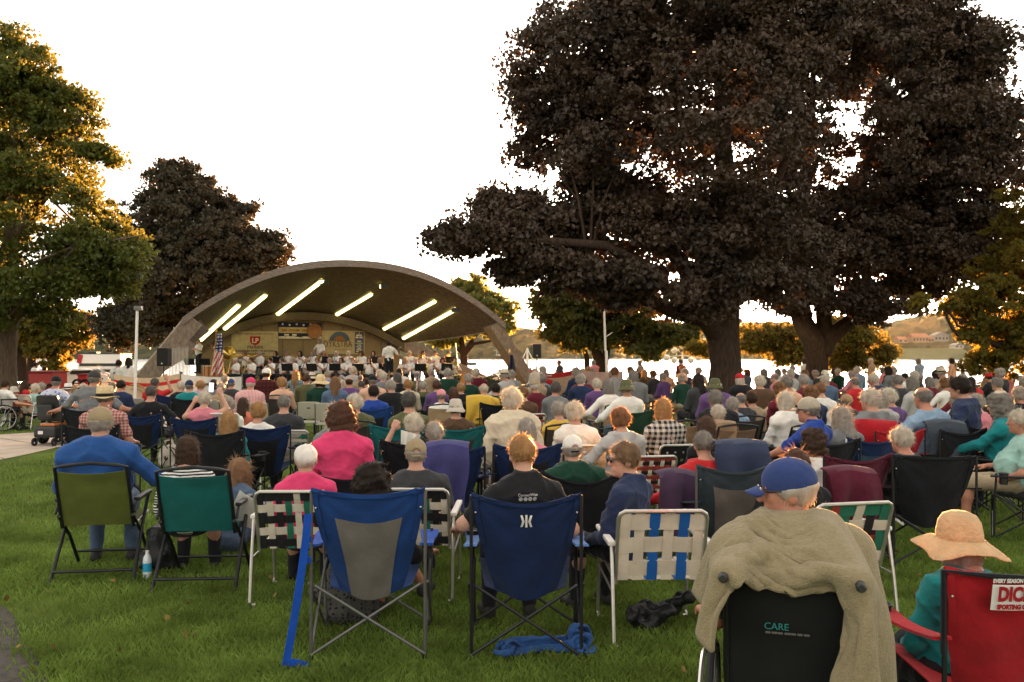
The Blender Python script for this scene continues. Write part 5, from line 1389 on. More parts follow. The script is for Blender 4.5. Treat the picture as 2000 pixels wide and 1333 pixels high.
q_blue = cloth("quad_blue", (.012, .042, .155), .3); q_navy = cloth("quad_navy", (.010, .022, .072), .3); q_black = cloth("quad_black", (.013, .013, .016), .3); q_grey = cloth("quad_grey_mesh", (.135, .12, .105), .2); q_red = cloth("quad_red", (.34, .012, .018), .3); q_cobalt = cloth("quad_cobalt", (.010, .065, .36), .3)
q_steel = cloth("arm_steel_blue", (.10, .20, .46), .2); q_green = cloth("quad_green", (.02, .05, .028), .3); q_purple = cloth("towel_purple", (.05, .048, .15), .3); q_maroon = cloth("jacket_maroon", (.085, .012, .025), .3)
wb = lambda k, c: cloth("web_" + k, c, .15)
W_BLK, W_CRM, W_GRN, W_BLU, W_ORG, W_RED, W_LGRY = wb("black", (.016, .016, .016)), wb("cream", (.62, .54, .43)), wb("green", (.02, .14, .085)), wb("blue", (.012, .10, .36)), wb("orange", (.52, .13, .025)), wb("red", (.28, .045, .03)), wb("grey", (.42, .38, .32))

# ------------------------------------------------------------------ front row
def write_back(o, ms, txt, size, m, up=.40, width=None, dots=0):
    """printing on the back of a shirt: drop each letter onto the cloth"""
    me = text_mesh(txt, size); J = ms['J']; sh = [c for c in o.children if c.name.startswith("shirt")][0].data
    xs_ = [v.co.x for v in me.vertices]; k = width / (max(xs_) - min(xs_)) if width else 1
    from mathutils.bvhtree import BVHTree
    bv = BVHTree.FromPolygons([v.co for v in sh.vertices], [tuple(p.vertices) for p in sh.polygons])
    def proj(me_):
        for v in me_.vertices:
            c = Vector(J['pt'](v.co.x * k, -.6, up + v.co.y)); hit = bv.ray_cast(c, Vector((0, 1, 0)))
            v.co = (hit[0] + Vector((0, -.004, 0))) if hit[0] is not None else c + Vector((0, .45, 0))
    proj(me); link("lettering", me, m, o)
    for i in range(dots):
        q = MB(); cxx = (i - (dots - 1) / 2) * .030
        q.grid(lambda u, v: ((cxx + (.008 + .004 * v) * math.cos(6.283 * u)) / k, -.026 + (.008 + .004 * v) * math.sin(6.283 * u), 0), 12, 1)
        q.grid(lambda u, v: ((cxx + .0045 * v * math.cos(6.283 * u)) / k, -.026 + .0045 * v * math.sin(6.283 * u), 0), 8, 1)
        md = q.mesh("emblem"); proj(md); link("emblem", md, m, o)
m_print = plastic("print_white", (.75, .72, .68), .7)

listener(197, 791, 7.15, "broad man in bright blue jacket and khaki cap seen from behind", ('short', 'silver'), cloth("jacket_blue", (.022, .075, .24)), dict(lean=.10, w=1.22, belly=1.0, loose=.034, collar=True, hem=-.16, la='lap', ra='wide', hy=.0, twist=-.05), 'cap', kh, 'jeans', yaw=.10)
c = sling_chair(f_olive); place(c, (at(206, 692, 7.2).x, 7.22, 0), .16, "folding chair with olive green fabric back on black tube frame", "chair", "lawn seats of the audience")
listener(369, 850, 6.98, "small woman with smooth brown bob in black and white striped top", ('bob', 'brown'), 'black and white striped', dict(lean=.14, seat=.42, la='lap', ra='arm', w=.92, hf=.06), legs='dark', yaw=.02)
c = sling_chair(f_teal); place(c, (at(402, 692, 6.95).x, 6.98, 0), .08, "folding chair with teal fabric back on black tube frame", "chair", "lawn seats of the audience")
listener(457, 897, 7.9, "girl with very long light brown hair sitting on the grass in denim jacket", ('long', 'light brown'), 'denim blue', dict(floor=True, lean=-.25, la='fwd', ra='fwd', legs='short', hf=.05, w=.85, loose=.02), legs='jeans', sk=1, yaw=-.5)
pl_l = lambda: web_chair(((W_BLK, W_CRM, W_BLK, W_GRN, W_CRM, W_GRN, W_BLK, W_CRM), (W_BLK, W_CRM, W_BLK, W_CRM, W_BLK)), h=.80, w=.255, nv=8, nh=5)
listener(597, 864, 6.65, "woman in hot pink sweatshirt wearing a cream newsboy cap", ('short', 'white'), 'hot pink', dict(lean=.08, loose=.022, collar=True, la='lap', ra='lap', w=.95), 'beret', capw, chair=lambda: proto('plaidweb', pl_l), clabel="black, cream and green webbed lawn chair left of the blue camp chair", cy=-.05, cyaw=.02)
listener(812, 853, 6.75, "man in dark grey tee and strapped khaki cap beside purple towel", ('short', 'silver'), 'charcoal', dict(lean=.10, w=1.15, sleeve='short', la='lap', ra='rest', belly=.8), 'cap_strap', (kh, kh), chair=lambda: proto('plaidweb', pl_l), clabel="black, cream and green webbed lawn chair half hidden right of the blue camp chair", cy=-.05, cx=.03, cyaw=-.02)
listener(733, 899, 5.75, "person with dark curly hair sunk low in the blue camp chair", ('curly', 'dark brown'), 'black', dict(lean=.30, seat=.34, cross=True, la='lap', ra='arm', w=.95, legs='short'), legs='blue', sk=2, yaw=-.35, hgt=.010)
c = quad_chair(q_blue, q_grey, m_greymet, q_cobalt, w=.325, h=.98, sag=.035, strap=q_cobalt, cup=False); place(c, (at(731, 692, 5.5).x, 5.5, 0), .06, "royal blue camp chair with grey mesh back panel and hanging blue strap", "chair", "lawn seats of the audience")
listener(1020, 846, 5.55, "young man with short blond hair in black shirt printed with white logo", ('crew', 'blonde'), 'black', dict(lean=.14, w=1.0, collar=True, la='wide', ra='arm', sleeve='short'), sk=1, yaw=.02, legs='dark', hgt=.010, extra=lambda o, ms: write_back(o, ms, "ConnectWise", .026, m_print, .490, .125, 4))
c = quad_chair(q_navy, None, m_blackmet, q_steel, w=.315, h=.955, sag=.06); place(c, (at(1026, 692, 5.5).x, 5.48, 0), .0, "navy camp chair with white K emblem and pale blue cup-holder arms", "chair", "lawn seats of the audience")
fab = [k for k in c.children if k.name.startswith("back_fabric")][0]
q = MB(); fz = .80
for pts in (((-.034, .035), (-.022, .035), (-.010, .0), (-.022, -.035), (-.034, -.035), (-.024, 0)), ((-.006, .037), (.006, .037), (.006, -.037), (-.006, -.037)), ((.034, .035), (.022, .035), (.010, .0), (.022, -.035), (.034, -.035), (.024, 0))):
    q.add([(x, -.384 + .02 * (z < 0), fz + z) for x, z in pts], [tuple(range(len(pts) - 1, -1, -1))])
q.build("emblem", m_print, c)
listener(1218, 862, 5.85, "short-haired woman in dark navy top and sunglasses turned in profile", ('short', 'sandy'), 'navy', dict(lean=.10, twist=.55, hy=.75, la='lap', ra='lap', w=1.05, loose=.018, collar=True, belly=.6), legs='dark', yaw=.28, sk=1, hgt=.010, extra=lambda o, ms: glasses(o, ms['hm']))
c = web_chair(((W_CRM, W_CRM, W_BLU, W_CRM, W_BLU, W_CRM), (W_CRM, W_CRM, W_CRM)), h=.82, w=.265, nv=6, nh=3); place(c, (at(1268, 692, 5.75).x, 5.72, 0), .04, "cream and blue webbed lawn chair with shiny bent legs", "chair", "lawn seats of the audience")

# the man in the wheelchair and his draped fleece
MAN = listener(1540, 889, 3.62, "elderly man in royal blue cap with face turned left, in wheelchair", ('short', 'white'), 'coral', dict(lean=.04, twist=.3, hy=1.42, hp=-.05, w=1.2, la='rest', ra='rest', hf=.05, sleeve='short', belly=.8), 'cap', capblue, 'dark', sk=3, yaw=-.29 - face_stage(1.117, 3.62), hgt=.008, extra=lambda o, ms: glasses(o, ms['hm'], False))
wc = wheelchair(cloth("wheelchair_vinyl", (.012, .012, .012), .2), w=.235); place(wc, (at(1540, 692, 3.62).x, 3.62, 0), -.29, "black wheelchair holding the man in the blue cap", "wheelchair")
q = MB(); 
lt = lettering("CARE", .036, Matrix.Translation((-.05, -.298, .735)) @ FACE, mat("care_teal", (.02, .20, .19), .7), wc)
print_bars(wc, Matrix.Translation((-.01, -.296, .712)) @ FACE, m_greymet, [(0, 0, .16, .008)])
# rumpled cloth: a sheet is dropped on stand-in colliders with the cloth solver and the settled shape kept as a plain mesh
def settle(nx, ny, fn, solids, frames, grow, bend, thick, pinned=None, friction=25):
    u, v = np.meshgrid(np.linspace(0, 1, nx), np.linspace(0, 1, ny), indexing='ij')
    V = np.array([fn(p, q) for p, q in zip(u.ravel(), v.ravel())])
    i = np.arange(nx * ny).reshape(nx, ny); Q = np.stack([i[:-1, :-1], i[1:, :-1], i[1:, 1:], i[:-1, 1:]], 2).reshape(-1, 4)
    sc = bpy.data.scenes.new("settling")
    o = bpy.data.objects.new("sheet", mesh_np("sheet", V, Q)); sc.collection.objects.link(o)
    temp = [o]
    for me in solids:
        co = bpy.data.objects.new("collider", me); sc.collection.objects.link(co); temp.append(co)
        co.modifiers.new("collision", 'COLLISION'); co.collision.thickness_outer = .012; co.collision.cloth_friction = friction
    md = o.modifiers.new("cloth", 'CLOTH'); t = md.settings
    t.quality = 7; t.mass = .35; t.bending_stiffness = bend; t.tension_stiffness = 25; t.compression_stiffness = 25; t.shear_stiffness = 10; t.air_damping = 3; t.shrink_min = grow
    if pinned is not None:
        vg = o.vertex_groups.new(name="pinned"); vg.add([int(k) for k in range(len(V)) if pinned(V[k], k % ny)], 1.0, 'REPLACE'); t.vertex_group_mass = "pinned"
    c_ = md.collision_settings; c_.distance_min = thick; c_.use_self_collision = True; c_.self_distance_min = thick * .8; c_.collision_quality = 3
    md.point_cache.frame_end = frames
    vl = sc.view_layers[0]
    for f in range(1, frames + 1): sc.frame_set(f)
    out = bpy.data.meshes.new_from_object(o.evaluated_get(vl.depsgraph))
    P = np.empty(len(out.vertices) * 3, np.float32); out.vertices.foreach_get("co", P)
    for q in temp: bpy.data.objects.remove(q)
    bpy.data.scenes.remove(sc)
    return P.reshape(-1, 3), Q
def cloth_object(name, VQ, m, th=.012):
    o = link(name, mesh_np(name, *VQ), m)
    o.modifiers.new("smooth", 'SUBSURF').render_levels = 1; t = o.modifiers.new("thickness", 'SOLIDIFY'); t.thickness = th
    return o
man = person_meshes(dict(lean=.04, twist=.3, hy=1.42, hp=-.05, w=1.2, la='rest', ra='rest', hf=.05, sleeve='short', belly=.8), .02)
cb = MB(); cb.box((0, -.24, .66), (.5, .06, .46)); cb.box((0, 0, .1), (3, 3, .1)); cb.tube([(-.225, -.27, .85), (-.225, -.28, .915), (-.225, -.36, .92)], .02, 8); cb.tube([(.225, -.27, .85), (.225, -.28, .915), (.225, -.36, .92)], .02, 8); cb.box((.30, 0, .5), (.05, .4, .4)); cb.box((-.30, 0, .5), (.05, .4, .4))
def shawl(u, v):
    x = -.47 + 1.34 * u; y = .03 - (.54 + .30 * max(0, u - .5) / .5 - .02 * math.sin(7 * u)) * v - .10 * max(0, -x - .2); r = abs(x)
    z = 1.065 - .15 * max(0, r - .10) + .05 * min(1, v * 4) + .015 * math.sin(14 * u) * v
    if r < .12: y -= .085 * (1 - v) * math.cos(r / .12 * 1.4); z += .03 * (1 - v)
    return (x, y, z)
VQ = settle(52, 34, shawl, [man['shirt'], man['body'], cb.mesh("collider")], 62, -.19, .5, .012, lambda p, j: j < 2 and abs(p[0]) < .23)
o = cloth_object("draped_fleece", VQ, mat("fleece_khaki", (.27, .215, .125), .95, 0, .10, 60, .5, 140, .05, sheen=.2))
o.location = (MAN.location.x, MAN.location.y, MAN.location.z + .0); o.rotation_euler = MAN.rotation_euler; o.scale = MAN.scale
tag(o, "rumpled khaki fleece draped over the shoulders of the man in the wheelchair", "fleece")

# the woman in the sun hat and the red chair
listener(1868, 1000, 4.0, "woman in teal top under a wide peach sun hat", ('bob', 'silver'), 'teal', dict(lean=.10, seat=.30, side=.14, la='lap', ra='arm', w=.95, loose=.02), 'floppy', (straw2, straw2), yaw=.08, hgt=.010)
c = quad_chair(q_red, None, m_blackmet, q_red, w=.315, h=.93, sag=.03); place(c, (1.98, 3.80, 0), .0, "red camp chair lettered DICK on a white patch at the right edge", "chair", "lawn seats of the audience")
q = MB(); q.tube([(-.325, -.345, .60), (-.325, -.35, .92), (-.16, -.375, .905), (0, -.39, .90), (.16, -.375, .905), (.325, -.35, .92), (.325, -.345, .60)], .011, 6); q.build("piping", q_black, c, True)
q = MB(); q.grid(lambda u, v: (-.165 + .19 * u, -.398 + .06 * (u - .4) ** 2 - .02 * v + .004, .780 + .10 * v), 8, 2, thick=-.002); q.build("patch", m_print, c, True)
LR = Matrix.Rotation(.2, 4, 'X')
lettering("DICK'S", .078, Matrix.Translation((-.07, -.4185, .844)) @ LR @ FACE, q_red, c, .004, .165)
lettering("SPORTING GOODS", .026, Matrix.Translation((-.07, -.408, .795)) @ LR @ FACE, q_red, c, .002, .165)
lettering("EVERY SEASON STARTS AT", .022, Matrix.Translation((-.07, -.418, .896)) @ LR @ FACE, m_print, c, .001, .20)

# ------------------------------------------------------------------ the rows behind, from photo left to right
QB = lambda k, f, p=None, **kw: (lambda: proto(k, lambda: quad_chair(f, p, **kw)))
SL = lambda k, f: (lambda: proto(k, lambda: sling_chair(f)))
c_qblack = QB('qblack', q_black); c_qnavy = QB('qnavy', q_navy, q_black); c_qteal = QB('qteal', cloth("quad_teal", (.012, .11, .115), .3), cloth("quad_brown_panel", (.05, .04, .036), .2)); c_qgrey = QB('qgrey', cloth("quad_slate", (.035, .05, .06), .3), q_grey, pole=m_greymet)
c_qblu = QB('qblu', q_navy, cloth("quad_slateblue", (.03, .06, .085), .2), pole=m_whitepl); c_qred = QB('qred', q_red); c_qgreen = QB('qgreen', q_green)
c_mesh = SL('mesh', f_mesh); c_tan = SL('tan', f_tanm); c_brown = SL('brown', f_brown)
c_res = lambda: proto('resin', lambda: resin_chair(plastic("resin_beige", (.42, .38, .30), .5)))
c_wblk = lambda: proto('wblk', lambda: web_chair(((W_BLK,), (W_BLK,)), nv=6, nh=5, arm=m_blackpl)); c_wred = lambda: proto('wred', lambda: web_chair(((W_RED, W_CRM), (W_RED, W_BLK)), nv=10, nh=9, arm=plastic("armrest_wood", (.35, .2, .1), .5)))
c_wstr = lambda: proto('wstr', lambda: web_chair(((W_LGRY,), (W_GRN, W_CRM)), nv=1, nh=8)); c_worg = lambda: proto('worg', lambda: web_chair(((W_CRM, W_ORG, W_CRM, W_ORG, W_CRM), (W_CRM, W_ORG, W_CRM)), nv=5, nh=3)); c_wgry = lambda: proto('wgry', lambda: web_chair(((W_LGRY,), (W_LGRY,)), nv=4, nh=6))
c_wmul = lambda: proto('wmul', lambda: web_chair(((W_CRM, W_RED, W_GRN, W_CRM, W_BLK, W_GRN), (W_CRM, W_RED, W_CRM, W_GRN)), nv=6, nh=4))
LB = dict(la='lap', ra='lap')
A = listener
A(449, 803, 10.2, "woman with long straight greying hair in turquoise top in black camp chair", ('long', 'blonde'), 'teal', dict(lean=.2, w=.9, **LB), chair=c_qblack, clabel="black camp chair behind the girl on the grass", cy=-.12, cyaw=-.05)
A(507, 784, 10.9, "woman with fluffy pale blond hair in the navy camp chair", ('perm', 'blonde'), 'white', dict(lean=.22, w=.9, **LB), chair=c_qnavy, clabel="plain navy camp chair beside the green-striped lawn chair", cx=.12, cy=-.1)
A(556, 770, 11.6, "broad grey-haired man in dark shirt left of the bright pink shirt", ('crew', 'grey'), 'charcoal', dict(lean=.15, w=1.1, **LB), chair=c_wstr, clabel="lawn chair with green and cream horizontal straps", cx=.1, cy=-.1)
A(667, 784, 7.7, "woman with curly auburn hair in bright hot pink blouse", ('curly', 'auburn'), 'hot pink', dict(lean=.02, w=1.0, loose=.022, collar=True, la='lap', ra='rest'), hgt=.012, chair=c_qblack, clabel="low black camp chair under the hot pink blouse", cx=.06, csize=.82)
A(694, 768, 11.6, "white-curled woman with an olive coat over her seat back", ('perm', 'white'), 'olive', dict(lean=.12, w=1.0, loose=.03, **LB), chair=c_mesh, clabel="dark mesh chair under the olive coat")
A(655, 790, 9.3, "woman with long pale hair in grey jacket hidden behind the hot pink blouse", ('long', 'white'), 'grey', dict(lean=.1, w=.9, **LB))
A(799, 765, 11.2, "man with thick iron-grey hair in lime shirt, teal chair back", ('short', 'dark grey'), 'olive', dict(lean=.15, w=1.05, **LB), chair=c_qteal, clabel="teal camp chair with brown back panel, left one of the pair", cx=-.12, cy=-.3)
A(890, 775, 10.9, "person in a crumpled pale bucket hat above a teal chair", ('short', 'grey'), 'brown', dict(lean=.2, **LB), 'bucket', cloth("hat_stone", (.50, .44, .36)), chair=c_qteal, clabel="teal camp chair with brown back panel below the bucket hat", cy=-.2)
A(809, 806, 9.1, "woman with short white curls holding up a paper fan", ('perm', 'white'), 'black', dict(lean=.15, la='phone', ra='lap', w=.95, sleeve='short'), sk=1, chair=c_qblack, clabel="black camp chair behind the khaki strapped cap", cy=-.1)
A(850, 822, 8.4, "woman with grey hair in a clipped bun beside a purple towel", ('bun', 'silver'), 'light grey', dict(lean=.15, w=.95, **LB), chair=c_qnavy, clabel="navy camp chair hung with a purple towel", cy=-.1, cx=.1)
A(1000, 757, 9.3, "white-haired woman sitting tall in a loose cream cardigan", ('perm', 'white'), 'cream', dict(lean=-.02, w=1.12, loose=.035, collar=True, hem=-.2, la='hang', ra='hang', seat=.52), chair=c_wblk, clabel="black webbed stool chair under the cream cardigan", hgt=.013)
A(1029, 816, 8.6, "person with straight grey bob behind the young blond man", ('bob', 'silver'), 'pink', dict(lean=.12, w=.9, **LB), chair=c_qnavy, clabel="navy camp chair with purple jacket behind the young blond man", cx=-.05)
A(1122, 783, 9.7, "woman with white curly hair in white cardigan, mesh recliner before her", ('perm', 'white'), 'white', dict(lean=.08, w=1.0, loose=.025, la='lap', ra='wide'), chair=c_wgry, clabel="grey webbed lawn chair of the white cardigan woman")
A(1090, 783, 11.2, "grey-haired woman in pale yellow left of the white cardigan", ('short', 'silver'), 'yellow', dict(lean=.15, w=.95, **LB), chair=c_mesh, clabel="dark mesh chair of the woman in yellow", cy=-.15)
A(1117, 847, 7.35, "man in forest green jacket and off-white strapped cap", ('short', 'silver'), 'dark green', dict(lean=.12, w=1.2, collar=True, loose=.026, la='wide', ra='arm', belly=.8), 'cap_strap', (capw, q_black), chair=QB('qbig', q_black, w=.34, h=.86, sag=.10), clabel="sagging black camp chair of the man in forest green", cy=-.1, hgt=.011)
A(1213, 795, 9.1, "woman with strawberry-blond pixie hair in pale grey hoodie", ('perm', 'ginger'), 'light grey', dict(lean=.08, w=1.0, hood=True, loose=.024, la='wide', ra='lap', hy=-.2), sk=1, chair=c_wred, clabel="red tartan webbed chair behind the woman in sunglasses", cy=-.4, cx=.08)
A(1295, 778, 10.1, "blond woman in black and white checked shirt", ('bob', 'blonde'), 'black and white checked', dict(lean=.10, w=1.05, hy=-.25, **LB), chair=c_wblk, clabel="black webbed lawn chair behind the checked shirt", cy=-.35)
A(1400, 762, 11.6, "grey-haired man in black coat leaning forward near the thick trunk", ('short', 'grey'), 'black', dict(lean=-.05, w=1.15, loose=.03, **LB), chair=c_tan, clabel="tan sling chair left of the black-coated man", cx=-.6)
A(1402, 790, 11.2, "white-haired man in brown jacket over a tan blanket", ('short', 'white'), 'brown', dict(lean=.12, w=1.05, loose=.03, **LB), chair=c_brown, clabel="brown sling chair draped with a tan blanket", cy=-.2)
A(1373, 840, 7.3, "grey-haired man in scarlet windbreaker reaching left", ('crew', 'grey'), 'red', dict(lean=.12, w=1.1, loose=.026, la='side', ra='rest', hy=-.25), chair=c_qgrey, clabel="slate camp chair with grey panel and purple jacket", cy=-.25, cx=.06, hgt=.011)
A(1379, 812, 8.7, "woman with short tawny hair in front of the tan blanket", ('bob', 'auburn'), 'black', dict(lean=.1, w=.95, **LB), chair=c_mesh, clabel="dark mesh chair ahead of the scarlet windbreaker")
A(1430, 775, 12.5, "man with silver hair in light blue shirt", ('short', 'silver'), 'light blue', dict(lean=.12, **LB), chair=c_mesh, clabel="dark mesh chair of the silver-haired man in light blue")
A(1446, 765, 13.3, "balding grey man in dark shirt right of the silver-haired one", ('bald', 'grey'), 'charcoal', dict(lean=.1, **LB))
A(1467, 765, 13.6, "man in tan jacket half hidden behind the blue-shirted cap wearer", ('short', 'brown'), 'tan', dict(lean=.1, **LB))
A(1534, 763, 11.2, "woman with neat white bob in white sweater", ('bob', 'white'), 'white', dict(lean=.1, loose=.02, **LB), chair=c_mesh, clabel="dark mesh recliner of the white bob", cy=-.2)
A(1580, 773, 9.0, "man in royal blue polo and pale cap looking left", ('short', 'grey'), 'royal blue', dict(lean=.04, w=1.15, twist=.45, hy=.45, la='fwd', ra='fold', collar=True, sleeve='short', belly=.7), 'cap', cloth("cap_stone", (.42, .35, .27)), sk=3, chair=c_qblack, clabel="black camp chair of the royal blue polo", cy=.02, hgt=.012, extra=lambda o, ms: glasses(o, ms['hm'], False))
A(1587, 836, 7.9, "woman with wavy brown hair in plain white tee", ('curly', 'brown'), 'white', dict(lean=.12, w=.95, sleeve='short', **LB), chair=QB('qmar', q_maroon), clabel="chair covered with a maroon jacket", cy=-.2, cx=.12)
A(1553, 874, 6.2, "woman with long sleek brown hair behind the royal blue cap", ('long', 'auburn'), 'black', dict(lean=.14, w=.95, **LB), chair=c_wmul, clabel="plaid webbed lawn chair right of the royal blue cap", cx=.14, cy=-.1)
A(1640, 792, 9.4, "woman with long straight ash-grey hair in the navy and slate chair", ('long', 'silver'), 'grey', dict(lean=.16, w=.95, hy=.2, **LB), chair=c_qblu, clabel="navy and slate camp chair on white poles", cy=-.15, cx=.08)
A(1701, 756, 10.2, "white-haired person in grey hoodie and scarlet visor on a scarlet chair", ('short', 'white'), 'grey', dict(lean=.05, w=1.08, hood=True, loose=.024, hy=.25, **LB), 'visor', q_red, chair=c_qred, clabel="scarlet camp chair covered to the ground", cy=-.12, cx=.03)
A(1800, 752, 10.3, "stocky man in sky blue shirt leaning left with close-cropped hair", ('bald', 'grey'), 'light blue', dict(lean=.16, side=-.10, w=1.15, sleeve='short', la='side', ra='rest', belly=.8), sk=3, chair=c_qblack, clabel="black camp chair hung with a slate jacket", cx=.12, cy=-.1)
A(1757, 832, 7.8, "man with combed white hair in dark grey shirt, tall black chair", ('short', 'white'), 'charcoal', dict(lean=.16, w=1.1, hy=.25, la='wide', ra='rest', belly=.7), sk=3, chair=QB('qtall', q_black, w=.33, h=.92, sag=.01), clabel="tall black camp chair with pointed corners", cy=-.12, cx=.12, cyaw=-.10, hgt=.012)
A(1880, 735, 10.6, "dark-haired man in navy jacket sitting sideways to talk", ('short', 'dark brown'), 'navy', dict(lean=-.05, w=1.15, twist=.5, loose=.03, la='side', ra='rest', hem=-.12, seat=.52), legs='jeans', chair=c_qblack, clabel="black camp chair of the navy jacketed man", csize=1.0)
A(1953, 768, 9.8, "woman with curly grey hair in turquoise jacket and patterned scarf", ('curly', 'grey'), 'teal', dict(lean=.05, twist=.5, w=1.0, loose=.026, la='fwd', ra='rest'), chair=c_qblack, clabel="black camp chair of the turquoise jacket", cx=.12, cy=-.1)
A(1985, 798, 8.7, "man with white hair in mint shirt and cream shorts, bare legs", ('short', 'white'), 'mint', dict(lean=.22, twist=.2, w=1.12, legs='short', sleeve='short', la='lap', ra='arm', belly=1.0), legs='khaki', sk=3, yaw=.75, chair=QB('qmint', q_black), clabel="black camp chair under the mint shirt", cy=-.10, cx=.10, hgt=.012)
A(1868, 770, 12.6, "silver-haired person in white knit behind the turquoise jacket", ('short', 'silver'), 'white', dict(lean=.1, **LB)); A(1905, 768, 12.0, "woman in rose cardigan left of the turquoise jacket", ('perm', 'silver'), 'pink', dict(lean=.1, **LB))
A(1735, 757, 12.4, "white-haired woman with purple collar beside the scarlet visor", ('perm', 'white'), 'purple', dict(lean=.1, **LB), chair=c_wmul, clabel="plaid webbed chair behind the white-haired woman in purple"); A(1718, 762, 11.9, "silver-haired woman just right of the scarlet visor", ('bob', 'silver'), 'light grey', dict(lean=.1, **LB))
A(1522, 745, 14.6, "ginger-haired woman in red and black near the thick trunk", ('perm', 'ginger'), 'maroon', dict(lean=.1, **LB), sk=1); A(1601, 746, 14.2, "heavy-set man with cropped reddish hair in white collar", ('crew', 'ginger'), 'white', dict(lean=.1, w=1.1, **LB), sk=1); A(1583, 752, 13.4, "red-haired person tucked left of the cropped reddish head", ('perm', 'ginger'), 'navy', dict(lean=.1, **LB)); A(1652, 768, 13.6, "person in a tan knitted hat among camp chairs", ('short', 'grey'), 'charcoal', dict(lean=.1, **LB), 'beret', cloth("hat_tan", (.36, .22, .12)))

# left part of the lawn
A(400, 765, 13.2, "white-haired woman in pink holding a phone up with both arms", ('short', 'white'), 'pink', dict(lean=.1, w=1.0, la='phone', ra='raised', sleeve='none', grip='grip'), sk=1, chair=QB('qnavyk', q_navy, q_black, h=.86), clabel="navy camp chair below the raised phone", cy=-.15)
A(298, 752, 14.0, "grey-haired man in black tee leaning back in navy camp chair", ('crew', 'dark grey'), 'black', dict(lean=.18, w=1.12, sleeve='short', la='wide', ra='wide'), chair=QB('qnavyk', q_navy, q_black, h=.86), clabel="navy camp chair of the man in black tee", cy=-.15)
A(448, 775, 13.6, "woman with round silver hair in white folding lawn chair", ('perm', 'silver'), 'white', dict(lean=.15, **LB), chair=lambda: proto('wwht', lambda: web_chair(((W_LGRY,), (W_LGRY,)), frame=m_whitepl, nv=4, nh=6, h=.88)), clabel="white framed lawn chair with pale webbing and long legs", cy=-.1)
A(475, 776, 14.6, "woman with long brown hair in coral beside the silver-haired woman", ('long', 'brown'), 'coral', dict(lean=.1, w=.92, **LB))
A(205, 752, 10.9, "man in straw fedora with black band and red checked shirt", ('short', 'grey'), 'red checked', dict(lean=.06, w=1.08, hy=-.35, sleeve='short', la='lap', ra='rest'), 'fedora', (straw, blackband), sk=3, legs='jeans', chair=c_qblack, clabel="black camp chair of the straw fedora man", cy=-.05)
A(183, 722, 14.2, "big man in slate tee and dark cap, arms spread wide", ('short', 'grey'), 'grey', dict(lean=.02, w=1.30, sleeve='short', la='side', ra='side', belly=1.2, seat=.56), 'cap', cloth("cap_charcoal", (.05, .045, .042)), sk=3, chair=c_qblack, clabel="black camp chair of the big man in slate")
A(108, 733, 17.5, "man in blue floral shirt and black cap in a power wheelchair", ('short', 'grey'), 'blue floral', dict(lean=.02, w=1.10, sleeve='short', la='lap', ra='side', hy=.3), 'cap', q_black, sk=3)
c = power_chair(); place(c, (at(116, 692, 17.5).x, 17.42, 0), face_stage(-9, 17.5), "black power wheelchair with orange shroud on the concrete path", "wheelchair")
A(70, 749, 21.2, "woman with fluffy white hair in the orange-webbed chair", ('perm', 'white'), 'mint', dict(lean=.1, **LB), chair=c_worg, clabel="cream and orange webbed lawn chair on the left lawn", cy=-.1)
A(10, 742, 20.6, "man in white tee in the wheelchair at the left edge", ('short', 'brown'), 'white', dict(lean=.06, w=1.1, sleeve='short', la='rest', ra='side'), sk=1)
c = wheelchair(cloth("wheelchair_vinyl", (.012, .012, .012)), rim=metal("bright_rim", (.7, .68, .65), .25)); place(c, (at(14, 692, 20.6).x, 20.5, 0), face_stage(-11, 20) - .5, "black wheelchair with bright rims at the left edge", "wheelchair")
A(28, 753, 22.6, "person in cream bucket hat by the left edge", ('short', 'grey'), 'tan', dict(lean=.1, **LB), 'bucket', cloth("hat_stone", (.50, .44, .36))); A(49, 744, 24.0, "person with long dark brown hair and red collar", ('long', 'brown'), 'red', dict(lean=.1, **LB)); A(82, 747, 22.2, "grey-haired person peering past the fluffy white hair", ('short', 'silver'), 'charcoal', dict(lean=.1, **LB))
A(134, 748, 20.5, "person in white fedora and pale blue shirt behind the path", ('short', 'grey'), 'light blue', dict(lean=.1, **LB), 'fedora', (capw, blackband)); A(163, 746, 21.0, "balding man in black left of the slate tee", ('bald', 'white'), 'black', dict(lean=.1, **LB)); A(144, 752, 21.5, "blond child beside the white fedora", ('bob', 'blonde'), 'cream', dict(lean=.1, w=.85, **LB))
A(221, 743, 18.5, "bald man in black looking towards the stage by a banner", ('bald', 'grey'), 'black', dict(lean=.1, w=1.1, **LB), chair=c_wmul, clabel="dark plaid webbed chair behind the straw fedora", cy=-.2, cx=-.1); A(236, 742, 17.8, "dark-haired balding man in navy beside the cream banner", ('crew', 'dark brown'), 'navy', dict(lean=.06, w=1.1, sleeve='short', **LB), sk=3)
A(303, 738, 19.0, "man in red tee photographing with raised arm", ('crew', 'dark grey'), 'red', dict(lean=.1, sleeve='short', la='rest', ra='raised'), sk=3, chair=c_res, clabel="beige plastic chair behind the man in red tee", cy=-.35, cx=-.15)
A(355, 744, 19.0, "white-haired person in black by the white banner", ('short', 'white'), 'black', dict(lean=.1, **LB), chair=c_qnavy, clabel="navy camp chair below the white banner's left end", cy=-.2); A(371, 741, 17.6, "person in navy cap and teal jacket", ('short', 'grey'), 'teal', dict(lean=.1, w=1.05, loose=.02, **LB), 'cap', top('navy'), chair=c_qblack, clabel="black camp chair of the teal jacket and navy cap", cx=.12, cy=-.1)
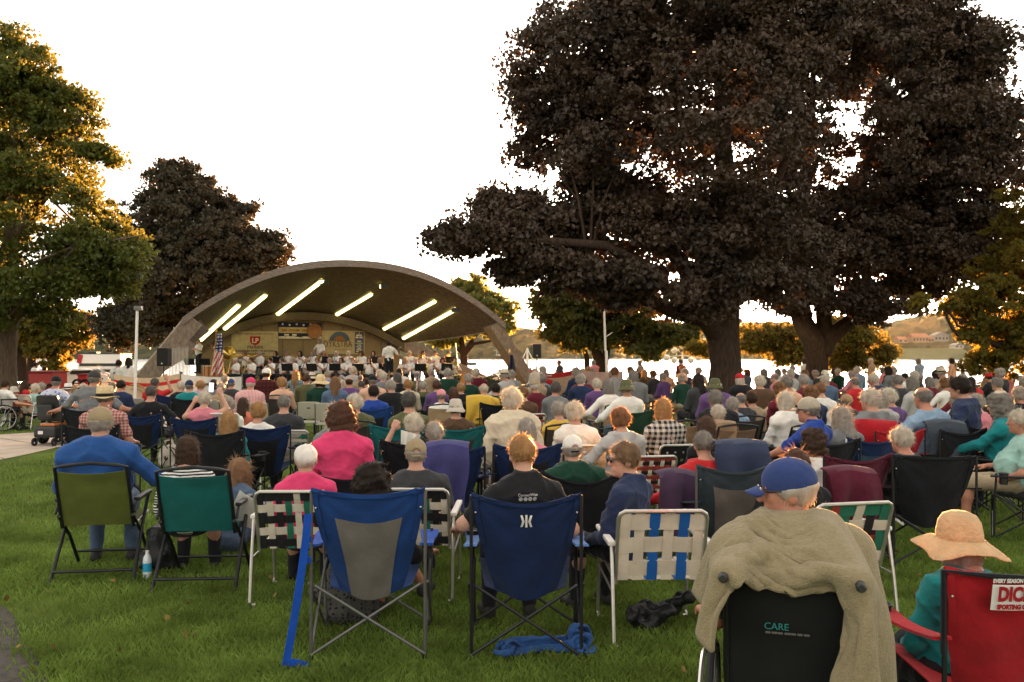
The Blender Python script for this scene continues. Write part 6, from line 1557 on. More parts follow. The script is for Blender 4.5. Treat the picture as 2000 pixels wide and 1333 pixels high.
A(392, 743, 19.2, "fair-haired woman in lavender by the white banner", ('short', 'blonde'), 'lavender', dict(lean=.1, **LB)); A(418, 741, 19.6, "woman with dark brown bob by the white banner", ('bob', 'dark brown'), 'grey', dict(lean=.1, **LB)); A(432, 748, 18.6, "ash-haired person in front of the dark brown bob", ('short', 'silver'), 'tan', dict(lean=.1, **LB), chair=c_res, clabel="beige plastic chair left of the pink striped shirt", cy=-.5)
A(439, 733, 23.0, "grey-haired man in navy jacket against the white banner", ('short', 'silver'), 'navy', dict(lean=.06, w=1.1, **LB)); A(452, 739, 20.4, "man in royal blue cap and charcoal shirt", ('short', 'grey'), 'charcoal', dict(lean=.1, **LB), 'cap', capblue, sk=3)
A(488, 736, 17.2, "person in hot pink cap and pink striped shirt", ('short', 'white'), 'pink striped', dict(lean=-.02, w=1.12, loose=.022, hy=.2, **LB), 'cap', top('hot pink'), sk=3, chair=c_res, clabel="beige plastic chair right of the pink striped shirt", cx=.28, cy=-.3)
A(519, 718, 20.5, "broad man in dark red plaid shirt and white cap", ('short', 'brown'), 'dark red plaid', dict(lean=.0, w=1.3, belly=1, **LB), 'cap', capw); A(551, 736, 18.6, "woman with sandy blond hair in pink knit", ('perm', 'blonde'), 'peach', dict(lean=.08, **LB), chair=c_mesh, clabel="dark mesh chair of the sandy blond woman", cy=-.1)
A(599, 730, 21.0, "woman with upswept auburn hair in olive sweater", ('bun', 'auburn'), 'olive', dict(lean=.08, w=1.05, hy=-.3, **LB)); A(626, 731, 18.2, "woman under a cream straw sun hat in dark green", ('bob', 'brown'), 'dark green', dict(lean=.08, w=1.1, **LB), 'sun', (straw, straw), chair=c_res, clabel="beige plastic chair behind the straw sun hat", cy=-.9); A(655, 735, 17.6, "woman with long strawberry-blond hair in denim", ('long', 'ginger'), 'denim blue', dict(lean=.08, **LB), chair=c_res, clabel="beige plastic chair behind the strawberry-blond hair", cy=-.7)
A(682, 736, 19.6, "bald tanned man in purple-grey tee", ('bald', 'brown'), 'purple', dict(lean=.06, w=1.1, sleeve='short', **LB), sk=3); A(667, 741, 21.0, "woman with cream-blond hair left of the bald tanned man", ('bob', 'white'), 'cream', dict(lean=.1, **LB)); A(667, 733, 26.0, "small distant fair head under the foundation banner", ('short', 'silver'), 'tan', dict(lean=.1, **LB)); A(706, 743, 21.4, "dark grey head in mauve before the foundation banner", ('crew', 'dark grey'), 'purple', dict(lean=.1, **LB)); A(716, 739, 24.0, "brown-haired person in navy before the foundation banner", ('short', 'brown'), 'navy', dict(lean=.1, **LB)); A(704, 731, 26.0, "bald man in tan looking up at the conductor", ('bald', 'grey'), 'tan', dict(lean=.1, **LB), sk=3)
A(728, 731, 18.6, "man in black cap and peach shirt", ('short', 'grey'), 'peach', dict(lean=.04, w=1.15, **LB), 'cap', q_black, sk=3, chair=c_res, clabel="beige plastic chair left of the peach shirt", cx=-.45); A(730, 752, 14.6, "dark-haired person in blue puffer in a blue chair", ('short', 'dark brown'), 'royal blue', dict(lean=.1, **LB), chair=QB('qblue2', q_blue, q_black), clabel="blue camp chair hung with a dark backpack", cy=-.15); A(748, 726, 22.0, "white-haired man in grey right below the conductor", ('short', 'white'), 'grey', dict(lean=.05, w=1.1, **LB)); A(763, 742, 17.0, "silver-haired man in black coat turned left", ('short', 'silver'), 'black', dict(lean=.06, w=1.12, twist=.3, hy=.3, loose=.024, **LB)); A(776, 728, 20.8, "brown-grey bob in black coat below the conductor's legs", ('bob', 'dark grey'), 'black', dict(lean=.02, w=1.08, **LB)); A(797, 741, 18.4, "woman with short fair hair in cream with a small flag", ('short', 'blonde'), 'cream', dict(lean=.06, **LB))
A(826, 744, 19.0, "grey head in olive with a hairband", ('short', 'silver'), 'olive', dict(lean=.08, **LB), chair=c_qgreen, clabel="green camp chair in front of the flower box", cy=-.2); A(853, 743, 18.2, "chestnut-haired man in plum shirt", ('short', 'auburn'), 'purple', dict(lean=.06, **LB)); A(862, 759, 15.4, "person in pale pink cap in a tan chair", ('short', 'grey'), 'white', dict(lean=.14, **LB), 'cap', cloth("cap_pink", (.68, .26, .28)), chair=c_tan, clabel="tan sling chair below the pale pink cap", cy=-.15); A(886, 756, 15.6, "woman with thick auburn bob behind the bucket hat", ('bob', 'auburn'), 'black', dict(lean=.1, **LB)); A(900, 748, 18.4, "cream-blond child's head in black jacket", ('short', 'blonde'), 'black', dict(lean=.08, **LB)); A(945, 747, 15.8, "broad bald-crowned man with a yellow jacket on his chair", ('bald', 'white'), 'yellow', dict(lean=.1, w=1.1, loose=.03, **LB), chair=c_qblack, clabel="black camp chair hung with a yellow jacket", cx=.2, cy=-.15); A(968, 748, 17.0, "dark-haired person behind the yellow jacket", ('short', 'dark brown'), 'dark green', dict(lean=.1, **LB)); A(1022, 755, 14.8, "ginger head peeping past the tall cream cardigan", ('short', 'ginger'), 'brown', dict(lean=.1, **LB), chair=c_wred, clabel="red tartan webbed chair behind the tall cream cardigan", cy=-.25)
# ------------------------------------------------------------------ the crowd further back on the right lawn
MID = [dict(lean=.10, la='lap', ra='lap'), dict(lean=.02, la='rest', ra='rest', w=1.1, hy=.3), dict(lean=.14, la='lap', ra='arm', hy=-.35, w=1.05), dict(lean=.08, la='fold', ra='fold', w=.95, hr=.12), dict(lean=.06, la='lap', ra='lap', w=1.12, loose=.028, hy=.1), dict(lean=.12, la='wide', ra='lap', w=.95, hy=-.15, hp=-.1)]
HK = [('short', 'white'), ('short', 'silver'), ('perm', 'white'), ('perm', 'silver'), ('bob', 'grey'), ('short', 'brown'), ('bob', 'brown'), ('curly', 'auburn'), ('bald', 'grey'), ('long', 'blonde'), ('crew', 'dark brown'), ('short', 'grey'), ('bob', 'dark brown'), ('perm', 'ginger'), ('bob', 'white'), ('short', 'dark grey'), ('long', 'dark brown')]
HK_P = np.array([3, 3, 3, 3, 2, 1.2, 1, .8, 1.2, 1, .8, 2.4, .7, .6, 2, 1, .6]); HK_P /= HK_P.sum()
HWORD = {('short', 'white'): "short white hair", ('short', 'silver'): "short silver hair", ('perm', 'white'): "white curls", ('perm', 'silver'): "silver curls", ('bob', 'grey'): "grey bob", ('short', 'brown'): "short brown hair", ('bob', 'brown'): "brown bob", ('curly', 'auburn'): "curly auburn hair",
         ('bald', 'grey'): "bald crown", ('long', 'blonde'): "long fair hair", ('crew', 'dark brown'): "cropped dark hair", ('short', 'grey'): "short grey hair", ('bob', 'dark brown'): "dark bob", ('perm', 'ginger'): "ginger curls", ('bob', 'white'): "white bob", ('short', 'dark grey'): "iron-grey hair", ('long', 'dark brown'): "long dark hair"}
TK = ['navy', 'black', 'charcoal', 'white', 'cream', 'light blue', 'denim blue', 'white', 'maroon', 'pink', 'black', 'purple', 'charcoal', 'dark green', 'denim blue', 'olive', 'tan', 'brown', 'grey', 'light grey', 'red', 'peach', 'blue plaid']
HATS = [('cap', 'black', "black cap"), ('cap', 'white', "white cap"), ('cap', 'tan', "tan cap"), ('sun', 'cream', "straw hat"), ('cap', 'red', "red cap"), ('bucket', 'olive', "olive bucket hat"), ('fedora', 'cream', "pale fedora")]
def landmark(px):
    for a, t in ((1085, "before the red banner"), (1165, "below the multi-stem tree"), (1235, "right of leaning flagpole"), (1310, "under maple's low limb"), (1390, "left of thick trunk"), (1470, "at thick trunk's right edge"), (1545, "between the maple trunks"), (1640, "below forked trunk"), (1720, "before golden leaves"),
                 (1800, "before the open water"), (1880, "below the lakeside houses"), (1945, "under the crooked limbs"), (2100, "at crowd's right end")):
        if px < a: return t
_used = set()
occupied = [(o.location.x, o.location.y) for o in C.objects if o.get("category") == "person"]
gq = np.random.default_rng(77)
N_FAR = 0
def far_person(px, d, ztop, stand=False, face=0.0, tag_extra=""):
    global N_FAR
    x = at(px, HORIZON, d).x
    if any((x - a) ** 2 + ((d - b) * .8) ** 2 < .50 for a, b in occupied): return
    for tr, rad in ((b1, 1.0), (b2, .9)):
        if math.hypot(x - tr[0], d - tr[1]) < rad: return
    row = "near" if d < 22 else "middle" if d < 31 else "far"
    lm = landmark(px)
    for _ in range(60):
        hk = HK[gq.choice(len(HK), p=HK_P)]; tk = TK[gq.integers(len(TK))]; ht = HATS[gq.integers(len(HATS))] if gq.random() < .13 else None
        k = (ht[2] if ht else HWORD[hk], tk, lm, row)
        if k not in _used: break
    _used.add(k); occupied.append((x, d))
    p = dict(MID[gq.integers(len(MID))])
    if stand: p = dict(lean=.03, la='hang', ra='fold', stand=True)
    ms = person_meshes(p, .022)
    s = float(gq.uniform(.95, 1.07)) if not stand else 1.0
    gz = ground_z(x, d)
    lab = ("standing person with %s in %s top, %s" if stand else "listener with %s, %s top, %s row " % (k[0], tk, row) + lm) if not stand else "standing figure, %s, %s top, %s" % (k[0], tk, lm)
    put_person((x, d, gz), face_stage(x, d) * .75 + gq.normal() * .22 + face, lab, p, hk if hk[0] != 'bald' or not ht else ('short', 'grey'), topm(tk), ['dark', 'jeans', 'khaki', 'grey'][gq.integers(4)], ht[0] if ht else None, (cm(ht[1]), blackband) if ht else None, int(gq.integers(4)), False, .022, "crowd on the lakeside lawn", None, s)
    N_FAR += 1
    return x, gz
for d, step in ((13.6, 1.15), (15.6, 1.1), (17.6, 1.05), (19.6, 1.05), (21.8, 1.05), (24.0, 1.1), (26.4, 1.2), (29.0, 1.35), (32, 1.6), (36, 2.0)):
    x0 = (1045 - 1000) / F * d if d > 20 else (1040 - 1000) / F * d
    x1 = 1010 / F * d
    x = x0 + gq.uniform(0, .5)
    while x < x1:
        px = 1000 + x / d * F
        if gq.random() < (.93 if d > 16 else .8) and not (d < 15 and px < 1160):
            r_ = far_person(px, d + gq.normal() * .25, None)
            if r_ and d < 16.5 and gq.random() < .6:
                kind = [(c_qblack, "black camp chair"), (c_mesh, "dark mesh folding chair"), (c_tan, "tan sling chair"), (c_qgreen, "green camp chair"), (c_wmul, "plaid webbed chair")][gq.integers(5)]
                hk_ = list(C.objects)
                who = [o for o in C.objects if o.get("category") == "person"][-1]
                ch = kind[0](); place(ch, (who.location.x, who.location.y - .06, r_[1]), who.rotation_euler.z, kind[1] + " of " + who["label"].replace("listener with ", "").replace("near row ", ""), "chair", "lawn seats of the audience")
        x += step * gq.uniform(.78, 1.25)
# a few people in front of the stage and in the gap before the flower box
for px, d in ((610, 24.5), (640, 27), (742, 25.5), (815, 24), (842, 27), (875, 22.5), (915, 21), (930, 24), (985, 21), (1000, 24.5), (578, 26), (690, 28.5), (780, 28), (1045, 18.5), (1035, 21.5)): 
    lm_ = landmark
    landmark = lambda q, px=px: "just below the stage" if px < 800 else "before the flower box"
    far_person(px, d, None); landmark = lm_
for px, d in ((1330, 40), (1412 + 130, 33), (1573, 36), (1160, 43), (1093, 44), (1702, 37), (1795, 36), (1250, 44), (1860, 34)): far_person(px, d, None, True, gq.uniform(-.8, .8))

# ------------------------------------------------------------------ the band on the stage
m_brass = metal("brass", (.72, .47, .13), .25); m_silver = metal("silver_keys", (.7, .7, .68), .22); m_reed = plastic("ebony", (.02, .018, .018), .3)
white_s = top('white')
BP = [dict(lean=-.02, la='play', ra='play', sleeve='short', seat=.44), dict(lean=.02, la='play', ra='play', sleeve='short', w=1.1, hy=.25), dict(lean=-.04, la='flute', ra='flute', sleeve='short', hr=.1), dict(lean=.0, la='lap', ra='play', sleeve='short', hy=-.3)]
COND = Vector((at(760, 692, 37.6).x, 37.6, 0))
_bn = {}
def mus(px, d, kind, row, stand=False, i=0):
    x = at(px, HORIZON, d).x; z = STAGE_Z + (.0 if row == 0 else .30 if row == 1 else .5)
    p = dict(BP[i % 4]);
    if stand: p.update(stand=True)
    rz = math.pi + math.atan2(-(x - COND.x), (d - COND.y) + 6.0) * -1.0
    hk = HK[(i * 5 + row * 3) % len(HK)]
    ms = person_meshes(p, .022)
    place_ = "left stage wing" if px < 520 else "below recycling banner" if px < 575 else "below medallion banner" if px < 632 else "below DYKSTRA banner" if px < 722 else "left of conductor" if px < 756 else "right of conductor" if px < 815 else "band's right end"
    inst = dict(sax="saxophone", clar="clarinet", trumpet="trumpet", flute="flute", tromb="trombone", perc="percussion", none="music")[kind]
    k = (HWORD[hk], place_, inst, row)
    n = _bn[k] = _bn.get(k, 0) + 1
    lab = "white-shirted musician, %s, playing %s, %s row, %s" % (HWORD[hk], inst, ("front", "second", "back")[row], place_)
    if n > 1: lab = lab.replace("musician", "broad musician")
    o = put_person((x, d, z), rz, lab[:118], p, hk, white_s, 'dark', None, None, i % 3, False, .022, "musicians of the concert band")
    if not stand:
        ch = proto('bandchair', lambda: resin_chair(m_blackpl, m_blackmet)); place(ch, (x, d, z), rz, "black chair of %s player, %s, %s row, %s" % (inst, HWORD[hk].replace('short ', ''), ("front", "second", "back")[row], place_), "chair", "chairs of the band")
    Mr = Matrix.Translation((x, d, z)) @ Matrix.Rotation(rz, 4, 'Z')
    def tool(b, nm, m, lab2):
        t = b.build(nm, m, None, True); t.matrix_world = Mr; tag(t, lab2, nm, "instruments of the band")
    b = MB()
    if kind == 'sax':
        b.tube([(.02, .17, 1.12), (.0, .24, 1.14), (.03, .28, 1.05), (.10, .30, .72), (.12, .33, .62), (.16, .38, .66), (.17, .40, .85), (.17, .44, .92)], [.008, .010, .014, .028, .034, .038, .05, .075], 10); tool(b, "saxophone", m_brass, "brass saxophone held by player with %s, %s" % (HWORD[hk], place_))
    elif kind == 'clar':
        b.tube([(0, .16, 1.10), (0, .30, .82), (0, .37, .66), (0, .40, .60)], [.008, .013, .016, .032], 8); tool(b, "clarinet", m_reed, "black clarinet held by player with %s, %s" % (HWORD[hk], place_))
    elif kind == 'trumpet':
        b.tube([(0, .16, 1.11), (0, .52, 1.06), (0, .62, 1.05), (0, .66, 1.045)], [.007, .012, .03, .06], 10); b.tube([(.0, .30, 1.04), (0, .5, 1.0), (0, .5, .95), (0, .30, .98)], .009, 6, close=True); tool(b, "trumpet", m_brass, "brass trumpet held by player with %s, %s" % (HWORD[hk], place_))
    elif kind == 'flute':
        b.tube([(-.06, .15, 1.10), (.46, .20, 1.06)], .011, 8); tool(b, "flute", m_silver, "silver flute held by player with %s, %s" % (HWORD[hk], place_))
    elif kind == 'tromb':
        b.tube([(0, .16, 1.11), (.02, .85, .90), (.06, .85, .86), (.04, .10, 1.10), (.08, .05, 1.13), (.11, .10, 1.12), (.11, .55, 1.06), (.11, .68, 1.04)], [.008, .008, .008, .009, .012, .016, .045, .10], 8); tool(b, "trombone", m_brass, "brass trombone held by player with %s, %s" % (HWORD[hk], place_))
FRONT = [(462, 38.2, 'sax'), (492, 38.4, 'sax'), (530, 38.6, 'clar'), (552, 38.8, 'clar'), (574, 38.6, 'flute'), (600, 39.0, 'clar'), (622, 38.8, 'flute'), (645, 39.2, 'clar'), (668, 39.0, 'clar'), (690, 38.4, 'flute'), (722, 38.0, 'flute'), (742, 39.4, 'clar'), (790, 39.2, 'clar'), (812, 38.6, 'flute'), (838, 38.8, 'sax'), (864, 39.0, 'trumpet'), (886, 39.2, 'tromb')]
SECOND = [(480, 41.0, 'tromb'), (508, 41.4, 'tromb'), (540, 41.4, 'trumpet'), (562, 41.8, 'clar'), (588, 41.4, 'trumpet'), (612, 41.8, 'clar'), (636, 41.4, 'trumpet'), (658, 41.8, 'clar'), (682, 41.4, 'trumpet'), (706, 41.8, 'sax'), (730, 41.4, 'clar'), (800, 41.6, 'trumpet'), (826, 41.8, 'tromb'), (850, 41.6, 'trumpet'), (876, 42.0, 'tromb')]
for i, (px, d, k) in enumerate(FRONT): mus(px, d, k, 0, False, i)
for i, (px, d, k) in enumerate(SECOND): mus(px, d, k, 1, False, i + 2)
for i, px in enumerate((388, 428, 625)): mus(px, 43.5, 'perc' if px < 600 else 'none', 2, True, i + 1)
m_stand = plastic("music_stand_black", (.016, .016, .018), .5); m_sheet = plastic("sheet_music", (.75, .72, .64), .8)
def music_stand():
    o = empty("music_stand")
    b = MB(); b.grid(lambda u, v: ((u - .5) * .48, .05 - .14 * v, .74 + .30 * v), 1, 1, thick=.015); b.box((0, .0, .745), (.48, .08, .015)); b.build("desk", m_stand, o)
    b = MB(); b.grid(lambda u, v: ((u - .5) * .44, .075 - .14 * v, .76 + .27 * v), 1, 1, thick=-.003); b.build("sheet", m_sheet, o)
    b = MB(); b.tube([(0, -.02, .03), (0, -.03, .9)], .014, 6); b.build("post", m_stand, o, True)
    for k in range(3):
        b = MB(); a = k * 2.094; b.tube([(0, -.02, .2), (.22 * math.sin(a), .22 * math.cos(a), 0)], .010, 5); b.build("leg", m_stand, o, True)
    return o
spots = [(px + 9, d - .85, 0) for px, d, k in FRONT[3::2] if px not in (462, 492, 722)] + [(px + 3, d - .8, .30) for px, d, k in SECOND[2::4]] + [(370, 42.2, .2), (400, 42, .2)]
for i, (px, d, dz) in enumerate(spots):
    ms_ = proto('mstand', music_stand); x = at(px, HORIZON, d).x
    near_ = min(FRONT + SECOND, key=lambda q: abs(q[0] - px) + 20 * abs(q[1] - d))
    w_ = "under the recycling banner" if px < 560 else "under the medallion banner" if px < 632 else "under the DYKSTRA banner" if px < 722 else "beside the conductor" if px < 815 else "at the band's right end"
    kth = sum(1 for q in spots[:i] if (q[2] > 0) == (dz > 0)) + 1
    place(ms_, (x, d, STAGE_Z + dz), gq.normal() * .15, "black music stand %s, number %d from left, %s row" % (w_, kth, "second" if dz else "front"), "music stand", "music stands on the stage")
# conductor on his podium
b = MB(); b.box((0, 0, .12), (1.2, 1.0, .24)); o = b.build("podium", m_sfront, None, False, .01); o.location = (COND.x, COND.y, STAGE_Z); tag(o, "dark low podium under the conductor's feet", "podium")
p = dict(lean=.0, stand=True, la='hang', ra='conduct', sleeve='short', w=1.05, collar=True)
ms = person_meshes(p, .018)
zt = at(760, 666, 37.6).z; s_ = (zt - STAGE_Z - .24) / (ms['top'] + .02)
put_person((COND.x, COND.y, STAGE_Z + .24), .12, "conductor in white polo and black trousers with arm raised, standing on podium", p, ('short', 'dark brown'), white_s, 'dark', None, None, 0, False, .018, None, None, s_)
b = MB(); b.tube([(0, 0, 0), (.10, .32, .12)], .005, 5); o = b.build("baton", m_whitepl, None, True); o.location = (COND.x + .33, COND.y + .33, STAGE_Z + .24 + 1.36 * s_); tag(o, "thin white baton in the conductor's right hand", "baton")
# sousaphone bell, drums, cymbal
b = MB(); b.lathe([(.32, .0), (.30, .03), (.20, .10), (.12, .22), (.07, .40), (.06, .62)], 24, M=rotm(.5, math.pi / 2 + .2, 0)); b.tube([(0, .6, -.1), (.1, .8, -.5), (.0, .6, -1.0), (-.3, .3, -1.0), (-.4, .4, -.4), (-.1, .6, -.1)], .05, 8); o = b.build("sousaphone", m_brass, None, True); o.location = at(446, 690, 42.0); tag(o, "big shining brass sousaphone bell above the left musicians", "sousaphone")
def drum(px, d, r, h, z, nm, lab, m, horiz=False):
    b = MB(); M_ = rotm(0, math.pi / 2, 0) if horiz else None
    o = empty(nm, (at(px, HORIZON, d).x, d, STAGE_Z + z), 0, lab, "drum", "drums on the stage")
    b.lathe([(r, -h / 2), (r, h / 2)], 22, M=M_); b.build("shell", m, o, True)
    for sg in (-1, 1):
        b = MB(); b.lathe([(0, sg * h / 2 + sg * .004), (r * 1.03, sg * h / 2 + sg * .004), (r * 1.03, sg * (h / 2 - .03)), (r, sg * (h / 2 - .03))], 22, M=M_); b.build("drumhead", m_sheet, o, True)
    for k in range(3):
        b = MB(); a = k * 2.094 + .3; b.tube([(0, 0, -h * .4 if not horiz else -r * .9), (.3 * math.sin(a), .3 * math.cos(a), -z)], .012, 5); b.build("leg", m_stand, o, True)
m_maroon_sh = mat("drum_red", (.20, .03, .025), .3, coat=.4)
drum(412, 42.6, .36, .55, .62, "timpani", "copper kettle drum behind the flag on the stage", mat("copper", (.45, .2, .08), .3, .8)); drum(742, 43.2, .18, .16, .82, "snare_drum", "snare drum left of the conductor", m_silver); drum(730, 43.6, .40, .36, .62, "bass_drum", "red bass drum behind the musicians left of the conductor", m_maroon_sh, True)
o = empty("cymbal", (at(705, HORIZON, 43.6).x, 43.6, STAGE_Z), 0, "brass cymbal on a stand behind the flutes", "cymbal"); b = MB(); b.lathe([(0, 1.40), (.05, 1.39), (.24, 1.35), (.24, 1.345), (0, 1.38)], 20); b.build("plate", m_brass, o, True); b = MB(); b.tube([(0, 0, 0), (0, 0, 1.38)], .012, 6); b.build("post", m_stand, o, True)

# ------------------------------------------------------------------ speakers, flags, poles, banners
def speaker(px, py_top, d, hgt, lab, zb):
    x = at(px, HORIZON, d).x; zt_ = at(px, py_top, d).z
    o = empty("loudspeaker", (x, d, zt_ - hgt), .0, lab, "loudspeaker", "stage loudspeakers")
    w_ = hgt * .6
    b = MB(); b.box((0, .18, hgt / 2), (w_, .42, hgt)); b.build("cabinet", plastic("speaker_black", (.012, .012, .013), .55), o, False, .03)
    b = MB(); b.grid(lambda u, v: ((u - .5) * w_ * .88, -.034, hgt * (.05 + .9 * v)), 4, 6, thick=-.006); b.build("grille", mat("speaker_grille", (.028, .028, .03), .6, .3, .3, 90), o)
    b = MB(); b.lathe([(0, .0), (.03, 0), (.03, .004)], 12, (0, -.045, hgt * .15), M=rotm(0, math.pi / 2, 0)); b.build("badge", m_silver, o)
    t = empty("speaker_stand", (x, d, zb), 0, "black tripod stand under the " + lab.split(',')[0], "stand", "loudspeaker stands")
    b = MB(); b.tube([(0, .15, .2), (0, .15, zt_ - hgt - zb - .004)], .022, 8); b.build("pole", m_blackmet, t, True)
    for k in range(3):
        a = k * 2.094; b = MB(); b.tube([(0, .15, .65), (.42 * math.sin(a), .15 + .42 * math.cos(a), 0)], .014, 6); b.build("leg", m_blackmet, t, True)
speaker(317, 680, 33.5, .68, "black loudspeaker at the left foot of the shell", 0.0 + ground_z(-13, 33.5))
speaker(1049, 672, 40, .62, "black loudspeaker by the lake right of the shell", ground_z(1, 40))
def flag(px, py_top, py_bot, d, lab, draw, mats, wtop, wbot, kind="flag"):
    top_ = at(px, py_top, d); bot = at(px, py_bot, d); g = ground_z(top_.x, d)
    o = empty("flag_pole", (top_.x, d, g), 0, lab + " on a floor pole", "flagpole", "flags by the stage")
    b = MB(); b.tube([(0, 0, 0), (0, 0, top_.z - g)], .018, 8); b.build("pole", mat("pole_wood", (.35, .2, .09), .5), o, True)
    b = MB(); b.lathe([(0, .18), (.02, .13), (.045, .07), (.03, .02), (.05, 0), (0, -.02)], 10, (0, 0, top_.z - g)); b.build("finial", m_brass, o, True)
    b = MB(); b.lathe([(.16, 0), (.15, .04), (.05, .07), (.02, .3)], 14); b.build("base", m_brass, o, True)
    H_ = top_.z - bot.z - .1
    f = MB(); f.grid(lambda u, v: ((.02 + (u * (wtop + (wbot - wtop) * v ** .8)) - (.5 * wbot * v if kind == 'us' else .4 * wbot * v)), -.03 + .06 * math.sin(13 * u + 2 * v) * (.4 + v), -.02 - H_ * v * (1 - .06 * u)), 22, 44, mf=draw)
    fo = f.build("flag", mats, None, True); fo.location = (top_.x, d, top_.z - .05); tag(fo, lab, "flag", "flags by the stage")
fw, fr, fb, fg = cloth("flag_white", (.72, .66, .60), .1), cloth("flag_red", (.42, .035, .045), .1), cloth("flag_blue", (.022, .032, .12), .1), cloth("flag_gold", (.65, .33, .05), .1)
def us(u, v):
    if u < .05: return 3
    if v < .46 + .16 * u - .10: return 0 if (int(u * 9 + v * 3) % 2 == 0 and int(v * 26) % 2 == 0 and u > .12) else 2
    return 1 if int((u * .75 + v * .9) * 11) % 2 == 0 else 0
flag(422, 648, 736, 34.5, "draped American flag left of the stage", us, [fw, fr, fb, fg], .20, .50, 'us')
flag(995, 690, 742, 33.5, "dark blue state flag hanging limp right of the stage", lambda u, v: 1 if (.30 < u < .7 and .62 < v < .68) else 0, [cloth("flag_darkblue", (.03, .032, .06), .1), fg], .10, .40, 'st')
# small hand flags
for px, py, d, lab in ((811, 742, 18.1, "little American flag before the flower box"), (812, 0, 0, "")):
    if not lab: continue
    p_ = at(px, py, d); b = MB(); b.tube([(0, 0, -.5), (.06, 0, .0), (.08, 0, .16)], .005, 5, 0); b.grid(lambda u, v: (.075 - .10 * u * .5 - .02 * v, .01 * math.sin(8 * u), .15 - .30 * v - .1 * u), 6, 8, mf=lambda u, v: 2 if v < .4 and u < .7 else 1 if int(v * 8) % 2 else 3)
    o = b.build("hand_flag", [m_alu, fr, fb, fw], None, True); o.location = p_; tag(o, lab, "flag")
# poles
def lamp_post():
    d = 24.0; b0 = at(263, 745, d); t0 = at(268, 604, d)
    o = empty("light_pole", (b0.x, d, 0), 0, "plain white light pole with small lamp head left of the shell", "light pole")
    b = MB(); b.tube([(0, 0, 0), (t0.x - b0.x, 0, t0.z)], [.042, .036], 10); b.build("pole", m_whitepl, o, True)
    b = MB(); b.box((t0.x - b0.x + .03, 0, t0.z + .02), (.20, .16, .12)); b.build("lamp_head", m_greymet, o, False, .02)
lamp_post()
d = 38.0; b0, t0 = at(1187, 728, d), at(1186, 622, d)
o = empty("flagpole", (b0.x, d, ground_z(b0.x, d)), 0, "white leaning flagpole before the multi-stem tree", "flagpole"); b = MB(); b.tube([(0, 0, 0), (-.06, 0, 2.0), (-.10, 0, 2.05), (-.22, 0, 6.4)], [.07, .06, .05, .03], 10); b.build("pole", m_whitepl, o, True)
b = MB(); b.tube([(-.10, 0, 2.6), (.2, 0, 2.8)], .02, 6); b.build("cleat_arm", m_whitepl, o, True)
d = 54.0; b0 = at(1333, 740, d); o = empty("park_lamp", (b0.x, d, ground_z(b0.x, d)), 0, "slim lakeside lamp post with a cluster of white globes", "lamp post"); zt_ = at(1333, 688, d).z - o.location.z
b = MB(); b.tube([(0, 0, 0), (0, 0, zt_)], .05, 8); b.tube([(-.9, 0, zt_ - .3), (0, 0, zt_ - .2), (.9, 0, zt_ - .3)], .035, 6); b.build("post", m_whitepl, o, True)
for k, (x, z) in enumerate(((-.95, -.35), (-.5, .1), (0, .35), (.5, .1), (.95, -.35), (-.5, -.5), (.5, -.5))):
    b = MB(); b.lathe([(0, -.2), (.16, -.12), (.2, 0), (.16, .12), (0, .2)], 12, (x, 0, zt_ + z)); b.build("globe", m_whitepl, o, True)
# white lifting frame on the water
d = 75; b0 = at(1030, 712, d); o = empty("dock_frame", (b0.x, d, -1.7), 0, "white triangular dock frame standing in the lake beside the loudspeaker", "dock frame"); zt_ = at(1030, 681, d).z + 1.7
b = MB(); b.tube([(-1.0, 0, zt_ * .45), (0, 0, zt_), (1.0, 0, zt_ * .45)], .09, 6, close=True); b.tube([(0, 0, 0), (0, 0, zt_)], .10, 6); b.build("frame", m_whitepl, o, True)
b = MB(); b.box((0, .5, .9), (2.6, 1.4, .25)); b.box((1.2, 0, 1.5), (.6, .6, 1.0)); b.build("float", m_whitepl, o)
d = 47; x_ = at(921, 692, d).x; o = empty("music_table", (x_, d, ground_z(x_, d)), 0, "slim dark stand with flat top against the water", "stand"); zt_ = at(921, 711, d).z - o.location.z
b = MB(); b.box((0, 0, zt_), (.55, .4, .06), (.2, 0, 0)); b.build("desk", m_stand, o); b = MB(); b.tube([(0, 0, 0), (0, 0, zt_)], .02, 6); b.build("post", m_stand, o, True)
d = 35.5; b0, t0 = at(900, 745, d), at(889, 670, d); o = empty("speaker_mast", (b0.x, d, 0), 0, "thin leaning orange-lit mast in front of the band's right end", "mast"); b = MB(); b.tube([(0, 0, 0), (t0.x - b0.x, 0, t0.z)], .03, 6); b.build("pole", mat("pole_wood", (.35, .2, .09), .5), o, True)
# railing by the left loudspeaker
d = 37.0; A_, B_ = at(330, 692, d), at(368, 692, d + 1.2); o = empty("railing", (A_.x, d, 0.3), math.atan2(1.2, B_.x - A_.x), "grey metal barrier of upright bars beside the left loudspeaker", "railing"); L_ = math.hypot(B_.x - A_.x, 1.2); h_ = at(340, 683, d).z - .3
b = MB(); b.tube([(0, 0, h_), (L_, 0, h_ + .12)], .02, 6); b.tube([(0, 0, .15), (L_, 0, .15)], .02, 6); b.build("rail", m_alu, o, True)
for k in range(14): b = MB(); b.tube([(L_ * (k + .5) / 14, 0, .15), (L_ * (k + .5) / 14, 0, h_ + .12 * (k + .5) / 14)], .014, 5); b.build("bar", m_alu, o, True)
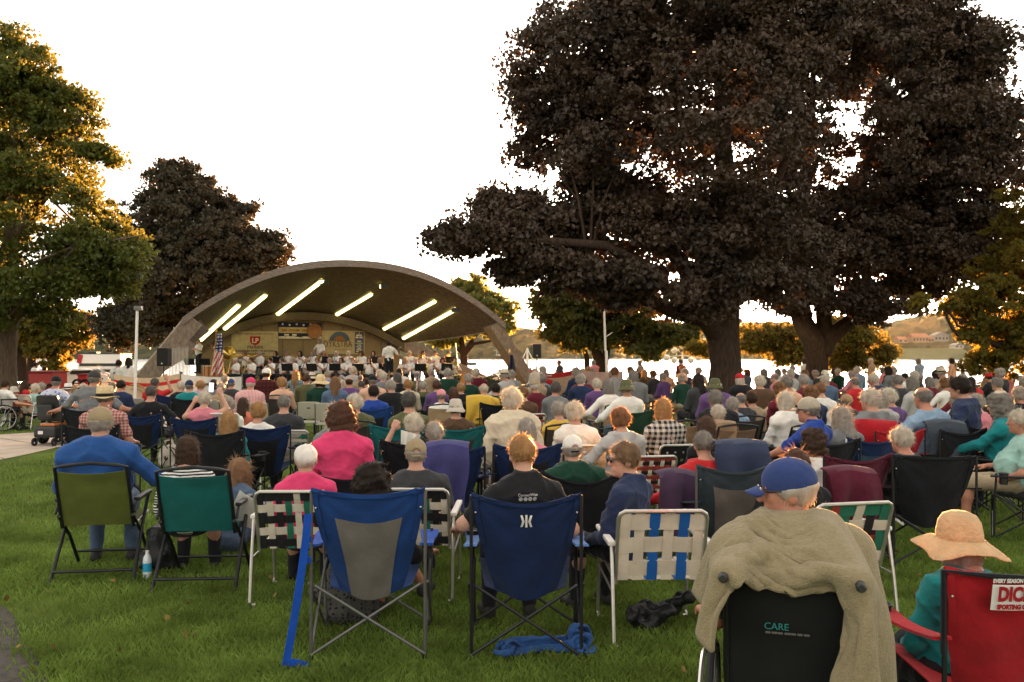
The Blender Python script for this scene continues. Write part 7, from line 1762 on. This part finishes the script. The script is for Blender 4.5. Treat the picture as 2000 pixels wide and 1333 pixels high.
# hanging banners
def fence_banner(p0, p1, d0, d1, hgt, lab, stripes, mats, sagv=.10, words=None, posts=True):
    A_, B_ = at(p0[0], p0[1], d0), at(p1[0], p1[1], d1)
    o = empty("fence_banner", A_, 0, lab, "banner", "banners hung along the fence")
    D_ = B_ - A_; U = lambda u, v: Vector((D_.x * u, D_.y * u - .05 * math.sin(9 * u), D_.z * u - sagv * math.sin(math.pi * u) - hgt * v))
    b = MB(); b.grid(U, 28, 20, mf=stripes, thick=.008); b.build("sheet", mats, o, True)
    for t in (0, 1):
        b = MB(); q_ = U(t, 0); g_ = ground_z(A_.x + q_.x, A_.y + q_.y) - A_.z; b.tube([(q_.x, q_.y + .04, g_), (q_.x, q_.y + .04, q_.z + .06)], .03, 6); b.build("post", m_greymet, o, True)
    if words:
        ang = math.atan2(D_.y, D_.x)
        for tx, u, v, sz, mm, wd_ in words:
            q_ = U(u, v); lettering(tx, sz, Matrix.Translation(q_ + Vector((0, -.07, 0))) @ Matrix.Rotation(ang, 4, 'Z') @ FACE, mm, o, .004, wd_)
    return o, U
m_bcream = cloth("banner_tan", (.56, .42, .27), .1); m_bwht = cloth("banner_white", (.70, .64, .57), .1); m_bred = cloth("banner_scarlet", (.50, .035, .03), .1); m_btan = mat("ink_gold", (.36, .20, .07), .8)
fb1, U1 = fence_banner((222, 731), (352, 730), 25.0, 25.6, 1.0, "long cream banner with a red stripe left of the stage", lambda u, v: 1 if .13 < v < .26 else 0, [m_bcream, m_bred], .12)
b = MB(); b.ring((U1(.32, .62).x, U1(.32, .62).y - .05, U1(.32, .62).z), .42, .03, 'y', 28, 6); b.ring((U1(.32, .62).x, U1(.32, .62).y - .05, U1(.32, .62).z), .30, .015, 'y', 28, 6); b.build("seal", m_btan, fb1, True)
fb2, U2 = fence_banner((354, 731), (472, 736), 25.6, 26.4, .62, "plain white banner with faint dark lettering left of the stage", lambda u, v: 0, [m_bwht], .05)
print_bars(fb2, Matrix.Translation((U2(.38, .36).x, U2(.38, .36).y - .09, U2(.38, .36).z)) @ Matrix.Rotation(.4, 4, 'Z') @ FACE, m_ink, [(0, 0, .75, .07)])
fb3, U3 = fence_banner((1036, 722), (1126, 721), 26.5, 26.9, .72, "scarlet and cream banner with a red badge right of the shell", lambda u, v: 1 if v < .22 else 0, [cloth("banner_buff", (.62, .42, .28), .1), m_bred], .12)
b = MB(); q_ = U3(.17, .62); b.grid(lambda u, v: (q_.x + .17 * v * math.cos(6.283 * u) * 1.1, q_.y - .08, q_.z + .15 * v * math.sin(6.283 * u)), 18, 2, thick=.01); b.build("badge", m_bred, fb3)
lettering("D&W", .13, Matrix.Translation((q_.x, q_.y - .10, q_.z)) @ FACE, m_pale, fb3, .005)
print_bars(fb3, Matrix.Translation((U3(.36, .11).x, U3(.36, .1).y - .09, U3(.36, .11).z)) @ FACE, m_pale, [(0, 0, .32, .04)])
fence_banner((1128, 722), (1215, 726), 27.0, 27.6, .5, "pale pink banner behind the heads right of the scarlet one", lambda u, v: 0, [cloth("banner_pinkish", (.66, .46, .40), .1)], .05)
# flower box, orange easel
d0 = 34.0; A_ = at(880, 738, d0); B_ = at(1005, 738, d0); o = empty("flower_box", (A_.x, d0, 0), 0, "long dark planter of white flowers in front of the stage", "planter"); wd_ = B_.x - A_.x; zt_ = at(900, 743, d0).z
b = MB(); b.box((wd_ / 2, .3, zt_ / 2), (wd_, .6, zt_)); b.build("box", mat("planter_green", (.035, .04, .025), .8), o, False, .02)
gg = np.random.default_rng(5); n_ = 1400; fx = gg.uniform(0, wd_, n_); hump = .10 + .30 * np.exp(-((fx - wd_ * .80) / .35) ** 2) + .08 * np.exp(-((fx - wd_ * .1) / .5) ** 2)
cent = np.stack([fx, gg.uniform(.02, .58, n_), zt_ + gg.random(n_) * hump], 1); V, Q = leaf_mesh(cent, .085, gg); link("foliage", mesh_np("foliage", V, Q, False), m_olive, o)
n_ = 420; fx = gg.uniform(0, wd_, n_); hump = .12 + .30 * np.exp(-((fx - wd_ * .80) / .35) ** 2) + .08 * np.exp(-((fx - wd_ * .1) / .5) ** 2); cent = np.stack([fx, gg.uniform(-.02, .5, n_), zt_ + hump * gg.uniform(.4, 1.05, n_)], 1); V, Q = leaf_mesh(cent, .06, gg, 1.0); fl = link("blossoms", mesh_np("blossoms", V, Q, False), plastic("petal_white", (.75, .70, .60), .7), o); fl["kind"] = "stuff"
d = 33.0; x_ = at(908, 692, d).x; o = empty("tent_sign", (x_, d, 0), .2, "small orange triangular tent sign glowing in front of the flowers", "tent sign"); zt_ = at(908, 727, d).z
b = MB(); b.add([(-.36, -.22, zt_ - .75), (.36, -.22, zt_ - .75), (.08, 0, zt_), (-.08, 0, zt_)], [(0, 1, 2, 3)]); b.build("front_panel", cloth("canvas_orange", (.62, .25, .07), .2, trans=.4), o)
b = MB(); b.add([(-.36, .30, zt_ - .75), (.36, .30, zt_ - .75), (.08, .01, zt_), (-.08, .01, zt_)], [(3, 2, 1, 0)]); b.add([(.36, -.22, zt_ - .75), (.36, .30, zt_ - .75), (.08, .01, zt_), (.08, 0, zt_)], [(0, 1, 2, 3)]); b.build("side_panel", cloth("canvas_brown", (.13, .06, .04), .2), o)
b = MB(); b.box((0, .04, (zt_ - .75) / 2), (.6, .4, zt_ - .755)); b.build("base", m_sfront, o)

# ------------------------------------------------------------------ carts, cars and the boat trailer at far left
def cart(px0, px1, py0, py1, d, lab, m, words=None):
    A_, B_ = at(px0, py1, d), at(px1, py0, d); w_, h_ = B_.x - A_.x, B_.z - A_.z
    o = empty("food_cart", ((A_.x + B_.x) / 2, d, A_.z), 0, lab, "cart", "red carts")
    b = MB(); b.box((0, .5, h_ / 2), (w_, 1.0, h_)); b.build("body", m, o, False, .03)
    b = MB(); b.box((0, .5, h_ + .03), (w_ * 1.06, 1.1, .06)); b.build("counter", cloth("cart_top", (.25, .03, .03)), o, False, .01)
    for sd in (-1, 1): b = MB(); b.ring((sd * w_ * .42, -.06, .02), .16, .04, 'y', 18, 6); b.build("wheel", m_tyre, o, True)
    if words: lettering(words, h_ * .2, Matrix.Translation((0, -.012, h_ * .62)) @ FACE, m_pale, o, .003)
m_cart = plastic("cart_red", (.42, .03, .025), .4); m_cart2 = plastic("cart_red_bright", (.62, .03, .03), .4)
cart(55, 103, 729, 762, 30, "wide plain red concession cart at the left", m_cart); cart(151, 169, 734, 752, 32, "narrow bright red cart beside the white sedan", m_cart2)
m_glass = mat("car_glass", (.02, .025, .03), .08, spec=.8); m_headl = mat("lamp_lens", (.6, .6, .6), .1, spec=.8); m_tail = plastic("tail_red", (.35, .01, .01), .2)
def car(paint, suv=False):
    o = empty("parked_car"); H_ = 1.70 if suv else 1.45
    prof = [(-2.25, .35), (-2.28, .75), (-2.1, .95 if not suv else 1.0), (-1.75, 1.0 if not suv else 1.60), (-1.05, 1.38 if not suv else H_), (.35, H_ - .02), (.95, 1.02 if not suv else 1.15), (2.05, .80 if not suv else .98), (2.25, .62), (2.25, .32)]
    b = MB(); k = len(prof); rows = [(-1.0, .88), (-.86, 1.0), (.86, 1.0), (1.0, .88)]
    hw = .88
    for y, sc in ((-hw, .97), (-hw * .9, 1.0), (hw * .9, 1.0), (hw, .97)):
        for x, z in prof:
            inw = 1.0 - .16 * max(0, (z - .9) / .6)
            b.v.append((y * inw, x * (1 if sc == 1 else .985), z * (1.0 if z < .5 else sc + .02 * (sc < 1))))
    for i in range(3):
        for j in range(k): b.f.append((i * k + j, i * k + (j + 1) % k, (i + 1) * k + (j + 1) % k, (i + 1) * k + j)); b.m.append(0)
    b.f += [tuple(range(k - 1, -1, -1)), tuple(range(3 * k, 4 * k))]; b.m += [0, 0]
    b.build("body", paint, o, True)
    for sd in (-1, 1):
        b = MB(); zz = 1.30 if not suv else 1.52; b.add([(sd * .885, -1.5 if suv else -1.25, .98), (sd * .885, .75, 1.0), (sd * .80, .38, zz), (sd * .80, -1.0 if not suv else -1.45, zz)], [(0, 1, 2, 3) if sd > 0 else (3, 2, 1, 0)]); b.build("side_window", m_glass, o)
        for y in (-1.4, 1.4):
            b = MB(); b.lathe([(.0, -.11), (.33, -.11), (.34, 0), (.33, .11), (0, .11)], 20, (sd * .80, y, .33), M=rotm(0, 0, math.pi / 2)); w_ = b.build("wheel", m_tyre, o, True)
            b = MB(); b.lathe([(0, .0), (.2, 0), (.2, .01)], 14, (sd * .915, y, .33), M=rotm(0, 0, sd * math.pi / 2)); b.build("rim", m_alu, w_, True)
        b = MB(); b.box((sd * .66, 2.2, .66), (.36, .12, .14)); b.build("headlight", m_headl, o, False, .02)
        b = MB(); b.box((sd * .74, -2.24 if not suv else -2.12, .82 if not suv else 1.05), (.22, .08, .16 if not suv else .34)); b.build("tail_light", m_tail, o, False, .02)
        b = MB(); b.box((sd * .97, .62, 1.02), (.18, .10, .12)); b.build("mirror", paint, o, False, .02)
    b = MB(); b.add([(-.72, .92, 1.06), (.72, .92, 1.06), (.66, .42, H_ - .10), (-.66, .42, H_ - .10)], [(0, 1, 2, 3)]); b.v = [(x, y + .05, z + .015) for x, y, z in b.v]; b.build("windscreen", m_glass, o)
    b = MB(); b.add([(.70, -2.02 if suv else -1.68, 1.06), (-.70, -2.02 if suv else -1.68, 1.06), (-.64, -1.80 if suv else -1.12, 1.54 if suv else 1.36), (.64, -1.80 if suv else -1.12, 1.54 if suv else 1.36)], [(0, 1, 2, 3)]); b.v = [(x, y - .06, z + .02) for x, y, z in b.v]; b.build("rear_window", m_glass, o)
    b = MB(); b.box((0, -2.27, .50), (1.6, .12, .24)); b.build("bumper", m_blackpl if suv else paint, o, False, .03)
    b = MB(); b.box((0, 2.27, .50), (1.2, .06, .2)); b.build("grille", m_blackpl, o, False, .02)
    return o
pt_beige, pt_white, pt_silver = mat("paint_beige", (.55, .50, .42), .3, .2, .03, spec=.6, coat=.5), mat("paint_white", (.75, .73, .68), .3, 0, .03, spec=.6, coat=.5), mat("paint_silver", (.45, .46, .46), .3, .5, .03, spec=.6, coat=.5)
def park(o, px, py, d, rz, lab):
    q_ = at(px, py, d); o.location = (q_.x, d, ground_z(q_.x, d) + .03); o.rotation_euler = (0, 0, rz); tag(o, lab, "car", "cars parked at the far left")
park(car(pt_beige, True), 20, 742, 72, .15, "beige sport utility vehicle seen from behind at the left edge")
cw = car(pt_white); park(cw, 149, 742, 72, math.pi - 1.0, "white sedan parked nose towards the carts")
for px, d, rz, lab, m in ((62, 78, 1.35, "white car mostly hidden behind the wide red cart", None), (117, 80, math.pi - 1.2, "pale sedan half hidden left of the white sedan", pt_silver), (185, 82, -1.2, "silver car partly hidden behind the slate tee man", pt_silver), (50, 86, 1.3, "distant white car beside the beige vehicle", None)):
    c_ = copy_tree(cw); park(c_, px, 742, d, rz, lab)
    if m:
        for k in c_.children:
            if k.name.split('.')[0] in ("body", "bumper", "mirror"): k.material_slots[0].material = m
A_ = at(192, 722, 92); o = empty("motor_coach", (A_.x, 92, ground_z(A_.x, 92)), math.pi / 2 - .12 - math.pi / 2, "long white coach trailer with red markings by the left lakeshore", "trailer"); 
b = MB(); b.box((0, 1.2, 1.95), (4.6, 2.3, 1.6)); b.build("body", pt_white, o, False, .12)
b = MB(); b.box((0, .03, 1.65), (4.2, .04, .30)); b.build("window_strip", m_glass, o)
b = MB(); b.box((-2.05, .02, 2.25), (.5, .05, .9), (0, .25, 0)); b.build("red_marking", m_tail, o)
b = MB(); b.box((-1.2, 1.2, 2.88), (.9, .7, .22)); b.build("roof_unit", m_blackpl, o, False, .04)
b = MB(); b.box((0, 1.2, 2.80), (4.7, 2.4, .06)); b.build("roof_edge", m_blackpl, o)
for x in (-1.2, 1.3):
    b = MB(); b.lathe([(0, -.14), (.45, -.14), (.45, .14), (0, .14)], 18, (x, .18, .45), M=rotm(0, math.pi / 2, 0)); b.build("wheel", m_tyre, o, True)
b = MB(); b.box((0, 1.2, .85), (4.5, 2.0, .6)); b.build("chassis", m_blackpl, o)
# people standing between the carts and the shell
for px, yt, d, lab, hk, tp, sk_ in ((231, 703, 26.5, "dark-haired young musician in white shirt left of the light pole", ('short', 'dark brown'), 'white', 0), (250, 698, 26.0, "long-haired woman in white shirt touching the light pole's left side", ('long', 'dark brown'), 'white', 0), (69, 708, 36, "dark-haired vendor in white behind the wide red cart", ('crew', 'black'), 'white', 2), (87, 716, 38, "vendor in red shirt behind the wide red cart", ('short', 'black'), 'red', 2)):
    A(px, yt, d, lab, hk, tp, dict(lean=.02, la='fold', ra='hang', sleeve='short', hy=.4), sk=sk_, stand=True, near=False, group="people standing about", yaw=.2, hgt=.02)

# ------------------------------------------------------------------ small things on the grass and on the chairs
def crumple(nm, loc, r, m, lab, cat, seed, sc=(1, 1, 1), extra=()):
    gg = np.random.default_rng(seed); ps = []
    for i in range(9):
        a = gg.normal(size=3) * np.array(sc) * r * .55; a[2] = abs(a[2]) * .8 + r * .25
        b_ = a + gg.normal(size=3) * r * .45 * np.array(sc); b_[2] = max(b_[2], r * .15)
        ps.append(('rc', tuple(a), tuple(b_), r * .30, r * .2))
    ps += list(extra)
    V, Q = blob(ps, .009, .05, 0, (((0, 0, .004), (0, 0, -1)),), (), (.006, 45, seed))
    o = link(nm, mesh_np(nm, V, Q), m); o.location = loc; return tag(o, lab, cat)
G = lambda px, py, d=None: Vector((at(px, 692, EYE * F / (py - 692)).x, EYE * F / (py - 692), 0))
cb2 = MB(); cb2.box((0, 0, -.05), (3, 3, .1)); cb2.lathe([(0, .20), (.08, .18), (.12, .07), (.13, 0)], 12, (.20, .02, 0)); cb2.lathe([(0, .13), (.08, .11), (.11, 0)], 10, (-.22, -.03, 0)); cb2.lathe([(0, .11), (.05, .09), (.08, 0)], 10, (-.02, .06, 0))
VQ = settle(34, 28, lambda u, v: ((u - .5) * .90 * (1 - .12 * math.cos(7 * v)), (v - .5) * .62, .36 + .10 * math.sin(5 * u + 1) * math.cos(4 * v)), [cb2.mesh("collider")], 30, -.26, 1.5, .012)
q = G(1065, 1285); o = cloth_object("jacket", VQ, cloth("jacket_heap_blue", (.025, .075, .22), .3), .01); o.location = (q.x, q.y + .05, .012); tag(o, "crumpled blue jacket on the grass under the navy chair", "jacket")
q = G(1290, 1218); crumple("handbag", (q.x, q.y, 0), .15, mat("leather_black", (.012, .012, .013), .35, 0, .2, 20, .4, 60), "black leather handbag under the cream and blue webbed chair", "handbag", 8, (1.3, .7, .9))
q = G(665, 1232); crumple("backpack", (q.x, q.y + .25, 0), .20, pattern("bag_floral", (.016, .016, .016), (.07, .065, .06), 'floral', 40), "dark patterned backpack under the royal blue chair", "backpack", 12, (.9, .6, 1.5), (('rc', (0, 0, .12), (0, 0, .36), .15, .12), ('rc', (.12, 0, .1), (.13, 0, .30), .09, .07)))
q = G(312, 1112); crumple("tote_bag", (q.x, q.y, 0), .13, plastic("bag_black", (.014, .014, .015), .5), "small black bag between the olive and teal chairs", "bag", 15, (.9, .7, 1.2), (('rc', (0, 0, .1), (0, 0, .28), .10, .09),))
q = G(322, 897); b = MB()
o = empty("plastic_bag", (at(331, 692, 13.8).x, 13.8, 0), .1, "white plastic carrier bag standing on the grass", "bag"); m_pb = mat("bag_white", (.68, .60, .52), .5, 0, .1, 14, .4, 20, .3, trans=.25)
V, Q = blob([('rc', (-.08, 0, .08), (.08, 0, .08), .07, .07), ('rc', (-.09, 0, .10), (-.08, 0, .30), .06, .05), ('rc', (.09, 0, .10), (.08, 0, .32), .06, .045), ('el', (0, 0, .20), (.13, .08, .16))], .01, .04, 0, (((0, 0, .003), (0, 0, -1)),), (), (.008, 35, 4)); link("body", mesh_np("body", V, Q), m_pb, o)
for sd in (-1, 1): b = MB(); b.tube([(-.07, .02 * sd, .32), (-.05, .02 * sd, .42), (.04, .02 * sd, .43), (.07, .02 * sd, .33)], .012, 6); b.build("handle", m_pb, o, True)
q = MB(); q.grid(lambda u, v: (-.02 + .03 * v * math.cos(6.283 * u), -.085, .16 + .04 * v * math.sin(6.283 * u)), 12, 1, thick=.004); q.build("print", m_ink, o)
q_ = G(290, 1128); o = empty("water_bottle", (q_.x, q_.y, 0), 0, "clear plastic water bottle with blue label on the grass", "bottle")
b = MB(); b.lathe([(0, 0), (.031, 0), (.033, .01), (.033, .14), (.028, .165), (.014, .19), (.012, .2)], 14); b.build("body", mat("bottle_clear", (.62, .66, .68), .08, spec=.8), o, True)
b = MB(); b.lathe([(.0335, .055), (.0335, .12)], 14); b.build("label", plastic("label_blue", (.02, .30, .50), .4), o, True); b = MB(); b.lathe([(.0, .215), (.014, .215), (.014, .198), (0, .198)], 12); b.build("lid", m_whitepl, o, True)
# cloths over chair backs
def drape(nm, loc, rz, w_, h_, m, lab, cat, dep=.30, seed=1):
    gg = np.random.default_rng(seed); a1, a2 = gg.uniform(0, 6, 2)
    b = MB(); b.grid(lambda u, v: ((u - .5) * w_ * (1 + .18 * v) + .05 * v * math.sin(5 * v + a1), (-.02 - .06 * min(1, v * 3) - .05 * math.sin(11 * u + a1 + 2 * v) * v if v > .12 else .10 - v * .9) , (.02 * math.sin(3.1 * u) - h_ * max(0, v - .12) - .05 * math.sin(6 * u + a2) * v)), 22, 18, thick=.012)
    o = b.build(nm, m, None, True); o.location = loc; o.rotation_euler = (0, 0, rz); return tag(o, lab, cat)
p_ = at(872, 868, 7.9); drape("towel", p_, -.1, .38, .62, q_purple, "purple-blue towel hanging over a camp chair back", "towel", seed=3)
p_ = at(1660, 920, 6.3); drape("jacket", p_, .1, .34, .50, q_maroon, "maroon jacket hung over a chair right of the blue cap", "jacket", seed=4)
p_ = at(1322, 925, 6.9); drape("jacket", p_, .25, .30, .55, cloth("jacket_plum", (.055, .03, .06), .3), "dark plum jacket hung on the left of the slate camp chair", "jacket", seed=6)
p_ = at(1447, 866, 7.2); drape("jacket", p_, 0, .40, .42, cloth("jacket_bluegrey", (.035, .045, .085), .3), "blue-grey jacket bundled on a chair left of the royal blue cap", "jacket", seed=7)
p_ = at(1400, 826, 10.7); drape("blanket", p_, 0, .42, .55, cloth("blanket_tan", (.26, .17, .10), .3), "tan blanket over the brown sling chair", "blanket", seed=8)
p_ = at(1845, 825, 10.0); drape("jacket", p_, 0, .42, .50, cloth("jacket_slate", (.05, .06, .075), .3), "slate jacket hung over a black camp chair by the sky blue shirt", "jacket", seed=9)
p_ = at(935, 775, 15.5); drape("jacket", p_, 0, .42, .60, cloth("jacket_yellow", (.58, .36, .05), .3), "yellow jacket hanging over a black camp chair", "jacket", seed=10)
p_ = at(1700, 825, 9.9); drape("throw", p_, 0, .55, .85, q_red, "scarlet throw covering the scarlet chair to the ground", "throw", seed=11)
b = MB(); b.box((0, 0, 0), (.075, .010, .15), (.1, .1, 0)); o = b.build("phone", [m_blackpl], None, False, .004); o.location = at(413, 757, 12.95); tag(o, "small phone held up by the white-haired woman in pink", "phone"); q = MB(); q.box((0, -.0065, 0), (.066, .002, .135), (.1, .1, 0)); q.build("screen", mat("screen_lit", (.7, .7, .7), .2, emit=(.9, .9, 1), es=.12), o)
b = MB(); b.grid(lambda u, v: ((u - .5) * (.10 + .10 * v), .02 * math.sin(14 * u), .20 * v), 14, 2, thick=.004); o = b.build("paper_fan", m_sheet, None, True); o.location = at(793, 884, 8.85); o.rotation_euler = (0, .25, 0); tag(o, "folded white paper fan held beside the khaki cap", "fan")
b = MB(); b.grid(lambda u, v: ((u - .5) * .22, -.02 * math.sin(4 * u), .26 * v), 6, 2, thick=.003); o = b.build("concert_program", m_sheet, None, True); o.location = at(468, 1022, 7.1); o.rotation_euler = (.3, .5, 0); tag(o, "white concert program beside the teal chair's arm", "paper")
print("people", sum(1 for o in C.objects if o.get("category") == "person"), "far", N_FAR, "objects", len(C.objects))
# ------------------------------------------------------------------ the setting sun and the evening air
b = MB(); sd_ = SUN_DIR * 4200.0; rr_ = 24.0
b.lathe([(rr_ * math.sin(a), rr_ * math.cos(a)) for a in np.linspace(0.001, math.pi - .001, 16)], 24)
m_sun = mat("sun_disc", (1, .8, .5), .5, emit=(1.0, .62, .22), es=40.0)
sun_ball = b.build("sun", m_sun, None, True); sun_ball.location = cam.location + at(1460, 610, 4200.0) - Vector((0, 0, EYE)); tag(sun_ball, kind="structure")
b = MB(); b.box((0, 700, 60), (2800, 1500, 136)); hz = b.build("haze", None); tag(hz, kind="stuff")
m_hz = bpy.data.materials.new("evening_haze"); m_hz.use_nodes = True; n_ = m_hz.node_tree.nodes; n_.clear()
o_ = n_.new("ShaderNodeOutputMaterial"); v_ = n_.new("ShaderNodeVolumePrincipled"); v_.inputs["Color"].default_value = (.95, .88, .78, 1); v_.inputs["Density"].default_value = .000006; v_.inputs["Anisotropy"].default_value = .86
m_hz.node_tree.links.new(v_.outputs[0], o_.inputs["Volume"]); hz.data.materials.append(m_hz)
